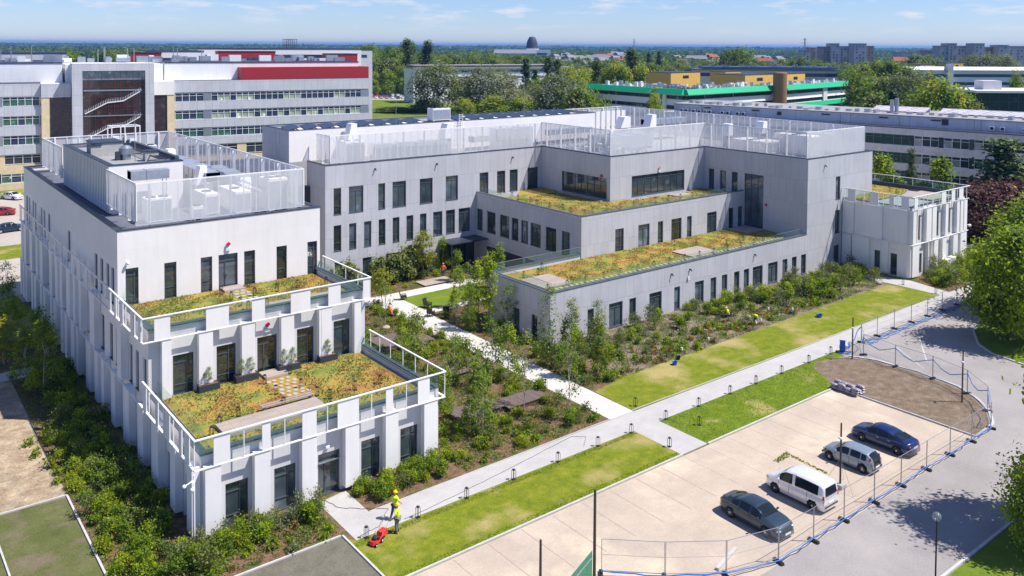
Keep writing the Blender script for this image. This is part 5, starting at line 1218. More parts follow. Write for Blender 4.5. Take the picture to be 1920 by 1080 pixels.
sag([(26.8, 44.9, .04), (30, 45.2, .04), (35, 45.8, .04), (39, 46.4, .04), (42.6, 46.9, .04), (43.4, 46.2, .04), (42.2, 45.2, .04)], .011, 'power_cable', 'black_plastic', 'thin dark cable lying along the main path', 'cable', 8, .03)
sag([(23.9, 50.0, .04), (24.2, 48.6, .04), (25.3, 47.6, .04), (26.6, 46.6, .04), (25.2, 45.2, .04), (23.8, 45.0, .04)], .013, 'power_cable', 'black_plastic', 'thin dark cable running out of the glass door', 'cable', 9, .05)
def pole(x, y, h, label, r=.07, lamp=False, guys=False, cam_=True, mat='rust_pole'):
    t_ = empty('lamp_post' if lamp else 'wooden_pole', (x, y, 0), 0, label, 'lamp post' if lamp else 'pole')
    b = MB(); b.tube([(0, 0, 0), (0, 0, h)], [r, r * .8], 8); b.build('pole', mat, t_, local=True)
    if cam_: b = MB(); b.tube([(0, 0, h - 1), (-.25, -.1, h - .9)], .03, 6); b.ball((-.3, -.12, h - .9), .1, .16, .08); b.build('floodlight', 'light_off', t_, local=True)
    if guys:
        b = MB()
        for a in (20, 140, 250): b.tube([(0, 0, h * .45), (1.3 * math.cos(rad(a)), 1.3 * math.sin(rad(a)), .02)], .012, 4)
        b.build('guy_wire', 'galvanised', t_, local=True); b = MB(); b.box(-.3, .3, -.3, .3, .01, .3); b.build('base_block', 'concrete', t_, local=True)
    if lamp: b = MB(); b.ball((0, 0, h + .2), .24, u=14, v_=10); b.build('globe', 'globe_glass', t_, local=True, smooth=True)
    return t_
pole(74.4, 42.6, 4.0, 'brown pole beside the blue trolley'); pole(72.6, 31.7, 4.4, 'thin dark pole standing on the bare island')
pole(51.9, 30.4, 4.4, 'brown pole on a concrete block between the van and the hatchback', guys=True); pole(31.9, 33.2, 5.2, 'tall rusty pole at the green fence', cam_=False, r=.09); pole(29.2, 34.6, 2.7, 'short rusty pole left of the green fence', cam_=False, r=.08)
pole(45.9, 21.2, 4.0, 'black lamp post with a clear globe at the bottom edge', r=.05, lamp=True, cam_=False, mat='black_metal')
pole(14.0, 121.6, 4.2, 'lamp post with a white globe beyond the left end of the white building', r=.06, lamp=True, cam_=False, mat='black_metal')
gf = empty('picket_fence', (31.5, 33.0, 0), 0, 'green picket fence running off the bottom of the frame', 'fence')
b = MB()
for i in range(28): x, y = -.16 * i * .93, -.16 * i * .37; b.obox((x, y), rad(21), .05, .012, .1, 2.0)
b.build('picket', 'picket_green', gf, local=True); b = MB()
for z in (.4, 1.6): b.obox((-2.1, -.86), rad(21.7), 2.2, .02, z, z + .06)
b.build('rail', 'galvanised', gf, local=True)
cb_ = MB(); cb_.prism([(38.1, 29.6), (40.6, 30.2), (40.55, 30.4), (38.05, 29.8)], .015, .16); tag(cb_.build('kerb_block', 'concrete_kerb'), 'loose concrete kerb block on the car park near the corner', 'kerb block')
# stack of filled bags
pl = empty('pallet', (67.1, 38.8, .02), rad(88), 'low pallet under the plastic bags', 'pallet')
b = MB()
for y in np.arange(-.5, .55, .14): b.box(-1.1, 1.1, y, y + .1, .1, .13)
b.build('board', 'timber', pl, local=True); b = MB()
for y in (-.45, 0, .4): b.box(-1.1, 1.1, y, y + .1, 0, .1)
b.build('bearer', 'timber', pl, local=True)
bgp = empty('soil_bag', label='grey plastic bag in the stack on the pallet', cat='bag', group='plastic bags stacked on the pallet')
b = MB(); b.ball((0, 0, .09), .36, .22, .11, u=14, v_=9); b.v = [(max(-.32, min(.32, x * 1.1)), max(-.19, min(.19, y * 1.15)), z) for x, y, z in b.v]; b.build('sack', 'bag_plastic', bgp, local=True, smooth=True); b = MB(); b.box(-.36, -.3, -.12, .12, .07, .09); b.build('seam', 'light_off', bgp, local=True)
BG = Proto(bgp); R6 = random.Random(7)
for lv in range(3):
    for i in range(3):
        for j in range(4):
            if lv == 2 and R6.random() < .4: continue
            a = rad(88) + R6.uniform(-.15, .15); BG.at((67.1 + (j - 1.5) * .0 + (i - 1) * .48 + R6.uniform(-.04, .04), 38.8 + (j - 1.5) * .62 + R6.uniform(-.05, .05), .15 + lv * .19), a, label='grey plastic bag in the ' + ['bottom', 'middle', 'top'][lv] + ' layer of the stack on the pallet')
# planters on the lower terrace
def planter(x, y, w_, label, n):
    t_ = empty('planter', (x, y, 4.66), 0, label, 'planter')
    b = MB(); b.box(-w_ / 2, w_ / 2, -.3, -.26, 0, .48); b.box(-w_ / 2, w_ / 2, .26, .3, 0, .48); b.box(-w_ / 2, -w_ / 2 + .04, -.26, .26, 0, .48); b.box(w_ / 2 - .04, w_ / 2, -.26, .26, 0, .48); b.build('trough', 'anthracite', t_, local=True)
    b = MB(); b.box(-w_ / 2 + .04, w_ / 2 - .04, -.26, .26, .3, .42); b.build('soil', 'soil_pot', t_, local=True); return t_
PLT = [(20.1, 60.9, 1.5, 'black planter left of the others below the first fin', 1), (22.9, 61.0, 1.7, 'black planter just left of the terrace door', 2), (26.2, 61.0, 1.7, 'black planter just right of the terrace door', 3), (29.4, 61.0, 1.5, 'black planter farthest right on the lower terrace', 1)]
for q in PLT: planter(*q)
# small garden things
def deck(poly, z, label, mat='deck_boards'):
    t_ = empty('timber_deck', (poly[0][0], poly[0][1], 0), 0, label, 'deck'); b = MB(); b.prism(poly, z - .05, z); b.build('boards', mat, t_); b = MB(); cx, cy = sum(p[0] for p in poly) / len(poly), sum(p[1] for p in poly) / len(poly); b.prism([(cx + (x - cx) * .94, cy + (y - cy) * .94) for x, y in poly], .02, z - .05); b.build('joists', 'old_wood', t_)
deck([(37.0, 53.6), (41.3, 53.6), (41.3, 55.8), (37.0, 55.8)], .45, 'brown timber deck among the young trees nearest the main path'); deck([(41.4, 53.1), (45.6, 53.1), (45.6, 55.0), (41.4, 55.0)], .38, 'second brown deck joined to the front one on its right')
deck([(41.8, 61.6), (46.0, 61.6), (46.0, 64.4), (41.8, 64.4)], .35, 'brown deck in the shade in the middle of the garden'); deck([(40.2, 70.6), (45.6, 70.6), (45.6, 74.6), (40.2, 74.6)], .3, 'brown deck seen through the glass railing')
deck([(55.0, 87.4), (59.3, 87.4), (59.3, 89.6), (55.0, 89.6)], .2, 'pale pinkish deck by the court path below the facade', 'deck_light')
def armchair(x, y, rz, label):
    t_ = empty('garden_chair', (x, y, .03), rz, label, 'chair')
    b = MB(); b.box(-.35, .35, -.35, .3, .3, .42); b.build('seat', 'black_plastic', t_, local=True); b = MB(); b.prism([(-.35, .25), (.35, .25), (.35, .33), (-.35, .33)], .3, 1.0, top=[(-.33, .45), (.33, .45), (.33, .52), (-.33, .52)]); b.build('backrest', 'black_plastic', t_, local=True)
    for sx in (-.36, .3): b = MB(); b.box(sx, sx + .06, -.35, .3, .5, .58); b.build('armrest', 'black_plastic', t_, local=True)
    for sx in (-.33, .27):
        for sy in (-.33, .22): b = MB(); b.box(sx, sx + .06, sy, sy + .06, 0, .5 if sy < 0 else .3); b.build('leg', 'black_plastic', t_, local=True)
armchair(50.3, 84.6, 1.2, 'dark garden chair at the far left corner of the court lawn'); armchair(49.6, 77.6, 2.2, 'dark garden chair on the crossing of the pale paths'); armchair(51.3, 77.2, 2.6, 'dark garden chair right of the path crossing')
armchair(50.9, 80.3, .4, 'slim dark chair standing on the near corner of the court lawn')
for i, (x, y, r, lb) in enumerate([(46.6, 71.8, .5, 'round pinkish boulder beside the pale path'), (43.6, 76.8, .45, 'pale boulder in the planting behind the white building'), (46.9, 67.6, .35, 'smaller boulder below the pinkish one'), (101, 54.4, .4, 'flat pale stone at the end of the long bed'), (76.8, 56.2, .35, 'grey stone in the middle of the long bed')]):
    b = MB(); b.ball((x, y, r * .35), r, r * .8, r * .55, u=12, v_=8); R = random.Random(i); b.v = [(a + R.uniform(-.04, .04), c_ + R.uniform(-.04, .04), d + R.uniform(-.03, .03)) for a, c_, d in b.v]; tag(b.build('boulder', 'boulder', smooth=True), lb, 'boulder')
def bucket(x, y, mat, label, r=.22):
    t_ = empty('bucket', (x, y, .02), 0, label, 'bucket'); b = MB(); b.lathe((0, 0, 0), [(r * .75, 0), (r, .32), (r * .9, .3), (r * .7, .05)], 12); b.build('pail', mat, t_, local=True); b = MB(); b.tube([(-r, 0, .3), (-r * .5, 0, .45), (r * .5, 0, .45), (r, 0, .3)], .012, 5); b.build('bail', 'galvanised', t_, local=True)
bucket(83.2, 51.6, 'blue_plastic', 'dark blue bucket on the long lawn', .35); bucket(59.9, 51.9, 'blue_plastic', 'blue bucket at the edge of the long lawn near the corner', .25); bucket(61.2, 52.6, 'black_plastic', 'black bucket beside the blue one'); bucket(70.6, 56.6, 'yellow_plastic', 'yellow bucket standing in the long bed', .3)
def sprink(x, y, lb): t_ = empty('spotlight_stake', (x, y, .02), 0, lb, 'garden light'); b = MB(); b.tube([(0, 0, 0), (0, 0, .55)], .03, 6); b.build('stake', 'galvanised', t_, local=True); b = MB(); b.box(-.07, .07, -.07, .07, .5, .75); b.build('head', 'light_off', t_, local=True)
for i, (x, y) in enumerate([(62.3, 53.1), (66.6, 53.4), (74.6, 53.6), (75.6, 53.7), (81.6, 53.9), (79.6, 55.6)]): sprink(x, y, ['white garden light at the near end of the long bed', 'white garden light on the lawn edge of the long bed', 'left of two white garden lights below the bending worker', 'right of two white garden lights below the bending worker', 'white garden light before the dark blue bucket', 'white garden light deeper in the long bed'][i])

# ================================================================ VEGETATION
def leaf_mesh(name, cen, size, mat, rng, up=.35, out_c=None, aspect=1.5, mats=None, mi=None):
    """small leaf-shaped faces (a folded-free quad each) scattered at the given centres"""
    n = len(cen); nr = rng.normal(size=(n, 3)); nr /= np.linalg.norm(nr, axis=1)[:, None]
    if out_c is not None: d = cen - out_c; d /= (np.linalg.norm(d, axis=1)[:, None] + 1e-6); nr = nr * .75 + d * .7
    nr[:, 2] += up; nr /= np.linalg.norm(nr, axis=1)[:, None]
    a = np.cross(nr, rng.normal(size=(n, 3))); a /= np.linalg.norm(a, axis=1)[:, None]; b2 = np.cross(nr, a)
    s_ = (size * rng.uniform(.6, 1.35, n))[:, None]; A, B = a * s_ * aspect / 2, b2 * s_ / 2
    v = np.stack([cen - A, cen - B * .9 - A * .1, cen + A, cen + B * .9 - A * .1], 1).reshape(-1, 3)
    me = bpy.data.meshes.new(name); me.vertices.add(4 * n); me.vertices.foreach_set('co', v.astype(np.float32).ravel())
    me.loops.add(4 * n); me.loops.foreach_set('vertex_index', np.arange(4 * n, dtype=np.int32)); me.polygons.add(n)
    me.polygons.foreach_set('loop_start', np.arange(0, 4 * n, 4, dtype=np.int32)); me.polygons.foreach_set('loop_total', np.full(n, 4, np.int32))
    for q in (mats or [mat]): me.materials.append(M[q])
    if mi is not None: me.polygons.foreach_set('material_index', mi.astype(np.int32))
    me.update(calc_edges=True); return me
def crown_points(kind, h, r, n, rng, z0=None):
    """leaf centres gathered in clumps along limbs, so the outline is uneven and gaps stay open"""
    nc = {'round': 46, 'cone': 40, 'column': 34, 'loose': 26, 'spruce': 60, 'pine': 22, 'bush': 16, 'weep': 40}[kind]
    cl = []; z0 = z0 if z0 is not None else h * .25
    for i in range(nc):
        u = rng.random(); a = rng.uniform(0, 2 * math.pi); e = rng.uniform(.35, 1) ** .5
        if kind in ('round', 'weep'): z = z0 + (h - z0) * u; q = math.sqrt(max(0, 1 - (2 * u - .9) ** 2 * .85)); rr = r * q
        elif kind in ('cone', 'spruce'): z = z0 + (h - z0) * u ** 1.3; rr = r * (1 - u ** 1.3) ** (.8 if kind == 'cone' else 1.0) + .04 * h * (kind == 'cone')
        elif kind == 'column': z = z0 + (h - z0) * u; rr = r * math.sin(math.pi * min(1, .18 + .8 * u)) ** .6
        elif kind == 'loose': z = z0 + (h - z0) * u; rr = r * math.sin(math.pi * (.12 + .82 * u))
        elif kind == 'pine': z = z0 + (h - z0) * (i / nc); rr = r * (1 - .6 * i / nc)
        else: z = .15 * h + .75 * h * u; rr = r * (1 - .5 * u)
        cl.append((rr * e * math.cos(a), rr * e * math.sin(a), z))
    cl = np.array(cl); sp = {'round': .24, 'cone': .24, 'column': .4, 'loose': .26, 'spruce': .17, 'pine': .2, 'bush': .34, 'weep': .22}[kind] * r
    idx = rng.integers(0, nc, n); w_ = rng.uniform(.6, 1.3, nc)[idx]
    off = rng.normal(size=(n, 3)) * sp * w_[:, None]
    if kind == 'spruce': off[:, 2] *= .35; d = np.hypot(cl[idx, 0], cl[idx, 1]) + .01; t_ = rng.random(n); off[:, 0] += -cl[idx, 0] * t_ * .7; off[:, 1] += -cl[idx, 1] * t_ * .7; off[:, 2] += t_ * .25 * d
    if kind == 'round': off[:, 2] *= .75
    if kind == 'weep': off[:, 2] = -np.abs(off[:, 2]) * 2.0
    p = cl[idx] + off; p[:, 2] = np.clip(p[:, 2], .05, None); return p, cl
def make_tree(name, kind, h, r, n, size, mat, bark='trunk_bark', tr=.05, z0=None, seed=0, label='tree', group=None, cat='tree', limbs=7, mats=None):
    rng = np.random.default_rng(seed); t_ = empty(name, label=label, cat=cat, group=group)
    p, cl = crown_points(kind, h, r, n, rng, z0)
    mi = None
    if mats: ci = rng.integers(0, len(mats), len(cl)); d2 = ((p[:, None, :] - cl[None]) ** 2).sum(2); mi = ci[d2.argmin(1)]
    put('crown', leaf_mesh('crown', p, size, mat, rng, out_c=np.array([0, 0, h * .5]), mats=mats, mi=mi), t_, local=True)
    b = MB(); R = random.Random(seed)
    top = h * (.93 if kind in ('cone', 'spruce', 'column', 'loose', 'pine') else .7)
    pts = [(R.uniform(-.02, .02) * h * (i > 0), R.uniform(-.02, .02) * h * (i > 0), top * i / 5) for i in range(6)]
    b.tube(pts, [tr * (1 - .16 * i) for i in range(6)], 7)
    for i in range(limbs):
        c_ = cl[R.randrange(len(cl))]; zb = max(h * .12, c_[2] * .55); q = (c_[0] * .45, c_[1] * .45, zb + (c_[2] - zb) * .55); b.tube([(0, 0, zb), q, tuple(c_)], [tr * .45, tr * .3, tr * .12], 5, caps=False)
    b.build('trunk', bark, t_, local=True); return Proto(t_)
# --- young trees of the garden
gg = 'young trees in the garden'
YT = {
    'pyr': make_tree('young_tree', 'cone', 5.5, .85, 2400, .115, 'leaf_mid', 'pale_bark', .05, 1.0, 1, 'x', gg, mats=['leaf_mid', 'leaf_bright', 'leaf_bright']),
    'pyr2': make_tree('young_tree', 'cone', 5.5, .9, 2600, .115, 'leaf_bright', 'pale_bark', .05, 1.2, 2, 'x', gg, mats=['leaf_yellow', 'leaf_mid', 'leaf_mid']),
    'loose': make_tree('young_tree', 'loose', 6.0, .9, 620, .12, 'leaf_olive', 'pale_bark', .04, 1.6, 3, 'x', gg, limbs=16, mats=['leaf_olive', 'leaf_mid']),
    'loose2': make_tree('young_tree', 'loose', 5.0, .85, 800, .12, 'leaf_mid', 'pale_bark', .04, 1.2, 4, 'x', gg, limbs=16),
    'col': make_tree('young_tree', 'column', 7.0, .6, 2000, .14, 'leaf_dark', 'trunk_bark', .06, .8, 5, 'x', gg, mats=['leaf_mid', 'leaf_bright', 'leaf_bright']),
    'yel': make_tree('young_tree', 'round', 5.5, 1.3, 1500, .18, 'leaf_yellow', 'trunk_bark', .06, 2.0, 6, 'x', gg, limbs=12),
    'bushy': make_tree('young_tree', 'bush', 3.0, 1.0, 1000, .14, 'leaf_mid', 'trunk_bark', .05, .4, 7, 'x', gg, mats=['leaf_olive', 'leaf_mid']),
}
pine = make_tree('pine_tree', 'pine', 3.4, 1.5, 2600, .22, 'leaf_needle', 'trunk_bark', .07, .4, 8, 'x', 'mountain pines by the facade', limbs=10, mats=['leaf_needle', 'leaf_olive'])
GT = [(44.3, 49.2, 6.3, 'loose', 'thin airy tree standing nearest the pale path mouth'), (52.3, 54.1, 6.0, 'pyr2', 'dense yellow green pyramidal tree right of the pale path'), (51.5, 60.2, 6.9, 'loose', 'tall sparse tree before the corner of the low grey block'), (54.9, 60.6, 5.0, 'pyr2', 'olive pyramidal tree at the lit corner of the low grey block'),
      (45.4, 58.4, 4.9, 'pyr', 'bright green slim tree left of the pale path, second from the front'), (43.3, 58.0, 5.9, 'loose2', 'grey green sparse tree left of the bright slim one'), (37.7, 52.5, 5.2, 'pyr', 'dense tree over the front timber deck'), (37.1, 50.8, 5.0, 'loose2', 'thin stemmed tree in front of the timber deck tree'),
      (42.6, 52.7, 6.5, 'loose', 'tall see-through tree behind the second deck'), (41.0, 60.4, 4.5, 'loose2', 'medium airy tree left of the shaded deck'), (37.0, 55.8, 4.0, 'pyr', 'narrow tree at the right corner of the lower terrace'), (51.9, 69.9, 8.0, 'col', 'tallest dark columnar tree beside the low grey block'),
      (53.0, 73.6, 6.2, 'col', 'second columnar tree behind the tallest one'), (52.9, 75.0, 5.9, 'loose', 'very thin bare looking tree left of the columnar pair'), (53.7, 78.2, 4.5, 'pyr', 'small narrow tree at the court lawn edge'), (53.1, 68.3, 4.9, 'loose2', 'grey green tree against the shaded side of the low grey block'),
      (43.9, 77.5, 4.7, 'loose', 'airy tree left of the crouching orange worker'), (47.2, 84.0, 4.0, 'yel', 'olive broad tree behind the upper terrace corner'), (57.0, 90.9, 5.7, 'yel', 'yellowish tree in front of the long grey facade'), (60.8, 92.3, 4.4, 'pyr', 'small green tree right of the yellowish one'),
      (43.5, 71.4, 2.9, 'bushy', 'bushy tree in the bed left of the pale path'), (46.1, 75.0, 2.3, 'bushy', 'low bushy tree near the crouching orange worker'), (63.6, 86.0, 2.6, 'yel', 'small yellow tree before the open ground floor'), (58.4, 60.6, 4.3, 'loose', 'thin grey tree by the lit facade of the low grey block'),
      (50.6, 58.6, 3.6, 'bushy', 'bushy tree right of the shaded path stretch'), (44.0, 63.2, 3.2, 'bushy', 'bushy tree at the shaded deck'), (50.6, 55.4, 4.6, 'pyr', 'broad green tree at the mouth of the pale path, right side'), (62.2, 81.8, 5.4, 'col', 'bright columnar tree at the far right corner of the court lawn'), (59.4, 86.9, 3.9, 'pyr', 'narrow tree just right of the orange worker'),
      (40.3, 66.0, 3.6, 'bushy', 'rounded tree seen over the glass railing'), (36.2, 68.0, 3.4, 'loose2', 'airy tree close to the white building side'), (51.2, 72.6, 4.6, 'pyr', 'dense tree below the thin bare one'), (41.5, 70.0, 3.8, 'pyr', 'slim tree left of the far timber deck')]
Rg = random.Random(21)
base_h = {'pyr': 5.5, 'pyr2': 5.5, 'loose': 6.0, 'loose2': 5.0, 'col': 7.0, 'yel': 5.5, 'bushy': 3.0}
for x, y, h, kd, lb in GT: s_ = h / base_h[kd]; q = min(1.25, max(.85, s_ ** .6)); YT[kd].at((x, y, 0), Rg.uniform(0, 6.28), (q, q, s_), label=lb)
for (x, y, s_), lb in zip([(55.1, 92.0, 1.15), (53.0, 91.4, 1.0), (51.0, 91.8, .95), (46.9, 91.2, 1.0), (44.6, 90.5, .9), (57.6, 92.4, .8)], ['big spreading pine in front of the long facade', 'pine left of the big spreading one', 'pine third from the right at the facade', 'pine behind the upper terrace railing', 'small pine nearest the white building', 'low pine right of the big spreading one']): pine.at((x, y, 0), Rg.uniform(0, 6), s_, label=lb)
WT = [(11.8, 82.9, 4.7, 'pyr', 'slim sunlit tree at the left path, farthest left of three'), (12.6, 79.3, 6.4, 'pyr', 'tallest dark tree in the shade of the white building'), (13.3, 81.2, 5.4, 'pyr', 'tree close behind the tallest shaded one'), (12.4, 96.1, 4.3, 'pyr', 'green tree beyond the left path'), (14.0, 110.5, 4.6, 'loose2', 'airy tree at the far corner of the white building'), (14.0, 91, 4.2, 'pyr', 'tree between the left path and the white wall'), (11.0, 89.4, 4.4, 'pyr2', 'sunlit tree on the left frame edge'), (9.6, 92.8, 5.2, 'pyr', 'dark tree on the left frame edge'), (12.8, 101, 4.6, 'pyr', 'tree farther along the white wall'), (8.8, 96.6, 5.0, 'loose2', 'loose tree at the left edge beyond the path')]
for x, y, h, kd, lb in WT: s_ = h / base_h[kd]; YT[kd].at((x, y, 0), Rg.uniform(0, 6.28), (1.15, 1.15, s_), label=lb)
for (x, y, _, n), i in zip([(p[0], p[1], p[2], p[4]) for p in PLT], range(4)):
    for j in range(n if n < 3 else 2):
        YT['loose2'].at((x + (-.35 + .7 * j if n > 1 else 0), y, 5.0), Rg.uniform(0, 6), (.34, .34, .26), label='small tree in the ' + ['leftmost', 'second', 'third', 'rightmost'][i] + ' black planter', group='small planter trees')
# --- big trees
oak = make_tree('maple_tree', 'round', 11.5, 4.3, 22000, .28, 'leaf_bright', 'trunk_bark', .22, 2.2, 31, 'large maple at the right edge of the road', None, mats=['leaf_bright', 'leaf_bright', 'leaf_mid', 'leaf_bright'], limbs=18)
oak.at((91.9, 35.4, 0), 0, (.85, .85, .96)); oak.at((103.6, 37.0, 0), 2, (1.05, 1.05, 1.08), label='second large maple behind the first, cut by the frame'); oak.at((103, 32, 0), 4, 1, label='third maple off the right edge whose crown reaches the frame')
oak.at((59.2, 18.2, 0), 1, (.66, .66, 1.35), label='tall maple at the bottom right whose shadow falls over the road'); oak.at((54.8, 18.6, 0), 5, (.5, .5, .5), label='low maple in the bottom right corner')
spruce = make_tree('spruce_tree', 'spruce', 10.5, 3.4, 9000, .32, 'leaf_spruce', 'trunk_bark', .2, .6, 33, 'broad blue green spruce before the striped office block', None, 'tree', 10, mats=['leaf_spruce', 'leaf_needle'])
spruce.at((158.8, 63.2, 0), 0, (2.0, 2.0, 1.27)); spruce.at((147.4, 74.0, 0), 1, (.5, .5, 1.08), label='slim dark spruce behind the annex railing')
purple = make_tree('purple_tree', 'round', 7.5, 3.6, 7000, .32, 'leaf_purple', 'trunk_bark', .2, .6, 34, 'x', 'purple leaved trees behind the annex')
for x, y, s_, lb in ((135.3, 58.2, .98, 'purple leaved tree nearest the annex'), (138.2, 55.8, 1.05, 'middle purple leaved tree'), (141.8, 52.6, 1.0, 'purple leaved tree at the right edge'), (141, 59.6, .95, 'purple leaved tree behind the middle one'), (146, 55, 1.0, 'purple leaved tree behind, at the right edge')): purple.at((x, y, 0), x, s_, label=lb)
lime = make_tree('lime_tree', 'cone', 9, 2.4, 5200, .34, 'leaf_bright', 'trunk_bark', .16, .8, 35, 'x', 'light green trees behind the annex roof', mats=['leaf_bright', 'leaf_mid'])
for x, y, h, lb in ((143.4, 77.2, 9.8, 'leftmost light green tree beside the grey block'), (145.2, 75.8, 6.5, 'low green tree left of the slim spruce'), (148.9, 69.8, 9.6, 'bright rounded tree above the annex railing'), (148.0, 72.4, 5.6, 'small tree right of the slim spruce'), (146.5, 71.0, 5.2, 'low tree in front of the bright rounded one')): lime.at((x, y, 0), x, (1.0, 1.0, h / 9), label=lb)

# --- shrubs and perennials
def make_bush(name, r, h, n, size, mats, seed, label, group, cat='shrub', kind='bush'):
    rng = np.random.default_rng(seed); t_ = empty(name, label=label, cat=cat, group=group); p, cl = crown_points(kind, h, r, n, rng, .1)
    ci = rng.integers(0, len(mats), len(cl)); mi = ci[((p[:, None, :] - cl[None]) ** 2).sum(2).argmin(1)]
    put('foliage', leaf_mesh('foliage', p, size, mats[0], rng, mats=mats, mi=mi, up=.5), t_, local=True)
    b = MB(); R = random.Random(seed)
    for i in range(5): c_ = cl[R.randrange(len(cl))]; b.tube([(0, 0, 0), (c_[0] * .6, c_[1] * .6, c_[2] * .7), tuple(c_)], [.02, .014, .006], 4, caps=False)
    b.build('stem', 'trunk_bark', t_, local=True); q = Proto(t_); q.look = label; return q
SB = [make_bush('leafy_shrub', .55, 1.0, 800, .10, ['leaf_mid', 'leaf_bright'], 41, 'fresh green', 'x'), make_bush('twiggy_shrub', .6, 1.3, 600, .09, ['leaf_olive', 'leaf_mid'], 42, 'olive twiggy', 'x'), make_bush('leafy_shrub', .5, .8, 760, .095, ['leaf_bright', 'leaf_yellow'], 43, 'yellow green', 'x'), make_bush('twiggy_shrub', .6, 1.5, 600, .09, ['leaf_silver', 'leaf_olive'], 44, 'grey leaved', 'x'), make_bush('dark_shrub', .55, 1.1, 800, .10, ['leaf_dark', 'leaf_mid'], 45, 'deep green', 'x')]  # olive and grey kinds are plain shrubs of no known species
LOW = [make_bush('perennial', .32, .42, 170, .10, ['leaf_mid', 'leaf_bright'], 51, 'fresh green', 'x', 'plant'), make_bush('perennial', .3, .4, 150, .10, ['leaf_olive', 'leaf_silver'], 52, 'grey green', 'x', 'plant'), make_bush('perennial', .3, .45, 150, .10, ['leaf_yellow', 'leaf_mid'], 53, 'yellowish', 'x', 'plant'), make_bush('perennial', .28, .35, 140, .10, ['leaf_rust', 'leaf_olive'], 54, 'rusty red', 'x', 'plant')]
Rb = random.Random(77)
def inpoly(x, y, P_):
    c_ = False; n = len(P_)
    for i in range(n):
        (x1, y1), (x2, y2) = P_[i], P_[(i + 1) % n]
        if (y1 > y) != (y2 > y) and x < (x2 - x1) * (y - y1) / (y2 - y1) + x1: c_ = not c_
    return c_
keep_off = [(36.8, 53.0, 45.8, 55.9), (41.6, 61.4, 46.2, 64.6), (40, 70.4, 45.8, 74.8), (54.8, 87.2, 59.5, 89.8)]
def zone(x, y, cuts):
    ax, qs = cuts; v = x if ax == 'x' else y
    for lim, nm in qs:
        if v < lim: return nm
    return qs[-1][1]
def row2(x, y, cuts):
    if cuts is CW: return ', outer row' if x < 14 else ', wall row'
    if cuts is CB: return ', wall side' if y > 59.3 else ', lawn side'
    if cuts is CG: return ', left' if x < 38 else ', middle' if x < 43 else ', right'
    return ''
CB = ('x', [(61, 'near corner'), (69, 'near part'), (77, 'middle'), (86, 'far middle'), (94, 'far part'), (200, 'annex end')])
CG = ('y', [(51, 'by the main path'), (55, 'round the front deck'), (60, 'behind the front deck'), (66, 'by the shaded deck'), (73, 'below the far deck'), (79, 'near the path crossing'), (200, 'at the court')])
CW = ('y', [(56, 'near the corner mast'), (62, 'beside the lower terrace'), (70, 'beside the upper terrace'), (78, 'beside the roof screen'), (200, 'by the left path')])
def scatter(poly, n, protos, wts, label, group, smin, smax, mind, dens=None, cuts=CB):
    xs, ys = [p[0] for p in poly], [p[1] for p in poly]; out_ = []; tries = 0
    while len(out_) < n and tries < n * 60:
        tries += 1; x, y = Rb.uniform(min(xs), max(xs)), Rb.uniform(min(ys), max(ys))
        if not inpoly(x, y, poly) or (dens and Rb.random() > dens(x, y)): continue
        if any(a < x < c_ and b < y < d for a, b, c_, d in keep_off) or any((x - a) ** 2 + (y - b) ** 2 < mind * mind for a, b in out_): continue
        out_.append((x, y)); s_ = Rb.uniform(smin, smax); pr = Rb.choices(protos, wts)[0]
        pr.at((x, y, 0), Rb.uniform(0, 6.28), (s_, s_, s_ * Rb.uniform(.8, 1.2)), label=('tall ' if s_ > (smin + smax) / 2 else 'low ') + pr.look + ' ' + label + ', ' + zone(x, y, cuts) + row2(x, y, cuts), group=group)
scatter([(54.2, 57.5), (101.6, 57.5), (105.5, 62), (54.2, 62.2)], 72, SB, (3, 4, 2, 3, 1), 'shrub against the lit grey facade', 'shrubs along the grey facade', .6, 1.1, .75)
scatter([(84, 54.5), (104.5, 55), (105.5, 61.8), (80, 61.8)], 34, SB, (2, 3, 2, 4, 1), 'shrub in the dense thicket of the long bed', 'shrubs at the far end of the long bed', 1.0, 1.6, .9)
scatter([(50.2, 52.6), (84, 54), (92, 54), (92, 58), (54, 58)], 125, LOW, (3, 4, 2, 3), 'perennial in the open soil', 'perennials of the long bed', .7, 1.4, .55)
scatter([(50.0, 52.4), (53.6, 53), (53.6, 77.5), (50.2, 77.5)], 38, SB, (3, 3, 1, 1, 4), 'shrub right of the pale path', 'shrubs right of the pale path', .55, 1.0, .7, cuts=CG)
scatter([(25.9, 47.6), (33.4, 47.9), (33.4, 50), (25.9, 49.9)], 19, SB, (4, 1, 3, 0, 1), 'shrub right of the glass door', 'shrubs by the front windows', .65, 1.05, .6, cuts=('x', [(28, 'beside the door'), (30.5, 'middle'), (99, 'garden end')]))
scatter([(33.4, 47.9), (46.6, 47.9), (46.7, 84.4), (33.6, 84.4)], 96, SB, (5, 2, 4, 1, 1), 'shrub left of the pale path', 'shrubs of the garden', .55, 1.05, .8, lambda x, y: 1.0 if y < 56 else .55, cuts=CG)
scatter([(33.2, 47.5), (46.7, 47.5), (46.7, 84.4), (33.6, 84.4)], 120, LOW, (4, 2, 3, 1), 'plant left of the pale path', 'perennials of the garden', .8, 1.5, .5, cuts=CG)
scatter([(36.5, 87.8), (62.5, 87.6), (60.5, 93), (36.5, 93)], 32, SB, (2, 3, 3, 1, 2), 'shrub below the long facade', 'shrubs of the court bed', .5, .95, .7, cuts=('x', [(45, 'left'), (52, 'left middle'), (57, 'right middle'), (99, 'right')]))
scatter([(51.5, 77.6), (61.5, 77.6), (61.5, 78.3), (51.5, 78.3)], 6, SB, (1, 1, 1, 1, 1), 'shrub behind the court lawn', 'shrubs behind the court lawn', .6, 1, .6)
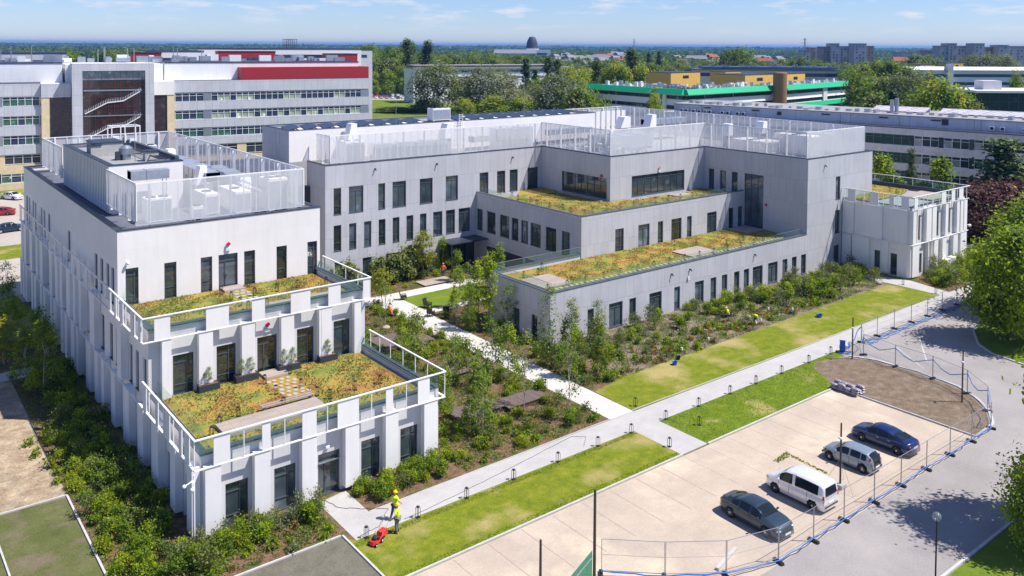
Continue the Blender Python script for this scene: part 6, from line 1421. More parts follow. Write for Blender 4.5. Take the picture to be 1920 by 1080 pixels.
scatter([(14.4, 47.9), (23.0, 48.3), (23.1, 49.7), (15.8, 49.7), (14.2, 49.5)], 26, SB, (4, 2, 3, 2, 1), 'shrub under the front left windows', 'shrubs at the front of the white building', .6, 1.05, .5, cuts=('x', [(17, 'corner end'), (20, 'middle'), (99, 'door end')]))
scatter([(12.5, 47), (15.4, 47), (15.3, 84), (12.6, 84)], 72, SB, (4, 2, 2, 0, 4), 'shrub in the shaded strip', 'shrubs of the shaded strip', .7, 1.2, .6, cuts=CW)
scatter([(11.2, 48), (13.0, 48), (12.9, 72), (11.4, 72)], 42, SB, (5, 1, 6, 0, 0), 'shrub at the sunny bed rim', 'shrubs at the sunny rim of the left bed', .6, .95, .55, cuts=CW)
scatter([(10.9, 46), (22.6, 46.0), (22.6, 48.2), (11, 50)], 34, LOW, (4, 1, 2, 1), 'plant in the corner mulch', 'small plants in the corner mulch', .6, 1.3, .5, cuts=('x', [(15, 'left end'), (19, 'middle'), (99, 'door end')]))
scatter([(9.3, 62), (11, 62), (11, 72), (9.3, 72)], 5, LOW, (4, 1, 2, 0), 'weed tuft in the sandy yard', 'weeds in the sandy yard', .9, 1.5, 1.2)
scatter([(105.5, 48.2), (122, 49), (122, 52.3), (107, 52.3)], 46, SB, (2, 4, 3, 3, 1), 'shrub before the annex', 'shrubs before the annex', .9, 1.5, .7, cuts=('x', [(110, 'near corner'), (115, 'middle'), (300, 'far corner')]))
# creeping greenery in the beds, rough grass, sedum tufts: uncountable, one object each
rngv = np.random.default_rng(5)
def stuff_tufts(name, label, polys, n, size, mats, zr, up=.1, parent=None, patch=None):
    pts = []
    for P_, z, share in polys:
        xs, ys = [p[0] for p in P_], [p[1] for p in P_]; m_ = int(n * share); c_ = 0
        while c_ < m_:
            x = rngv.uniform(min(xs), max(xs), 400); y = rngv.uniform(min(ys), max(ys), 400)
            pch = np.sin(x * 1.7 + 3 * np.sin(y * .6)) * np.cos(y * 1.3 + 2 * np.sin(x * .5)) if patch else np.ones(400)
            for a, b, q in zip(x, y, pch):
                if inpoly(a, b, P_) and (q > rngv.uniform(-.9, .9)): pts.append((a, b, z + rngv.uniform(0, zr))); c_ += 1
    p = np.array(pts); mi = ((np.sin(p[:, 0] * .8 + 1.3) + np.cos(p[:, 1] * .9) + rngv.normal(0, .7, len(p))) * .5 + 1).clip(0, len(mats) - 1).astype(int)
    o = put(name, leaf_mesh(name, p, size, mats[0], rngv, up=up, mats=mats, mi=mi, aspect=1.8), parent); return tag(o, label if not parent else None, None if parent else name.replace('_', ' '), kind='stuff')
stuff_tufts('ground_cover', 'creeping green plants over the mulch of the beds', [([(50, 52.5), (101, 54), (105, 62), (54, 62.3), (50, 78)], 0, .38), ([(33.2, 47.5), (46.8, 47.5), (46.8, 84.5), (33.5, 84.5)], 0, .42), ([(11, 46), (15.4, 46), (15.5, 84), (11, 84)], 0, .13), ([(14, 46), (23, 46), (23, 50), (14, 50)], 0, .05), ([(37, 87.7), (62, 87.6), (62, 93), (37, 93)], 0, .06), ([(105, 47.6), (122, 48.6), (122, 53), (106, 53)], 0, .04)], 86000, .085, ['leaf_olive', 'leaf_mid', 'leaf_bright'], .16, .3, patch=1)
stuff_tufts('rough_grass', 'longer uncut grass of the strip by the bare island', [([(50, 40.1), (66.2, 40.1), (67.6, 41), (69.4, 43.6), (70.8, 44.3), (74.7, 43.8), (74.7, 44.7), (50, 44.7)], .01, .7), ([(23.1, 44.5), (46.9, 44.6), (46.9, 44.2), (23.1, 44.1)], .01, .15), ([(23.1, 40.4), (46.9, 40.5), (46.9, 40.0), (23.1, 39.9)], .01, .15)], 16000, .055, ['grass_blade', 'leaf_bright'], .035, .8)
stuff_tufts('weed_line', 'line of weeds on the car park between the van and the hatchback', [([(51.5, 35.3), (53.4, 35.6), (53.3, 35.2), (53.0, 32.0), (52.8, 32.0), (53.0, 35.0), (51.5, 34.9)], .02, 1)], 200, .09, ['leaf_mid', 'grass_blade'], .04)
for par, P_, z, n in ((W_, [(17, 51.4), (32.1, 51.4), (32.1, 61.3), (26.2, 61.3), (26, 59), (25.6, 55), (24, 55), (23.8, 61.3), (17, 61.3)], 4.66, 6500), (W_, [(17, 63.6), (32.1, 63.8), (32.1, 69.7), (25.8, 69.7), (25.6, 64.2), (24, 64.2), (23.8, 69.7), (17, 69.7)], 9.2, 5000), (G_, [(55.6, 69.5), (59.6, 69.5), (60, 65.7), (77.4, 65.6), (77.5, 68.3), (82.6, 68.3), (82.8, 65.6), (96.4, 65.5), (93.4, 72.2), (67.3, 72.2), (61, 72)], 4.72, 9500), (G_, [(69.6, 74.4), (96.6, 74.4), (96.6, 79.2), (94, 78.5), (78.6, 78.9), (77.2, 81), (77.2, 89), (72, 88.6), (69.6, 88)], 9.08, 6500), (A_, [(107.5, 59.3), (115, 59.3), (118, 60), (121, 61), (121, 76), (113.8, 76), (113.8, 62.5), (107.5, 62.5)], 9.02, 2200)):
    stuff_tufts('sedum_tufts', None, [(P_, z, 1)], int(n * 1.1), .085, ['leaf_olive', 'sedum_mix', 'leaf_rust', 'leaf_olive'], .08, .5, par, patch=1)
for q in SB + LOW + list(YT.values()): q.drop()

# ================================================================ BACKGROUND BUILDINGS
class Loc:
    """local frame of a distant building: u along its facade, v away from us, root Empty turned to match"""
    def __init__(s, name, x, y, ang, label, cat='building', group=None): s.r = empty(name, (x, y, 0), ang, label, cat, group)
    def box(s, name, mat, *bs):
        if name in ('wall', 'core_wall', 'roof_edge', 'roof') or len(bs) == 1: b = MB(); [b.box(*q) for q in bs]; return b.build(name, mat, s.r, local=True)
        for q in bs: o = MB().box(*q).build(name, mat, s.r, local=True)
        return o
def ribbon(parent, u0, u1, v, z0, z1, step=1.4, glass='blue_glass', fr='white_paint', alt=None, seed=0, face='v', name='window_band', piers=None):
    """continuous window strip: white frames and panes; some bays show blinds"""
    R = random.Random(seed); f = MB(); g = MB(); P_ = (lambda a, b, c, d, e0, e1: (a, b, c, d, e0, e1)) if face == 'v' else (lambda a, b, c, d, e0, e1: (c, d, a, b, e0, e1))
    f.box(*P_(u0, u1, v - .04, v + .12, z0, z0 + .1)); f.box(*P_(u0, u1, v - .04, v + .12, z1 - .1, z1)); n = max(1, round((u1 - u0) / step))
    for i in range(n + 1): x = u0 + (u1 - u0) * i / n; f.box(*P_(x - .05, x + .05, v - .03, v + .1, z0 + .1, z1 - .1))
    zm = z0 + (z1 - z0) * .68
    f.box(*P_(u0, u1, v - .02, v + .08, zm, zm + .07))
    for i in range(n):
        x0, x1 = u0 + (u1 - u0) * i / n, u0 + (u1 - u0) * (i + 1) / n; m_ = 1 if (alt and R.random() < alt[1]) else 0
        q = [(x0, v + .09, z0), (x1, v + .09, z0), (x1, v + .09, zm), (x0, v + .09, zm)]; q2 = [(x0, v + .09, zm), (x1, v + .09, zm), (x1, v + .09, z1), (x0, v + .09, z1)]
        if face != 'v': q = [(b, a, c) for a, b, c in q]; q2 = [(b, a, c) for a, b, c in q2]
        g.face(q, m_); g.face(q2, 0)
    o = f.build(name, fr, parent, local=True); g.build('pane', [glass] + ([alt[0]] if alt else [glass]), o, local=True); return o
# clinic, left
K = Loc('clinic_building', 25.6, 195.1, rad(-8), 'long grey clinic block with ribbon windows, a red roof band and a glazed stair tower')
K.box('wall', 'clinic_panel', (-45, 5.4, .4, 20, 17.3, 19.0), (-45, 5.4, .15, 20, 18.7, 21.3), (-45, 5.4, .15, 20, 14.8, 16.7), (-45, 5.4, .15, 20, 10.9, 12.8), (-45, 5.4, .15, 20, 7.1, 8.9), (30.7, 75.3, .15, 22, 18.8, 21.4), (30.7, 75.3, .15, 22, 14.9, 16.9), (30.7, 75.3, .15, 22, 11.0, 12.9), (30.7, 75.3, .15, 22, 7.2, 9.0))
K.box('core_wall', 'anthracite', (-45, 5.4, .5, 20, 0, 18.9), (30.8, 75.1, .5, 21, 0, 18.9))
for i, (z0, z1) in enumerate(((16.75, 18.65), (12.85, 14.8), (8.95, 10.9))):
    ribbon(K.r, -44, -3.5, .3, z0, z1, 1.5, alt=('green_glass', .5), seed=i); ribbon(K.r, -1.2, 5.2, .3, z0, z1, 1.4, alt=('green_glass', .6), seed=10 + i)
    ribbon(K.r, 30.9, 36.8, .3, z0, z1, 1.35, alt=('violet_glass' if i == 0 else 'green_glass', .5), seed=20 + i); ribbon(K.r, 38.5, 73.2, .3, z0, z1, 1.35, alt=('blind_glass' if i != 2 else 'green_glass', .45), seed=30 + i)
    K.box('wall_pier', 'steel', (-3.5, -1.2, .2, .4, z0, z1), (36.8, 38.5, .2, .4, z0, z1), (73.2, 75.2, .2, .4, z0, z1))
K.box('ground_floor_wall', 'yellow_render', (-45, 5.4, .3, .5, 3.3, 5.0), (-45, 5.4, .3, .5, 0, 1.4), (-45, -2, .35, .49, 1.4, 3.3), (30.7, 75.2, .3, .5, 3.4, 4.6), (30.7, 75.2, .3, .5, 0, 1.4), (-2, -1.0, .31, .49, 5.0, 7.1), (44, 46, .3, .49, 4.6, 7.2), (58, 60, .3, .49, 4.6, 7.2))
K.box('yellow_pier', 'yellow_render', (5.5, 6.9, -.6, 3, 4.0, 18.5), (29.2, 30.65, -.6, 3, 4.0, 18.5))
ribbon(K.r, -1.0, 5.3, .42, 5.1, 7.0, 1.6, seed=5); ribbon(K.r, -1.6, 5.3, .35, 1.4, 3.3, 1.7, alt=('green_glass', .8), seed=6); ribbon(K.r, 31, 44, .42, 4.8, 7.1, 2, seed=7); ribbon(K.r, 46, 58, .42, 4.8, 7.1, 2, seed=8); ribbon(K.r, 60, 75, .42, 4.8, 7.1, 2, seed=9)
b = MB()
for i, (a, w_) in enumerate(((3.0, .3), (3.45, .3), (3.9, .2), (4.2, .3), (4.6, .2))): b.box(a, a + w_, .24, .3, 3.9, 4.25)
b.build('sign_lettering', 'dark_letter', K.r, local=True)
K.box('upper_storey', 'clinic_white', (-45, 9.5, 5, 24, 19.0, 25.2), (29.3, 74, 4, 24, 19.0, 25.2), (10, 29, 3.6, 24, 4, 25.0)); K.box('upper_parapet', 'white_render', (26.6, 30.66, -.7, 4, 18.45, 21.4)); K.box('recess_parapet', 'clinic_panel', (5.45, 10.8, -.7, 5, 18.45, 21.2))
K.box('red_band', 'red_cladding', (45.0, 75.4, .8, 20, 21.5, 24.2)); K.box('roof_edge', 'dark_cap', (-45, 9.5, 4.9, 24, 25.2, 25.4), (29.3, 74, 3.9, 24, 25.2, 25.4), (-45, 5.4, .14, 5, 21.3, 21.4), (30.7, 75.3, .14, .8, 21.4, 21.5))
K.box('tower_frame', 'clinic_panel', (10.9, 12.8, -3, 4, 0, 25.3), (24.6, 26.3, -3, 4, 0, 25.3), (12.8, 24.6, -3, 4, 23.8, 25.3))
sg_ = MB(); sg_.face([(12.8, -2.4, 3), (24.6, -2.4, 3), (24.6, -2.4, 23.8), (12.8, -2.4, 23.8)]); sg_.box(6.95, 10.9, -.4, -.2, 4, 18.4); sg_.box(26.35, 29.15, -.4, -.2, 4, 18.4); tw = sg_.build('stair_glazing', 'brown_glass', K.r, local=True)
b = MB()
for i in range(11): x = 12.8 + 11.8 * i / 10; b.box(x - .03, x + .03, -2.48, -2.42, 3, 23.8)
for z in np.arange(4.2, 23.8, 2.0): b.box(12.8, 24.6, -2.47, -2.41, z, z + .05)
b.build('glazing_bar', 'bar_maroon', tw, local=True)
K.box('glazing_head', 'pale_glass', (12.85, 24.55, -2.46, -2.43, 21.9, 23.7))
def stair_run(u0, z0):
    b = MB()
    for (a, c), (d, f_) in (((u0, z0), (u0 + 4.2, z0 + 2.2)), ((u0 + 4.2, z0 + 2.2), (u0 + 7.2, z0 + 2.5)), ((u0 + 7.2, z0 + 2.5), (u0 + 10.4, z0 + 4.4))): b.prism([(a, -2.56), (d, -2.56), (d, -2.5), (a, -2.5)], 0, .22); n = len(b.v); b.v[n - 8:] = [(x, y, dz + c + (f_ - c) * (x - a) / (d - a)) for x, y, dz in b.v[n - 8:]]
    for i in range(34): x = u0 + 10.4 * i / 33; z = z0 + (2.2 * (x - u0) / 4.2 if x < u0 + 4.2 else 2.2 + .3 * (x - u0 - 4.2) / 3 if x < u0 + 7.2 else 2.5 + 1.9 * (x - u0 - 7.2) / 3.2); b.box(x, x + .05, -2.54, -2.5, z + .2, z + .9)
    b.build('stair_flight', 'white_paint', tw, local=True)
stair_run(13.2, 9.6); stair_run(13.2, 14.9)
K.box('landing', 'steel', (13, 24, -2.53, -2.49, 19.6, 19.9), (13, 24, -2.53, -2.49, 14.4, 14.6))
R7 = random.Random(3)
for i in range(60): x, y = R7.uniform(-20, 70), R7.uniform(6, 22); w_, h_ = R7.uniform(.6, 3.0), R7.uniform(.5, 1.5); MB().box(x, x + w_, y, y + R7.uniform(.8, 2), 25.3, 25.4 + h_).build('roof_plant', R7.choice(['white_paint', 'steel', 'duct_metal']), K.r, local=True)
for i in range(14): x, y = R7.uniform(-12, 40), R7.uniform(7, 15); MB().tube([(x, y, 25.3), (x, y, 27.8 + R7.random())], .09, 5).build('roof_mast', 'galvanised', K.r, local=True)
def roofbox(u0, u1, v0, v1, z0, z1, mat, label, name='clinic_wing'):
    q = Loc(name, 25.6, 195.1, rad(-8), label); q.box('wall', mat, (u0, u1, v0, v1, 0, z1)); q.box('roof_edge', 'dark_cap', (u0 - .1, u1 + .1, v0 - .1, v1 + .1, z1, z1 + .3)); q.box('strip_window', 'blue_glass', (u0 + 2, u1 - 2, v0 - .06, v0, z1 - 2.6, z1 - 1.6)); return q
roofbox(30, 44, 40, 55, 0, 27.4, 'clinic_white', 'white clinic wing rising behind the roof plant'); roofbox(26, 33, 36, 40, 0, 27.0, 'red_cladding', 'dark red cube on the clinic roof, left'); roofbox(46, 95, 60, 75, 0, 28.0, 'clinic_white', 'far white wing of the clinic above the red band'); roofbox(50, 66, 52, 56, 0, 27.2, 'red_cladding', 'dark red strip wing behind the clinic'); roofbox(80, 88, 44, 52, 0, 26.6, 'red_cladding', 'red cube at the right end of the clinic roofs'); roofbox(60, 110, 90, 110, 0, 27.6, 'clinic_panel', 'grey distant wing of the clinic')
roofbox(-30, 12, 45, 60, 0, 26.8, 'clinic_panel', 'grey clinic wing behind the stair tower')
tm = empty('roof_truss', BF(-150, 560)[:2] + (0,), 0, 'dark steel water tank frame standing above the far clinic roofs', 'steel frame')
b = MB()
for x in np.arange(-3.5, 4, 1.4):
    for y in (-3, 3): b.box(x - .12, x + .12, y - .12, y + .12, 0, 33)
for z in (27, 29, 32.6): b.box(-3.7, 3.7, -3.2, -2.9, z, z + .3); b.box(-3.7, 3.7, 2.9, 3.2, z, z + .3)
b.build('frame', 'rust_pole', tm, local=True)
# striped office block, right
O = Loc('office_block', 164.8, 93, rad(-77.5), 'long office block with dark green window strips and an upper storey set back')
O.box('wall', 'strip_panel', (-50, 62, 0, 14, 12.1, 13.4), (-50, 62, 0, 14, 8.5, 10.0), (-50, 62, 0, 14, 4.9, 6.4), (-50, 62, 0, 14, 1.0, 2.8)); O.box('core_wall', 'anthracite', (-49.8, 61.8, .35, 13.8, 0, 12.2)); O.box('terrace_flashing', 'dark_cap', (-50, 62, -.08, 3.9, 13.4, 13.55))
for i, (z0, z1) in enumerate(((10.0, 12.1), (6.4, 8.5), (2.8, 4.9))):
    for j, u in enumerate(np.arange(-49.5, 61, 5.4)):
        ribbon(O.r, u, u + 4.5, .12, z0, z1, 1.5, 'far_glass', 'picket_green' if u < 6 else 'white_paint', alt=('pale_glass', .5 if 6 < u < 36 else .1), seed=i * 40 + j); O.box('green_pier', 'far_glass', (u + 4.5, u + 5.4, .05, .3, z0, z1))
O.box('upper_storey', 'setback_panel', (-46, 62, 4, 14, 13.3, 15.6)); O.box('upper_roof', 'roof_gravel', (-46.2, 62, 3.8, 22, 15.6, 15.75))
b = MB()
for u in (-38, -26, -10, 2, 12, 34, 46): b.box(u, u + 1.8, 3.9, 4, 14.9, 15.2)
b.box(14, 15.2, 3.88, 4, 14.2, 15.4); b.box(-20, -19, 3.88, 4, 14.3, 15.1); b.build('vent_grille', 'dark_letter', O.r, local=True)
b = MB()
for u in (-38.5, -25, -6, 6, 21, 40): b.tube([(u, 3.9, 13.6), (u, 3.9, 15.7)], .07, 5)
b.build('downpipe', 'steel', O.r, local=True)
R8 = random.Random(5)
for u in np.arange(-44, 60, 2.1): MB().box(u, u + R8.uniform(.5, 1.3), 5 + R8.uniform(0, 4), 7 + R8.uniform(0, 3), 15.75, 16 + R8.uniform(0, .5)).build('roof_plant', 'steel', O.r, local=True)
for u, lb in [(23.0, 'left'), (24.8, 'second'), (28.6, 'third'), (30.4, 'right')] + [(-43.6 + [0, 1.3, 3.2, 4.7, 6.2, 7.4, 10.6, 12.0, 14.4, 15.8][i_], ['first', 'second', 'third', 'fourth', 'fifth', 'sixth', 'seventh', 'eighth', 'ninth', 'tenth'][i_] + ' in the row at the far end,') for i_ in range(10)]:
    q = Loc('air_conditioner', 0, 0, 0, lb + (' of four, near end,' if u > 0 else '') + ' air conditioner on the set back office storey', 'air conditioner'); v = Vector((164.8, 93, 0)) + Matrix.Rotation(rad(-77.5), 3, 'Z') @ Vector((u, 3.4, 0)); q.r.location = (v.x, v.y, 13.6); q.r.rotation_euler.z = rad(-77.5); q.box('casing', 'white_paint', (-.45, .45, -.2, .2, .15, .95)); b = MB(); b.lathe((0, -.2, .55), [(.3, 0), (.3, -.04), (.1, -.05)], 12, axis='y'); b.build('fan', 'black_metal', q.r, local=True)
gl_ = Loc('glass_roof', 164.8, 93, rad(-77.5), 'tilted strips of skylights on the office block roof', 'skylight'); 
b = MB()
for u0, u1 in ((-2, 9), (11.5, 32), (32.6, 60)): b.face([(u0, 12, 15.95), (u1, 12, 15.95), (u1, 16, 16.75), (u0, 16, 16.75)])
b.build('panes', 'solar_strip', gl_.r, local=True); b = MB()
for u0, u1 in ((-2, 9), (11.5, 32), (32.6, 60)): b.box(u0, u1, 15.95, 16.1, 15.7, 16.8)
b.build('upstand', 'white_paint', gl_.r, local=True)
ch_ = Loc('vent_stack', 173.5, 91.5, 0, 'pair of shiny steel chimneys on the office block roof', 'chimney'); b = MB(); b.tube([(0, 0, 15.7), (0, 0, 18.6)], .4, 10); b.tube([(1.0, -.5, 15.7), (1.0, -.5, 18.9)], .4, 10); b.build('flue', 'steel', ch_.r, local=True)
# low flat roof beside the office block (behind the annex)
N = Loc('low_annex', 143, 66, rad(-77.5), 'low flat roofed extension in front of the office block'); N.box('wall', 'strip_panel', (0, 12, 0, 10, 0, 3.4)); N.box('roof', 'roof_membrane', (-.2, 12.2, -.2, 10.2, 3.4, 3.6))
# green banded offices
def bands(q, u0, u1, v, depth, zt, green=True, spec=((12.4, 13.9), (8.8, 10.3), (5.2, 6.7)), fasc='green_fascia', wallm='white_paint', low=None, seed=0, win='far_glass'):
    q.box('wall', wallm, *[(u0, u1, v, v + depth, b_, a_) for b_, a_ in zip([s[1] for s in spec[1:]] + [1.2], [s[0] for s in spec])], (u0, u1, v, v + depth, spec[0][1], zt - 1.7)); q.box('core_wall', 'anthracite', (u0 + .2, u1 - .2, v + .35, v + depth - .1, 0, zt - .5))
    for i, (a, b_) in enumerate(spec): ribbon(q.r, u0 + .2, u1 - .2, v + .15, a, b_, 1.5, win, 'frame_dark', alt=('blue_glass', .3), seed=seed + i); q.box('white_string', 'white_paint', (u0, u1, v - .25, v, b_ + .05, b_ + .25))
    b = MB(); b.prism([(u0 - .8, v - 1.3), (u1 + .8, v - 1.3), (u1 + .8, v + 1), (u0 - .8, v + 1)], zt - 1.7, zt, top=[(u0 - .2, v + .0), (u1 + .2, v + .0), (u1 + .2, v + 1), (u0 - .2, v + 1)]); b.build('fascia', fasc, q.r, local=True)
    if low: b = MB(); b.prism([(u0 - .5, v - 1.2), (u1 + .5, v - 1.2), (u1 + .5, v - .02), (u0 - .5, v - .02)], low, low + 1.5, top=[(u0, v - .5), (u1, v - .5), (u1, v - .02), (u0, v - .02)]); b.build('lower_fascia', fasc, q.r, local=True)
    q.box('roof', 'roof_gravel', (u0, u1, v + .6, v + depth, zt - .6, zt - .3))
Q1 = Loc('green_office_wing', 207.9, 177.2, rad(3.5), 'white office wing with a bright green fascia and a brown round stair tower', 'building'); bands(Q1, .8, 50.5, 0, 14, 16, spec=((12.7, 13.95), (9.4, 10.7), (6.1, 7.4))); 
Q2 = Loc('green_office_wing', 207.9, 177.2, rad(-92.6), 'white office wing with a dark green fascia seen in shade, left part', 'building'); bands(Q2, -46.4, -1.2, 0, 14, 16, spec=((12.7, 13.95), (9.4, 10.7), (6.1, 7.4)), seed=7); Q2.box('wall_pier', 'white_paint', (-12, -10.6, -.6, 0, 0, 14.2), (-9.4, -8, -.6, 0, 0, 14.2))
Q2.box('dark_slot', 'picket_green', (-10.6, -9.4, -.3, 0, 0, 14.2))
Q3 = Loc('green_office_wing', 262.8, 178.4, rad(8.4), 'right hand white office wing with two bright green bands', 'building'); bands(Q3, 1, 66, 0, 14, 16, spec=((12.7, 13.95), (9.4, 10.7), (6.1, 7.4)), low=7.7, seed=14); Q3.box('wall_pier', 'strip_panel', (32, 35.5, -.5, 0, 0, 14.2))
tw_ = Loc('stair_tower', *BF(92.9, 300.5)[:2], 0, 'round brown brick stair tower between the green banded wings', 'tower'); b = MB(); b.lathe((0, 0, 0), [(2.4, 0), (2.4, 20.4), (2.2, 20.7)], 24); b.build('wall', 'brown_brick', tw_.r, local=True, smooth=False); tw_.box('door_slot', 'dark_letter', (1.9, 2.6, -.3, .3, 2, 20))
for x, y, ag, la, lb_, zt_, lb in [
    (266.6, 235.0, 4, 20.3, 12.1, 18.7, 'long ochre roof house left of the green banded roofs'),
    (316.7, 246.3, 4, 12.6, 8.5, 18.1, 'ochre roof house second from the left'),
    (269.8, 200.6, 4, 20.7, 14.0, 18.8, 'ochre roof house beside the round tower, left'),
    (299.3, 202.7, 6, 16.4, 8, 18.7, 'small ochre roof house right of the round tower'),
    (351.6, 384.3, -8, 12.9, 8, 16.0, 'low ochre roof house among the middle trees'),
    (354.3, 331.2, -8, 2.5, 8.0, 17.2, 'narrow ochre block left of the long roof house'),
    (466.0, 230.1, -20, 10.4, 16.8, 20.5, 'ochre roof house on the far white block, left'),
    (509.8, 233.7, -20, 9.5, 8.5, 21.0, 'ochre roof house on the far white block, right')]:
    q = Loc('roof_house', x, y, rad(ag), lb, 'roof house'); q.box('wall', 'ochre', (0, la, 0, lb_, 2, zt_)); q.box('roof_edge', 'dark_cap', (-.1, la + .1, -.1, lb_ + .1, zt_, zt_ + .2)); q.box('window', 'far_glass', (la * .4, la * .6, -.06, 0, zt_ - 2.4, zt_ - 1.2))
R9 = random.Random(8)
for q, ur, vr in ((Q1, (3, 49), (1.5, 12)), (Q2, (-44, -3), (1.5, 12)), (Q3, (3, 60), (2, 9))):
    for i in range(70 if q is not Q3 else 40):
        u, v = R9.uniform(*ur), R9.uniform(*vr); MB().box(u, u + R9.uniform(.4, 1.3), v, v + R9.uniform(.4, 1), 15.7, 16.1 + R9.uniform(.1, 1.2)).build('roof_plant', R9.choice(['steel', 'duct_metal', 'white_paint']), q.r, local=True)
wb = Loc('white_office_block', *BF((1690 - 970) / 1594 * 440, 440)[:2], rad(-34), 'far white office block with blue window strips'); bands(wb, 0, 70, 0, 14, 20, fasc='white_paint', spec=((14.6, 16.2), (10.4, 12.0), (6.2, 7.8)), seed=3, win='blue_glass'); wb.box('brown_tower', 'brown_brick', (-14, -8, 1, 6, 0, 22)); wb.box('wall_pier', 'strip_panel', (24, 27, -2, 0, 0, 21.5))
gb = Loc('glass_building', *BF((1838 - 970) / 1594 * 232, 232)[:2], rad(-40), 'dark blue glass building with a flat white roof edge'); gb.box('glazing', 'far_glass', (0, 26, 0, 16, 4, 17.5)); gb.box('roof_edge', 'white_paint', (-1.5, 27, -1.2, 17, 17.5, 18.1), (-3, 27, -3.2, -.05, 4.6, 5.2)); gb.box('roof_house', 'strip_panel', (3, 8, 4, 9, 18.1, 20.6)); gb.box('base_wall', 'anthracite', (0, 26, .1, 15.9, 0, 4))
b = MB()
for u in np.arange(0, 26.1, 2.6): b.box(u - .05, u + .05, -.08, 0, 5.2, 17.5)
for z in (8.5, 12, 15): b.box(0, 26, -.07, -.002, z, z + .1)
b.build('glazing_bar', 'frame_dark', gb.r, local=True)
sc = Loc('school_building', *BF(-52.6, 430)[:2], rad(-11), 'long pale school building half hidden by trees in the middle distance'); sc.box('wall', 'white_paint', (4, 92, 0, 12, 0, 11.8), (4, 92, 0, 12, 13.3, 15.4), (4, 92, 0, 12, 16.9, 17.6)); sc.box('gable_wall', 'white_paint', (0, 4, .2, 14, 0, 18)); sc.box('core_wall', 'anthracite', (4.1, 92, .3, 12, 11, 17)); ribbon(sc.r, 4.2, 92, .15, 11.8, 13.3, 1.6, 'blue_glass', alt=('pale_glass', .5), seed=1); ribbon(sc.r, 4.2, 92, .15, 15.4, 16.9, 1.6, 'blue_glass', alt=('pale_glass', .5), seed=2); sc.box('roof', 'roof_gravel', (-.5, 93, -1, 13, 17.6, 18.1)); sc.box('upper_storey', 'apartment_brown', (1, 84, 2, 12, 18.1, 19.0)); sc.box('upper_roof', 'roof_gravel', (.5, 85, 1, 12.5, 19.0, 19.3))
bh = Loc('blue_roofed_hall', *BF((1308 - 970) / 1594 * 480, 480)[:2], rad(-40), 'low hall with dark blue roof strips'); bh.box('wall', 'house_wall', (0, 78, 0, 20, 0, 16.4)); bh.box('roof', 'blue_roof', (-1, 79, -1, 21, 16.4, 17), (4, 79, 2, 20, 17.5, 18.4)); bh.box('clerestory', 'blue_glass', (0, 78, -.1, 0, 13, 15))
for i in range(60): u = R9.uniform(5, 78); MB().box(u, u + 1, 6, 7, 18.4, 18.9 + R9.random() * .6).build('roof_plant', 'steel', bh.r, local=True)
# church with a dark tapering tower
chh = Loc('church', *BF((997 - 970) / 1594 * 1500, 1500)[:2], rad(-38), 'far church with a dark bell shaped tower over a white base', 'church'); chh.box('base_wall', 'white_paint', (-20, 32, -10, 20, 0, 22), (-10, 12, -8, 16, 22, 25)); b = MB(); b.lathe((0, 4, 24), [(10.5, 0), (10.3, 3), (9.6, 9), (8.2, 15), (5.5, 20), (4.2, 21.5)], 24); b.build('tower', 'church_dark', chh.r, local=True, smooth=True); chh.box('window_strip', 'far_glass', (-4, 26, -10.2, -10, 14, 17)); chh.box('cross', 'church_dark', (-.2, .2, 3.8, 4.2, 45, 49))
# apartment slabs
def apt(px0, px1, d, ztop, label, mat='apartment_grey', dd=16, k=0):
    r0, r1 = (px0 - 970) / 1594 * d, (px1 - 970) / 1594 * d; q = Loc('apartment_block', *BF(r0, d)[:2], -YAW, label, group='far apartment blocks'); L_ = r1 - r0; q.box('wall', mat, (0, L_, 0, dd, 0, ztop)); q.box('roof_edge', 'apartment_brown', (-.1, L_ + .1, -.1, dd + .1, ztop, ztop + .7)); b = MB(); R = random.Random(k)
    for z in np.arange(4, ztop - 1.5, 2.9):
        for u in np.arange(2, L_ - 2, 3.4):
            if R.random() < .72: b.box(u, u + 1.5, -.08, 0, z, z + 1.3)
    b.build('window_grid', 'blue_glass', q.r, local=True)
for i, (a, b_, d, z, mt) in enumerate([(1504, 1518, 980, 26, 'apartment_grey'), (1518, 1530, 990, 29, 'apartment_brown'), (1530, 1542, 985, 25, 'apartment_grey'), (1541, 1558, 905, 30, 'apartment_brown'), (1558, 1573, 900, 33.5, 'apartment_grey'), (1573, 1597, 900, 30.5, 'apartment_grey'), (1601, 1624, 880, 33.5, 'apartment_grey'), (1624, 1638, 885, 31, 'apartment_brown'), (1684, 1700, 1100, 24, 'apartment_grey'), (1712, 1736, 1050, 24, 'apartment_grey'), (1736, 1762, 1000, 26.5, 'apartment_brown'), (1762, 1778, 840, 31.5, 'apartment_grey'), (1778, 1793, 838, 34, 'apartment_grey'), (1793, 1822, 840, 31.5, 'apartment_grey'), (1826, 1845, 820, 34, 'apartment_grey'), (1845, 1872, 825, 30.5, 'apartment_brown'), (1872, 1890, 815, 32.5, 'apartment_grey'), (1890, 1936, 820, 31.5, 'apartment_grey')]):
    apt(a, b_, d, z, ['far small apartment slab left of the pylon', 'brown apartment slab behind the pylon', 'small grey apartment slab right of the pylon', 'brown slab at the left of the near apartment group', 'tallest grey slab of the left apartment group', 'wide grey slab of the left apartment group', 'separate grey slab with blank wall', 'brownish end of the separate slab', 'small grey block between the apartment groups', 'low grey block between the apartment groups, right', 'low brown block touching the right apartment group', 'left end slab of the right apartment group', 'raised stair slab of the right apartment group', 'wide slab in the right apartment group', 'second raised slab of the right apartment group', 'brown slab of the right apartment group', 'third raised slab of the right apartment group', 'slab cut by the right frame edge'][i], mt, k=i)
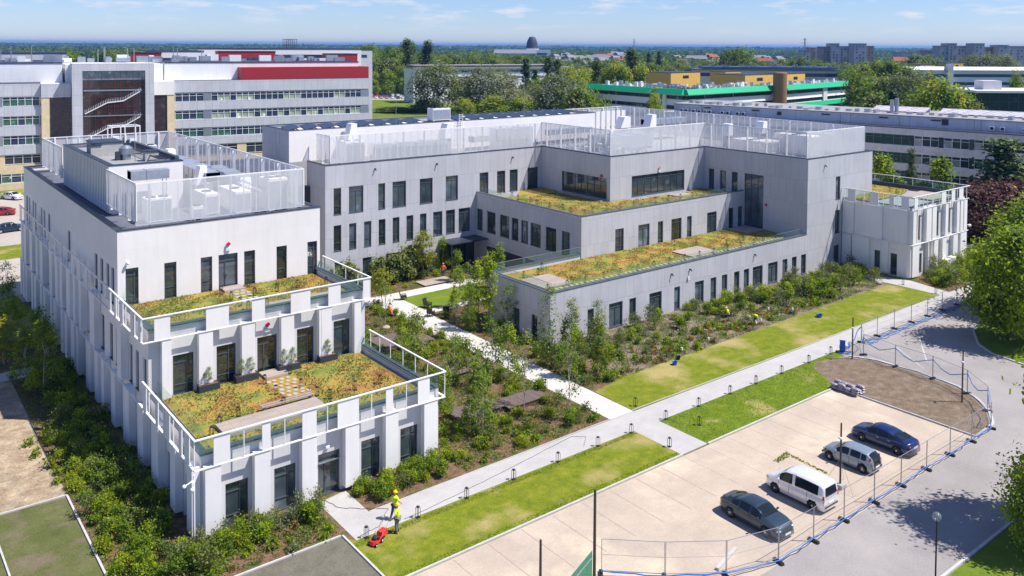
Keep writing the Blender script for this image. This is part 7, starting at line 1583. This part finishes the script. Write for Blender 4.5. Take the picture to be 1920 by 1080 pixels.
# pylons
def pylon(px, d, h, label):
    t_ = empty('power_pylon', BF((px - 970) / 1594 * d, d), -YAW, label, 'pylon', None); b = MB()
    for sx in (-1, 1):
        for sy in (-1, 1): b.tube([(sx * 3, sy * 3, 0), (sx * .7, sy * .7, h * .7), (sx * .3, sy * .3, h)], .22, 4)
    for i in range(9): z = h * i / 9; w_ = 3 - 2.5 * i / 9; b.tube([(-w_, -w_, z), (w_ * .8, -w_ * .8, z + h / 9)], .12, 4); b.tube([(w_, -w_, z), (-w_ * .8, -w_ * .8, z + h / 9)], .12, 4)
    b.build('lattice', 'steel', t_, local=True); b = MB()
    for z, w_ in ((h * .72, 6), (h * .84, 4.6), (h * .94, 3.2)): b.box(-w_, w_, -.2, .2, z, z + .4)
    b.build('crossarm', 'steel', t_, local=True)
pylon(1188, 1500, 43, 'lattice power pylon in the middle of the skyline'); pylon(1508, 1100, 42, 'lattice power pylon left of the apartment blocks')
# small houses in the middle distance
Rh = random.Random(31)
def house(r, f, l, w_, h, roofm, label, ang):
    q = Loc('house', *BF(r, f)[:2], ang, label, 'house', 'far houses between the trees'); q.box('wall', 'house_wall', (-l / 2, l / 2, -w_ / 2, w_ / 2, 0, h)); b = MB(); b.prism([(-l / 2 - .4, -w_ / 2 - .4), (l / 2 + .4, -w_ / 2 - .4), (l / 2 + .4, w_ / 2 + .4), (-l / 2 - .4, w_ / 2 + .4)], h, h + w_ * .35, top=[(-l / 2 + 1, -.2), (l / 2 - 1, -.2), (l / 2 - 1, .2), (-l / 2 + 1, .2)]); b.build('roof', roofm, q.r, local=True); q.box('window', 'blue_glass', (-l * .3, -l * .1, -w_ / 2 - .05, -w_ / 2, h * .5, h * .8), (l * .1, l * .3, -w_ / 2 - .05, -w_ / 2, h * .5, h * .8))
for i in range(46):
    f = Rh.uniform(760, 1500); px = Rh.uniform(1040, 1185) if i < 30 else Rh.uniform(1220, 1460); house((px - 970) / 1594 * f, f, Rh.uniform(10, 20), Rh.uniform(8, 12), Rh.uniform(12, 17), Rh.choice(['house_roof_grey', 'house_roof_grey', 'house_roof_red']), 'small pale house far off, ' + ('left' if i < 30 else 'right') + ' of the pylon, ' + ('nearer' if f < 950 else 'farther' if f < 1200 else 'farthest') + ' rank, ' + ('left part' if (px < 1110 if i < 30 else px < 1340) else 'right part'), Rh.uniform(-1, .2))
house(-25, 620, 62, 14, 9.5, 'house_roof_red', 'long house with a salmon red roof behind the school', -YAW); house(405, 900, 18, 12, 16, 'house_roof_red', 'house with a striped red roof between the apartment groups', -YAW); house(-4, 1400, 70, 18, 17, 'house_roof_grey', 'long pale hall at the foot of the church', -YAW)

# ================================================================ BACKGROUND TREES
gb_ = 'trees beyond the campus'
BT = {
    'a': make_tree('broadleaf_tree', 'round', 14, 5.2, 5200, .5, 'leaf_far', 'trunk_bark', .3, 1.5, 61, 'x', gb_, limbs=6, mats=['leaf_far', 'leaf_mid']),
    'b': make_tree('broadleaf_tree', 'round', 13, 4.8, 5200, .5, 'leaf_mid', 'trunk_bark', .3, 1.5, 62, 'x', gb_, limbs=6, mats=['leaf_mid', 'leaf_olive']),
    'c': make_tree('broadleaf_tree', 'round', 11, 4.2, 4600, .48, 'leaf_yellow', 'trunk_bark', .25, 1.0, 63, 'x', gb_, limbs=6, mats=['leaf_bright', 'leaf_bright', 'leaf_mid', 'leaf_yellow']),
    's': make_tree('willow_tree', 'round', 14, 6.2, 8000, .42, 'leaf_silver', 'trunk_bark', .3, 2.5, 64, 'x', gb_, limbs=8, mats=['leaf_silver', 'leaf_olive']),
    'p': make_tree('poplar_tree', 'column', 22, 2.2, 5200, .5, 'leaf_far', 'trunk_bark', .3, 1.5, 65, 'x', 'columnar poplars', limbs=4, mats=['leaf_far', 'leaf_dark']),
    'k': make_tree('conifer_tree', 'spruce', 14, 3.2, 3600, .5, 'leaf_spruce', 'trunk_bark', .25, 1.0, 66, 'x', 'dark conifers', limbs=3),
}
hb = {'a': 14, 'b': 13, 'c': 11, 's': 14, 'p': 22, 'k': 14}
def bt(kd, r, f, h, label, ws=1.0): s_ = h / hb[kd]; v = (.45 + .5 * min(s_, 1.5)) * ws; BT[kd].at(BF(r, f), Rh.uniform(0, 6), (v, v, s_), label=label)
for kd, r, f, h, ws, lb in [
    ('s', -34.5, 369.9, 20.0, 1.40, 'big grey green willow left of the middle'),
    ('s', -15.6, 379.8, 17.9, 1.47, 'broad willow with brownish top in the middle'),
    ('s', -6.4, 399.8, 15.9, 1.26, 'willow behind the broad one'),
    ('s', -25.7, 399.6, 11.2, 0.98, 'smaller willow between the two big ones'),
    ('s', 15.4, 299.8, 17.5, 1.33, 'silvery willow left of the green banded offices'),
    ('s', -1.1, 329.6, 11.7, 1.12, 'lower olive willow above the long roof'),
    ('s', 7.6, 349.6, 12.2, 1.05, 'olive willow right of the lower one'),
    ('c', -9.0, 319.5, 9.5, 1.70, 'pale olive thicket above the long roof'),
    ('c', 1.0, 319.5, 9.0, 1.53, 'second pale thicket above the long roof'),
    ('b', 15.0, 207.8, 19.1, .75, 'bright tree at the left end of the green offices'),
    ('b', 20.5, 214.7, 16.8, .6, 'small tree before the green offices'),
    ('c', 33.0, 204.7, 16.8, .45, 'small round shrub tree before the green office pier'),
    ('c', -77.0, 499.8, 14.2, .95, 'yellow green tree right of the red clinic band'),
    ('c', -68.3, 504.8, 15.7, 1.0, 'brightest yellow tree beside the car park'),
    ('c', -83.2, 499.7, 12.0, .9, 'yellow green tree touching the clinic'),
    ('c', -57.3, 479.6, 9.8, .9, 'yellow tree at the willow edge'),
    ('c', -73.3, 529.9, 16.3, .8, 'taller yellow green tree behind'),
    ('b', -54.8, 371.3, 2.5, 2.55, 'low round bush left of the long roof'),
    ('b', -48.1, 379.2, 1.0, 2.21, 'low round bush right of the first'),
    ('a', -40.0, 374.3, 4.3, 2.04, 'dark bush under the big willow'),
    ('p', -68.1, 520.4, 31.3, 1.2, 'tallest poplar on the left skyline'),
    ('p', -66.1, 530.3, 29.7, 1.2, 'poplar twin of the tallest'),
    ('p', -56.8, 540.4, 30.4, 1.2, 'second poplar pair, taller one'),
    ('p', -58.7, 545.3, 28.0, 1.2, 'second poplar pair, lower one'),
    ('p', 53.1, 400.2, 27.0, 1.1, 'dark poplar in the middle of the skyline'),
    ('p', 55.1, 402.1, 25.3, 1.0, 'lower poplar touching the dark one'),
    ('p', 14.2, 400.0, 23.3, 1.0, 'left of two poplars before the school'),
    ('p', 18.4, 400.0, 22.3, 1.0, 'right of two poplars before the school'),
    ('p', 32.4, 345.0, 22.7, .9, 'poplar before the low ochre house'),
    ('k', 3.9, 400.0, 23.2, 1.2, 'dark conifer before the school'),
    ('k', 8.3, 394.9, 18.6, 1.0, 'small conifer right of the dark one'),
    ('k', 103.2, 620.2, 25.8, 1.0, 'far dark conifer above the ochre roof house'),
    ('k', 95.8, 620.2, 25.0, .9, 'far conifer left of it'),
    ('c', 23.8, 379.8, 18.2, 1.2, 'yellow green tree left of the ochre house'),
    ('c', 28.9, 369.8, 17.6, 1.1, 'yellow green tree below the ochre house'),
    ('c', 43.9, 389.9, 19.9, 1.2, 'round tree right of the ochre house'),
    ('c', 47.0, 384.9, 19.6, 1.1, 'round tree left of the dark poplar'),
    ('c', 58.1, 394.9, 18.9, 1.1, 'round tree right of the dark poplar'),
    ('b', 15.7, 359.8, 16.5, 1.0, 'tree above the silvery willow'),
    ('c', 22.7, 329.8, 16.8, 1.1, 'bright tree behind the silvery willow'),
    ('b', 9.0, 359.7, 15.1, 1.1, 'green tree behind the olive willow'),
    ('b', 140.4, 349.9, 21.6, 1.1, 'tree mass right of the green wing, top left'),
    ('b', 152.4, 360.0, 23.0, 1.1, 'tall tree before the apartment group'),
    ('a', 153.6, 350.0, 22.1, 1.1, 'dark tree of the right hand grove'),
    ('b', 122.3, 299.9, 20.1, 1.0, 'tree near the green wing end'),
    ('a', 155.6, 339.9, 20.6, 1.1, 'dark tree in the middle of the right hand grove'),
    ('b', 118.9, 284.8, 18.8, 1.0, 'front tree of the grove, left'),
    ('b', 121.2, 279.8, 19.0, .9, 'front tree of the grove, second'),
    ('s', 123.3, 274.8, 18.9, .8, 'weeping tree of the grove'),
    ('s', 125.6, 269.8, 19.4, .75, 'second weeping tree of the grove'),
    ('s', 140.0, 289.8, 19.1, .7, 'weeping tree behind the bright rounded one'),
    ('b', 99.9, 234.7, 16.5, 1.0, 'low dark tree before the grove'),
    ('k', 102.3, 231.7, 17.9, 1.0, 'conical tree before the grove'),
    ('c', 110.7, 221.8, 19.6, 1.2, 'large bright rounded tree left of the glass building'),
    ('b', 118.3, 229.8, 18.4, 1.0, 'tree behind the bright rounded one'),
    ('b', 117.9, 249.7, 16.7, 1.0, 'tree between the conical and the bright one'),
    ('s', 309.0, 560.1, 23.6, 1.3, 'far pale willow before the right apartments'),
    ('s', 321.3, 560.1, 23.0, 1.2, 'far pale willow at the right'),
    ('s', 305.6, 570.1, 22.8, 1.2, 'far pale willow, left one'),
    ('c', 175.9, 299.8, 19.3, .6, 'small tree at the right edge by the white block'),
    ('b', 289.6, 620.2, 24.2, 1.5, 'far tree between the apartment groups'),
    ('b', 311.0, 640.2, 23.3, 1.5, 'far tree left of the right apartments'),
    ('b', 149.1, 560.3, 28.2, 1.3, 'rounded tree above the blue roofed hall'),
    ('b', 145.3, 580.3, 26.7, 1.3, 'tree left of the rounded one above the blue hall'),
    ('b', 189.5, 560.1, 22.2, 1.1, 'tree at the foot of the far apartment group'),
    ('b', -42.0, 371.4, 5.9, 1.3, 'green tree at the left foot of the big willow'),
    ('c', -22.6, 359.4, 6.3, 1.3, 'olive bush between the two big willows'),
    ('b', 11.7, 309.5, 10.1, 1.1, 'green bush below the silvery willow'),
    ('b', 24.1, 299.6, 12.7, 1.0, 'bright tree at the end of the green offices, rear'),
    ('c', 6.1, 324.5, 8.3, 1.5, 'low olive thicket right of the pale ones'),
    ('b', -26.3, 349.3, 4.3, 1.4, 'low green thicket in front of the willows'),
    ('b', -14.1, 344.3, 4.1, 1.4, 'low green thicket before the broad willow'),
    ('c', 15.3, 304.5, 8.5, 1.2, 'low thicket at the foot of the silvery willow'),
    ('c', -84.6, 494.6, 9.0, 1.1, 'yellow green tree at the clinic corner'),
    ('b', -82.7, 560.0, 19.8, 1.4, 'broad dark tree behind the yellow ones'),
    ('b', -98.6, 560.1, 22.1, 1.4, 'broad dark tree over the clinic corner')]: bt(kd, r, f, h, lb, ws)
Rt = random.Random(99)
def fill(px0, px1, d0, d1, n, hs, kinds, label):
    for i in range(n):
        d = d0 + (d1 - d0) * (i + Rt.random()) / n; q = Rt.random(); kd = Rt.choice(kinds); lb = label.replace('tree', {'a': 'dark tree', 'b': 'green tree', 'c': 'bright tree', 's': 'silvery tree'}[kd], 1).replace('dark green dark', 'dark').replace('dark green green', 'green') + ', ' + ['front', 'middle', 'back'][3 * i // n] + ' rank ' + ['left', 'centre', 'right'][int(q * 2.999)]
        bt(kd, (px0 - 970 + (px1 - px0) * q) / 1594 * d, d, Rt.uniform(*hs), lb, Rt.uniform(.95, 1.25))
fill(640, 765, 560, 760, 40, (20, 27), 'aaabbb', 'dark green tree of the wood right of the clinic')
fill(765, 1000, 560, 800, 50, (16, 22), 'aabbb', 'tree of the wood behind the school')
fill(1000, 1220, 470, 800, 44, (12, 18), 'aabbs', 'tree of the wood behind the ochre roof house in the middle')
fill(1220, 1500, 520, 800, 46, (13, 19), 'aabbs', 'tree of the wood behind the blue roofed hall')
fill(1500, 1930, 480, 760, 40, (13, 19), 'aabbs', 'tree of the wood before the apartment blocks')
fill(-10, 640, 420, 620, 50, (19, 24), 'aabb', 'tree of the wood beyond the clinic roofs')
# --- woods farther off: one mass of canopy clumps reaching the horizon
rngw = np.random.default_rng(77); pts = []
for n, f0, f1, hz in ((5200, 620, 1300, 15), (5200, 1300, 2600, 15), (5200, 2600, 5200, 16), (4200, 5200, 12000, 20)):
    f = np.sqrt(rngw.uniform(f0 ** 2, f1 ** 2, n)); r = rngw.uniform(-.64, .64, n) * f
    keep = (np.sin(r * .004 + 1) + np.sin(f * .0031) + np.sin((r + f) * .0017)) > (-.9 if f0 > 1000 else -.6)
    f, r = f[keep], r[keep]; h = rngw.uniform(.6, 1.15, len(f)) * hz; s_ = h / 15
    pts.append(np.stack([r, f, h, s_ * (1 if f0 < 1300 else 1.6 if f0 < 2600 else 3.2 if f0 < 5000 else 7)], 1))
P4 = np.concatenate(pts); m_ = 34; n = len(P4); ux = rngw.normal(size=(n, m_, 3)); ux /= np.linalg.norm(ux, axis=2)[:, :, None]; ux[:, :, 2] = np.abs(ux[:, :, 2])
s_, c_ = math.sin(YAW), math.cos(YAW); cx_, cy2 = P4[:, 0] * c_ + P4[:, 1] * s_, -P4[:, 0] * s_ + P4[:, 1] * c_
cen = np.stack([cx_[:, None] + ux[:, :, 0] * 5 * P4[:, 3:4], cy2[:, None] + ux[:, :, 1] * 5 * P4[:, 3:4], P4[:, 2:3] * (.35 + .6 * ux[:, :, 2])], 2).reshape(-1, 3)
sz = np.repeat(P4[:, 3] * 2.6, m_); mi = np.repeat(rngw.integers(0, 3, n), m_)
me = leaf_mesh('distant_woods', cen, sz, 'leaf_far', rngw, up=.9, mats=['leaf_far', 'leaf_mid', 'leaf_dark'], mi=mi, aspect=1.1); tag(put('distant_woods', me), 'far woods reaching the horizon', 'woods', kind='stuff')
for q in BT.values(): q.drop()

# ================================================================ HAZE
hz = MB(); hz.box(-13000, 16500, -9000, 17500, -1.2, 60); ho = hz.build('haze', 'roof_gravel'); tag(ho, kind='stuff')
m = bpy.data.materials.new('haze_air'); m.use_nodes = True; t = m.node_tree; t.nodes.clear(); o_ = t.nodes.new('ShaderNodeOutputMaterial'); v = t.nodes.new('ShaderNodeVolumePrincipled')
v.inputs['Color'].default_value = (.16, .40, .85, 1); v.inputs['Density'].default_value = .00010; v.inputs['Anisotropy'].default_value = .1
t.links.new(v.outputs[0], o_.inputs['Volume']); ho.data.materials.clear(); ho.data.materials.append(m)
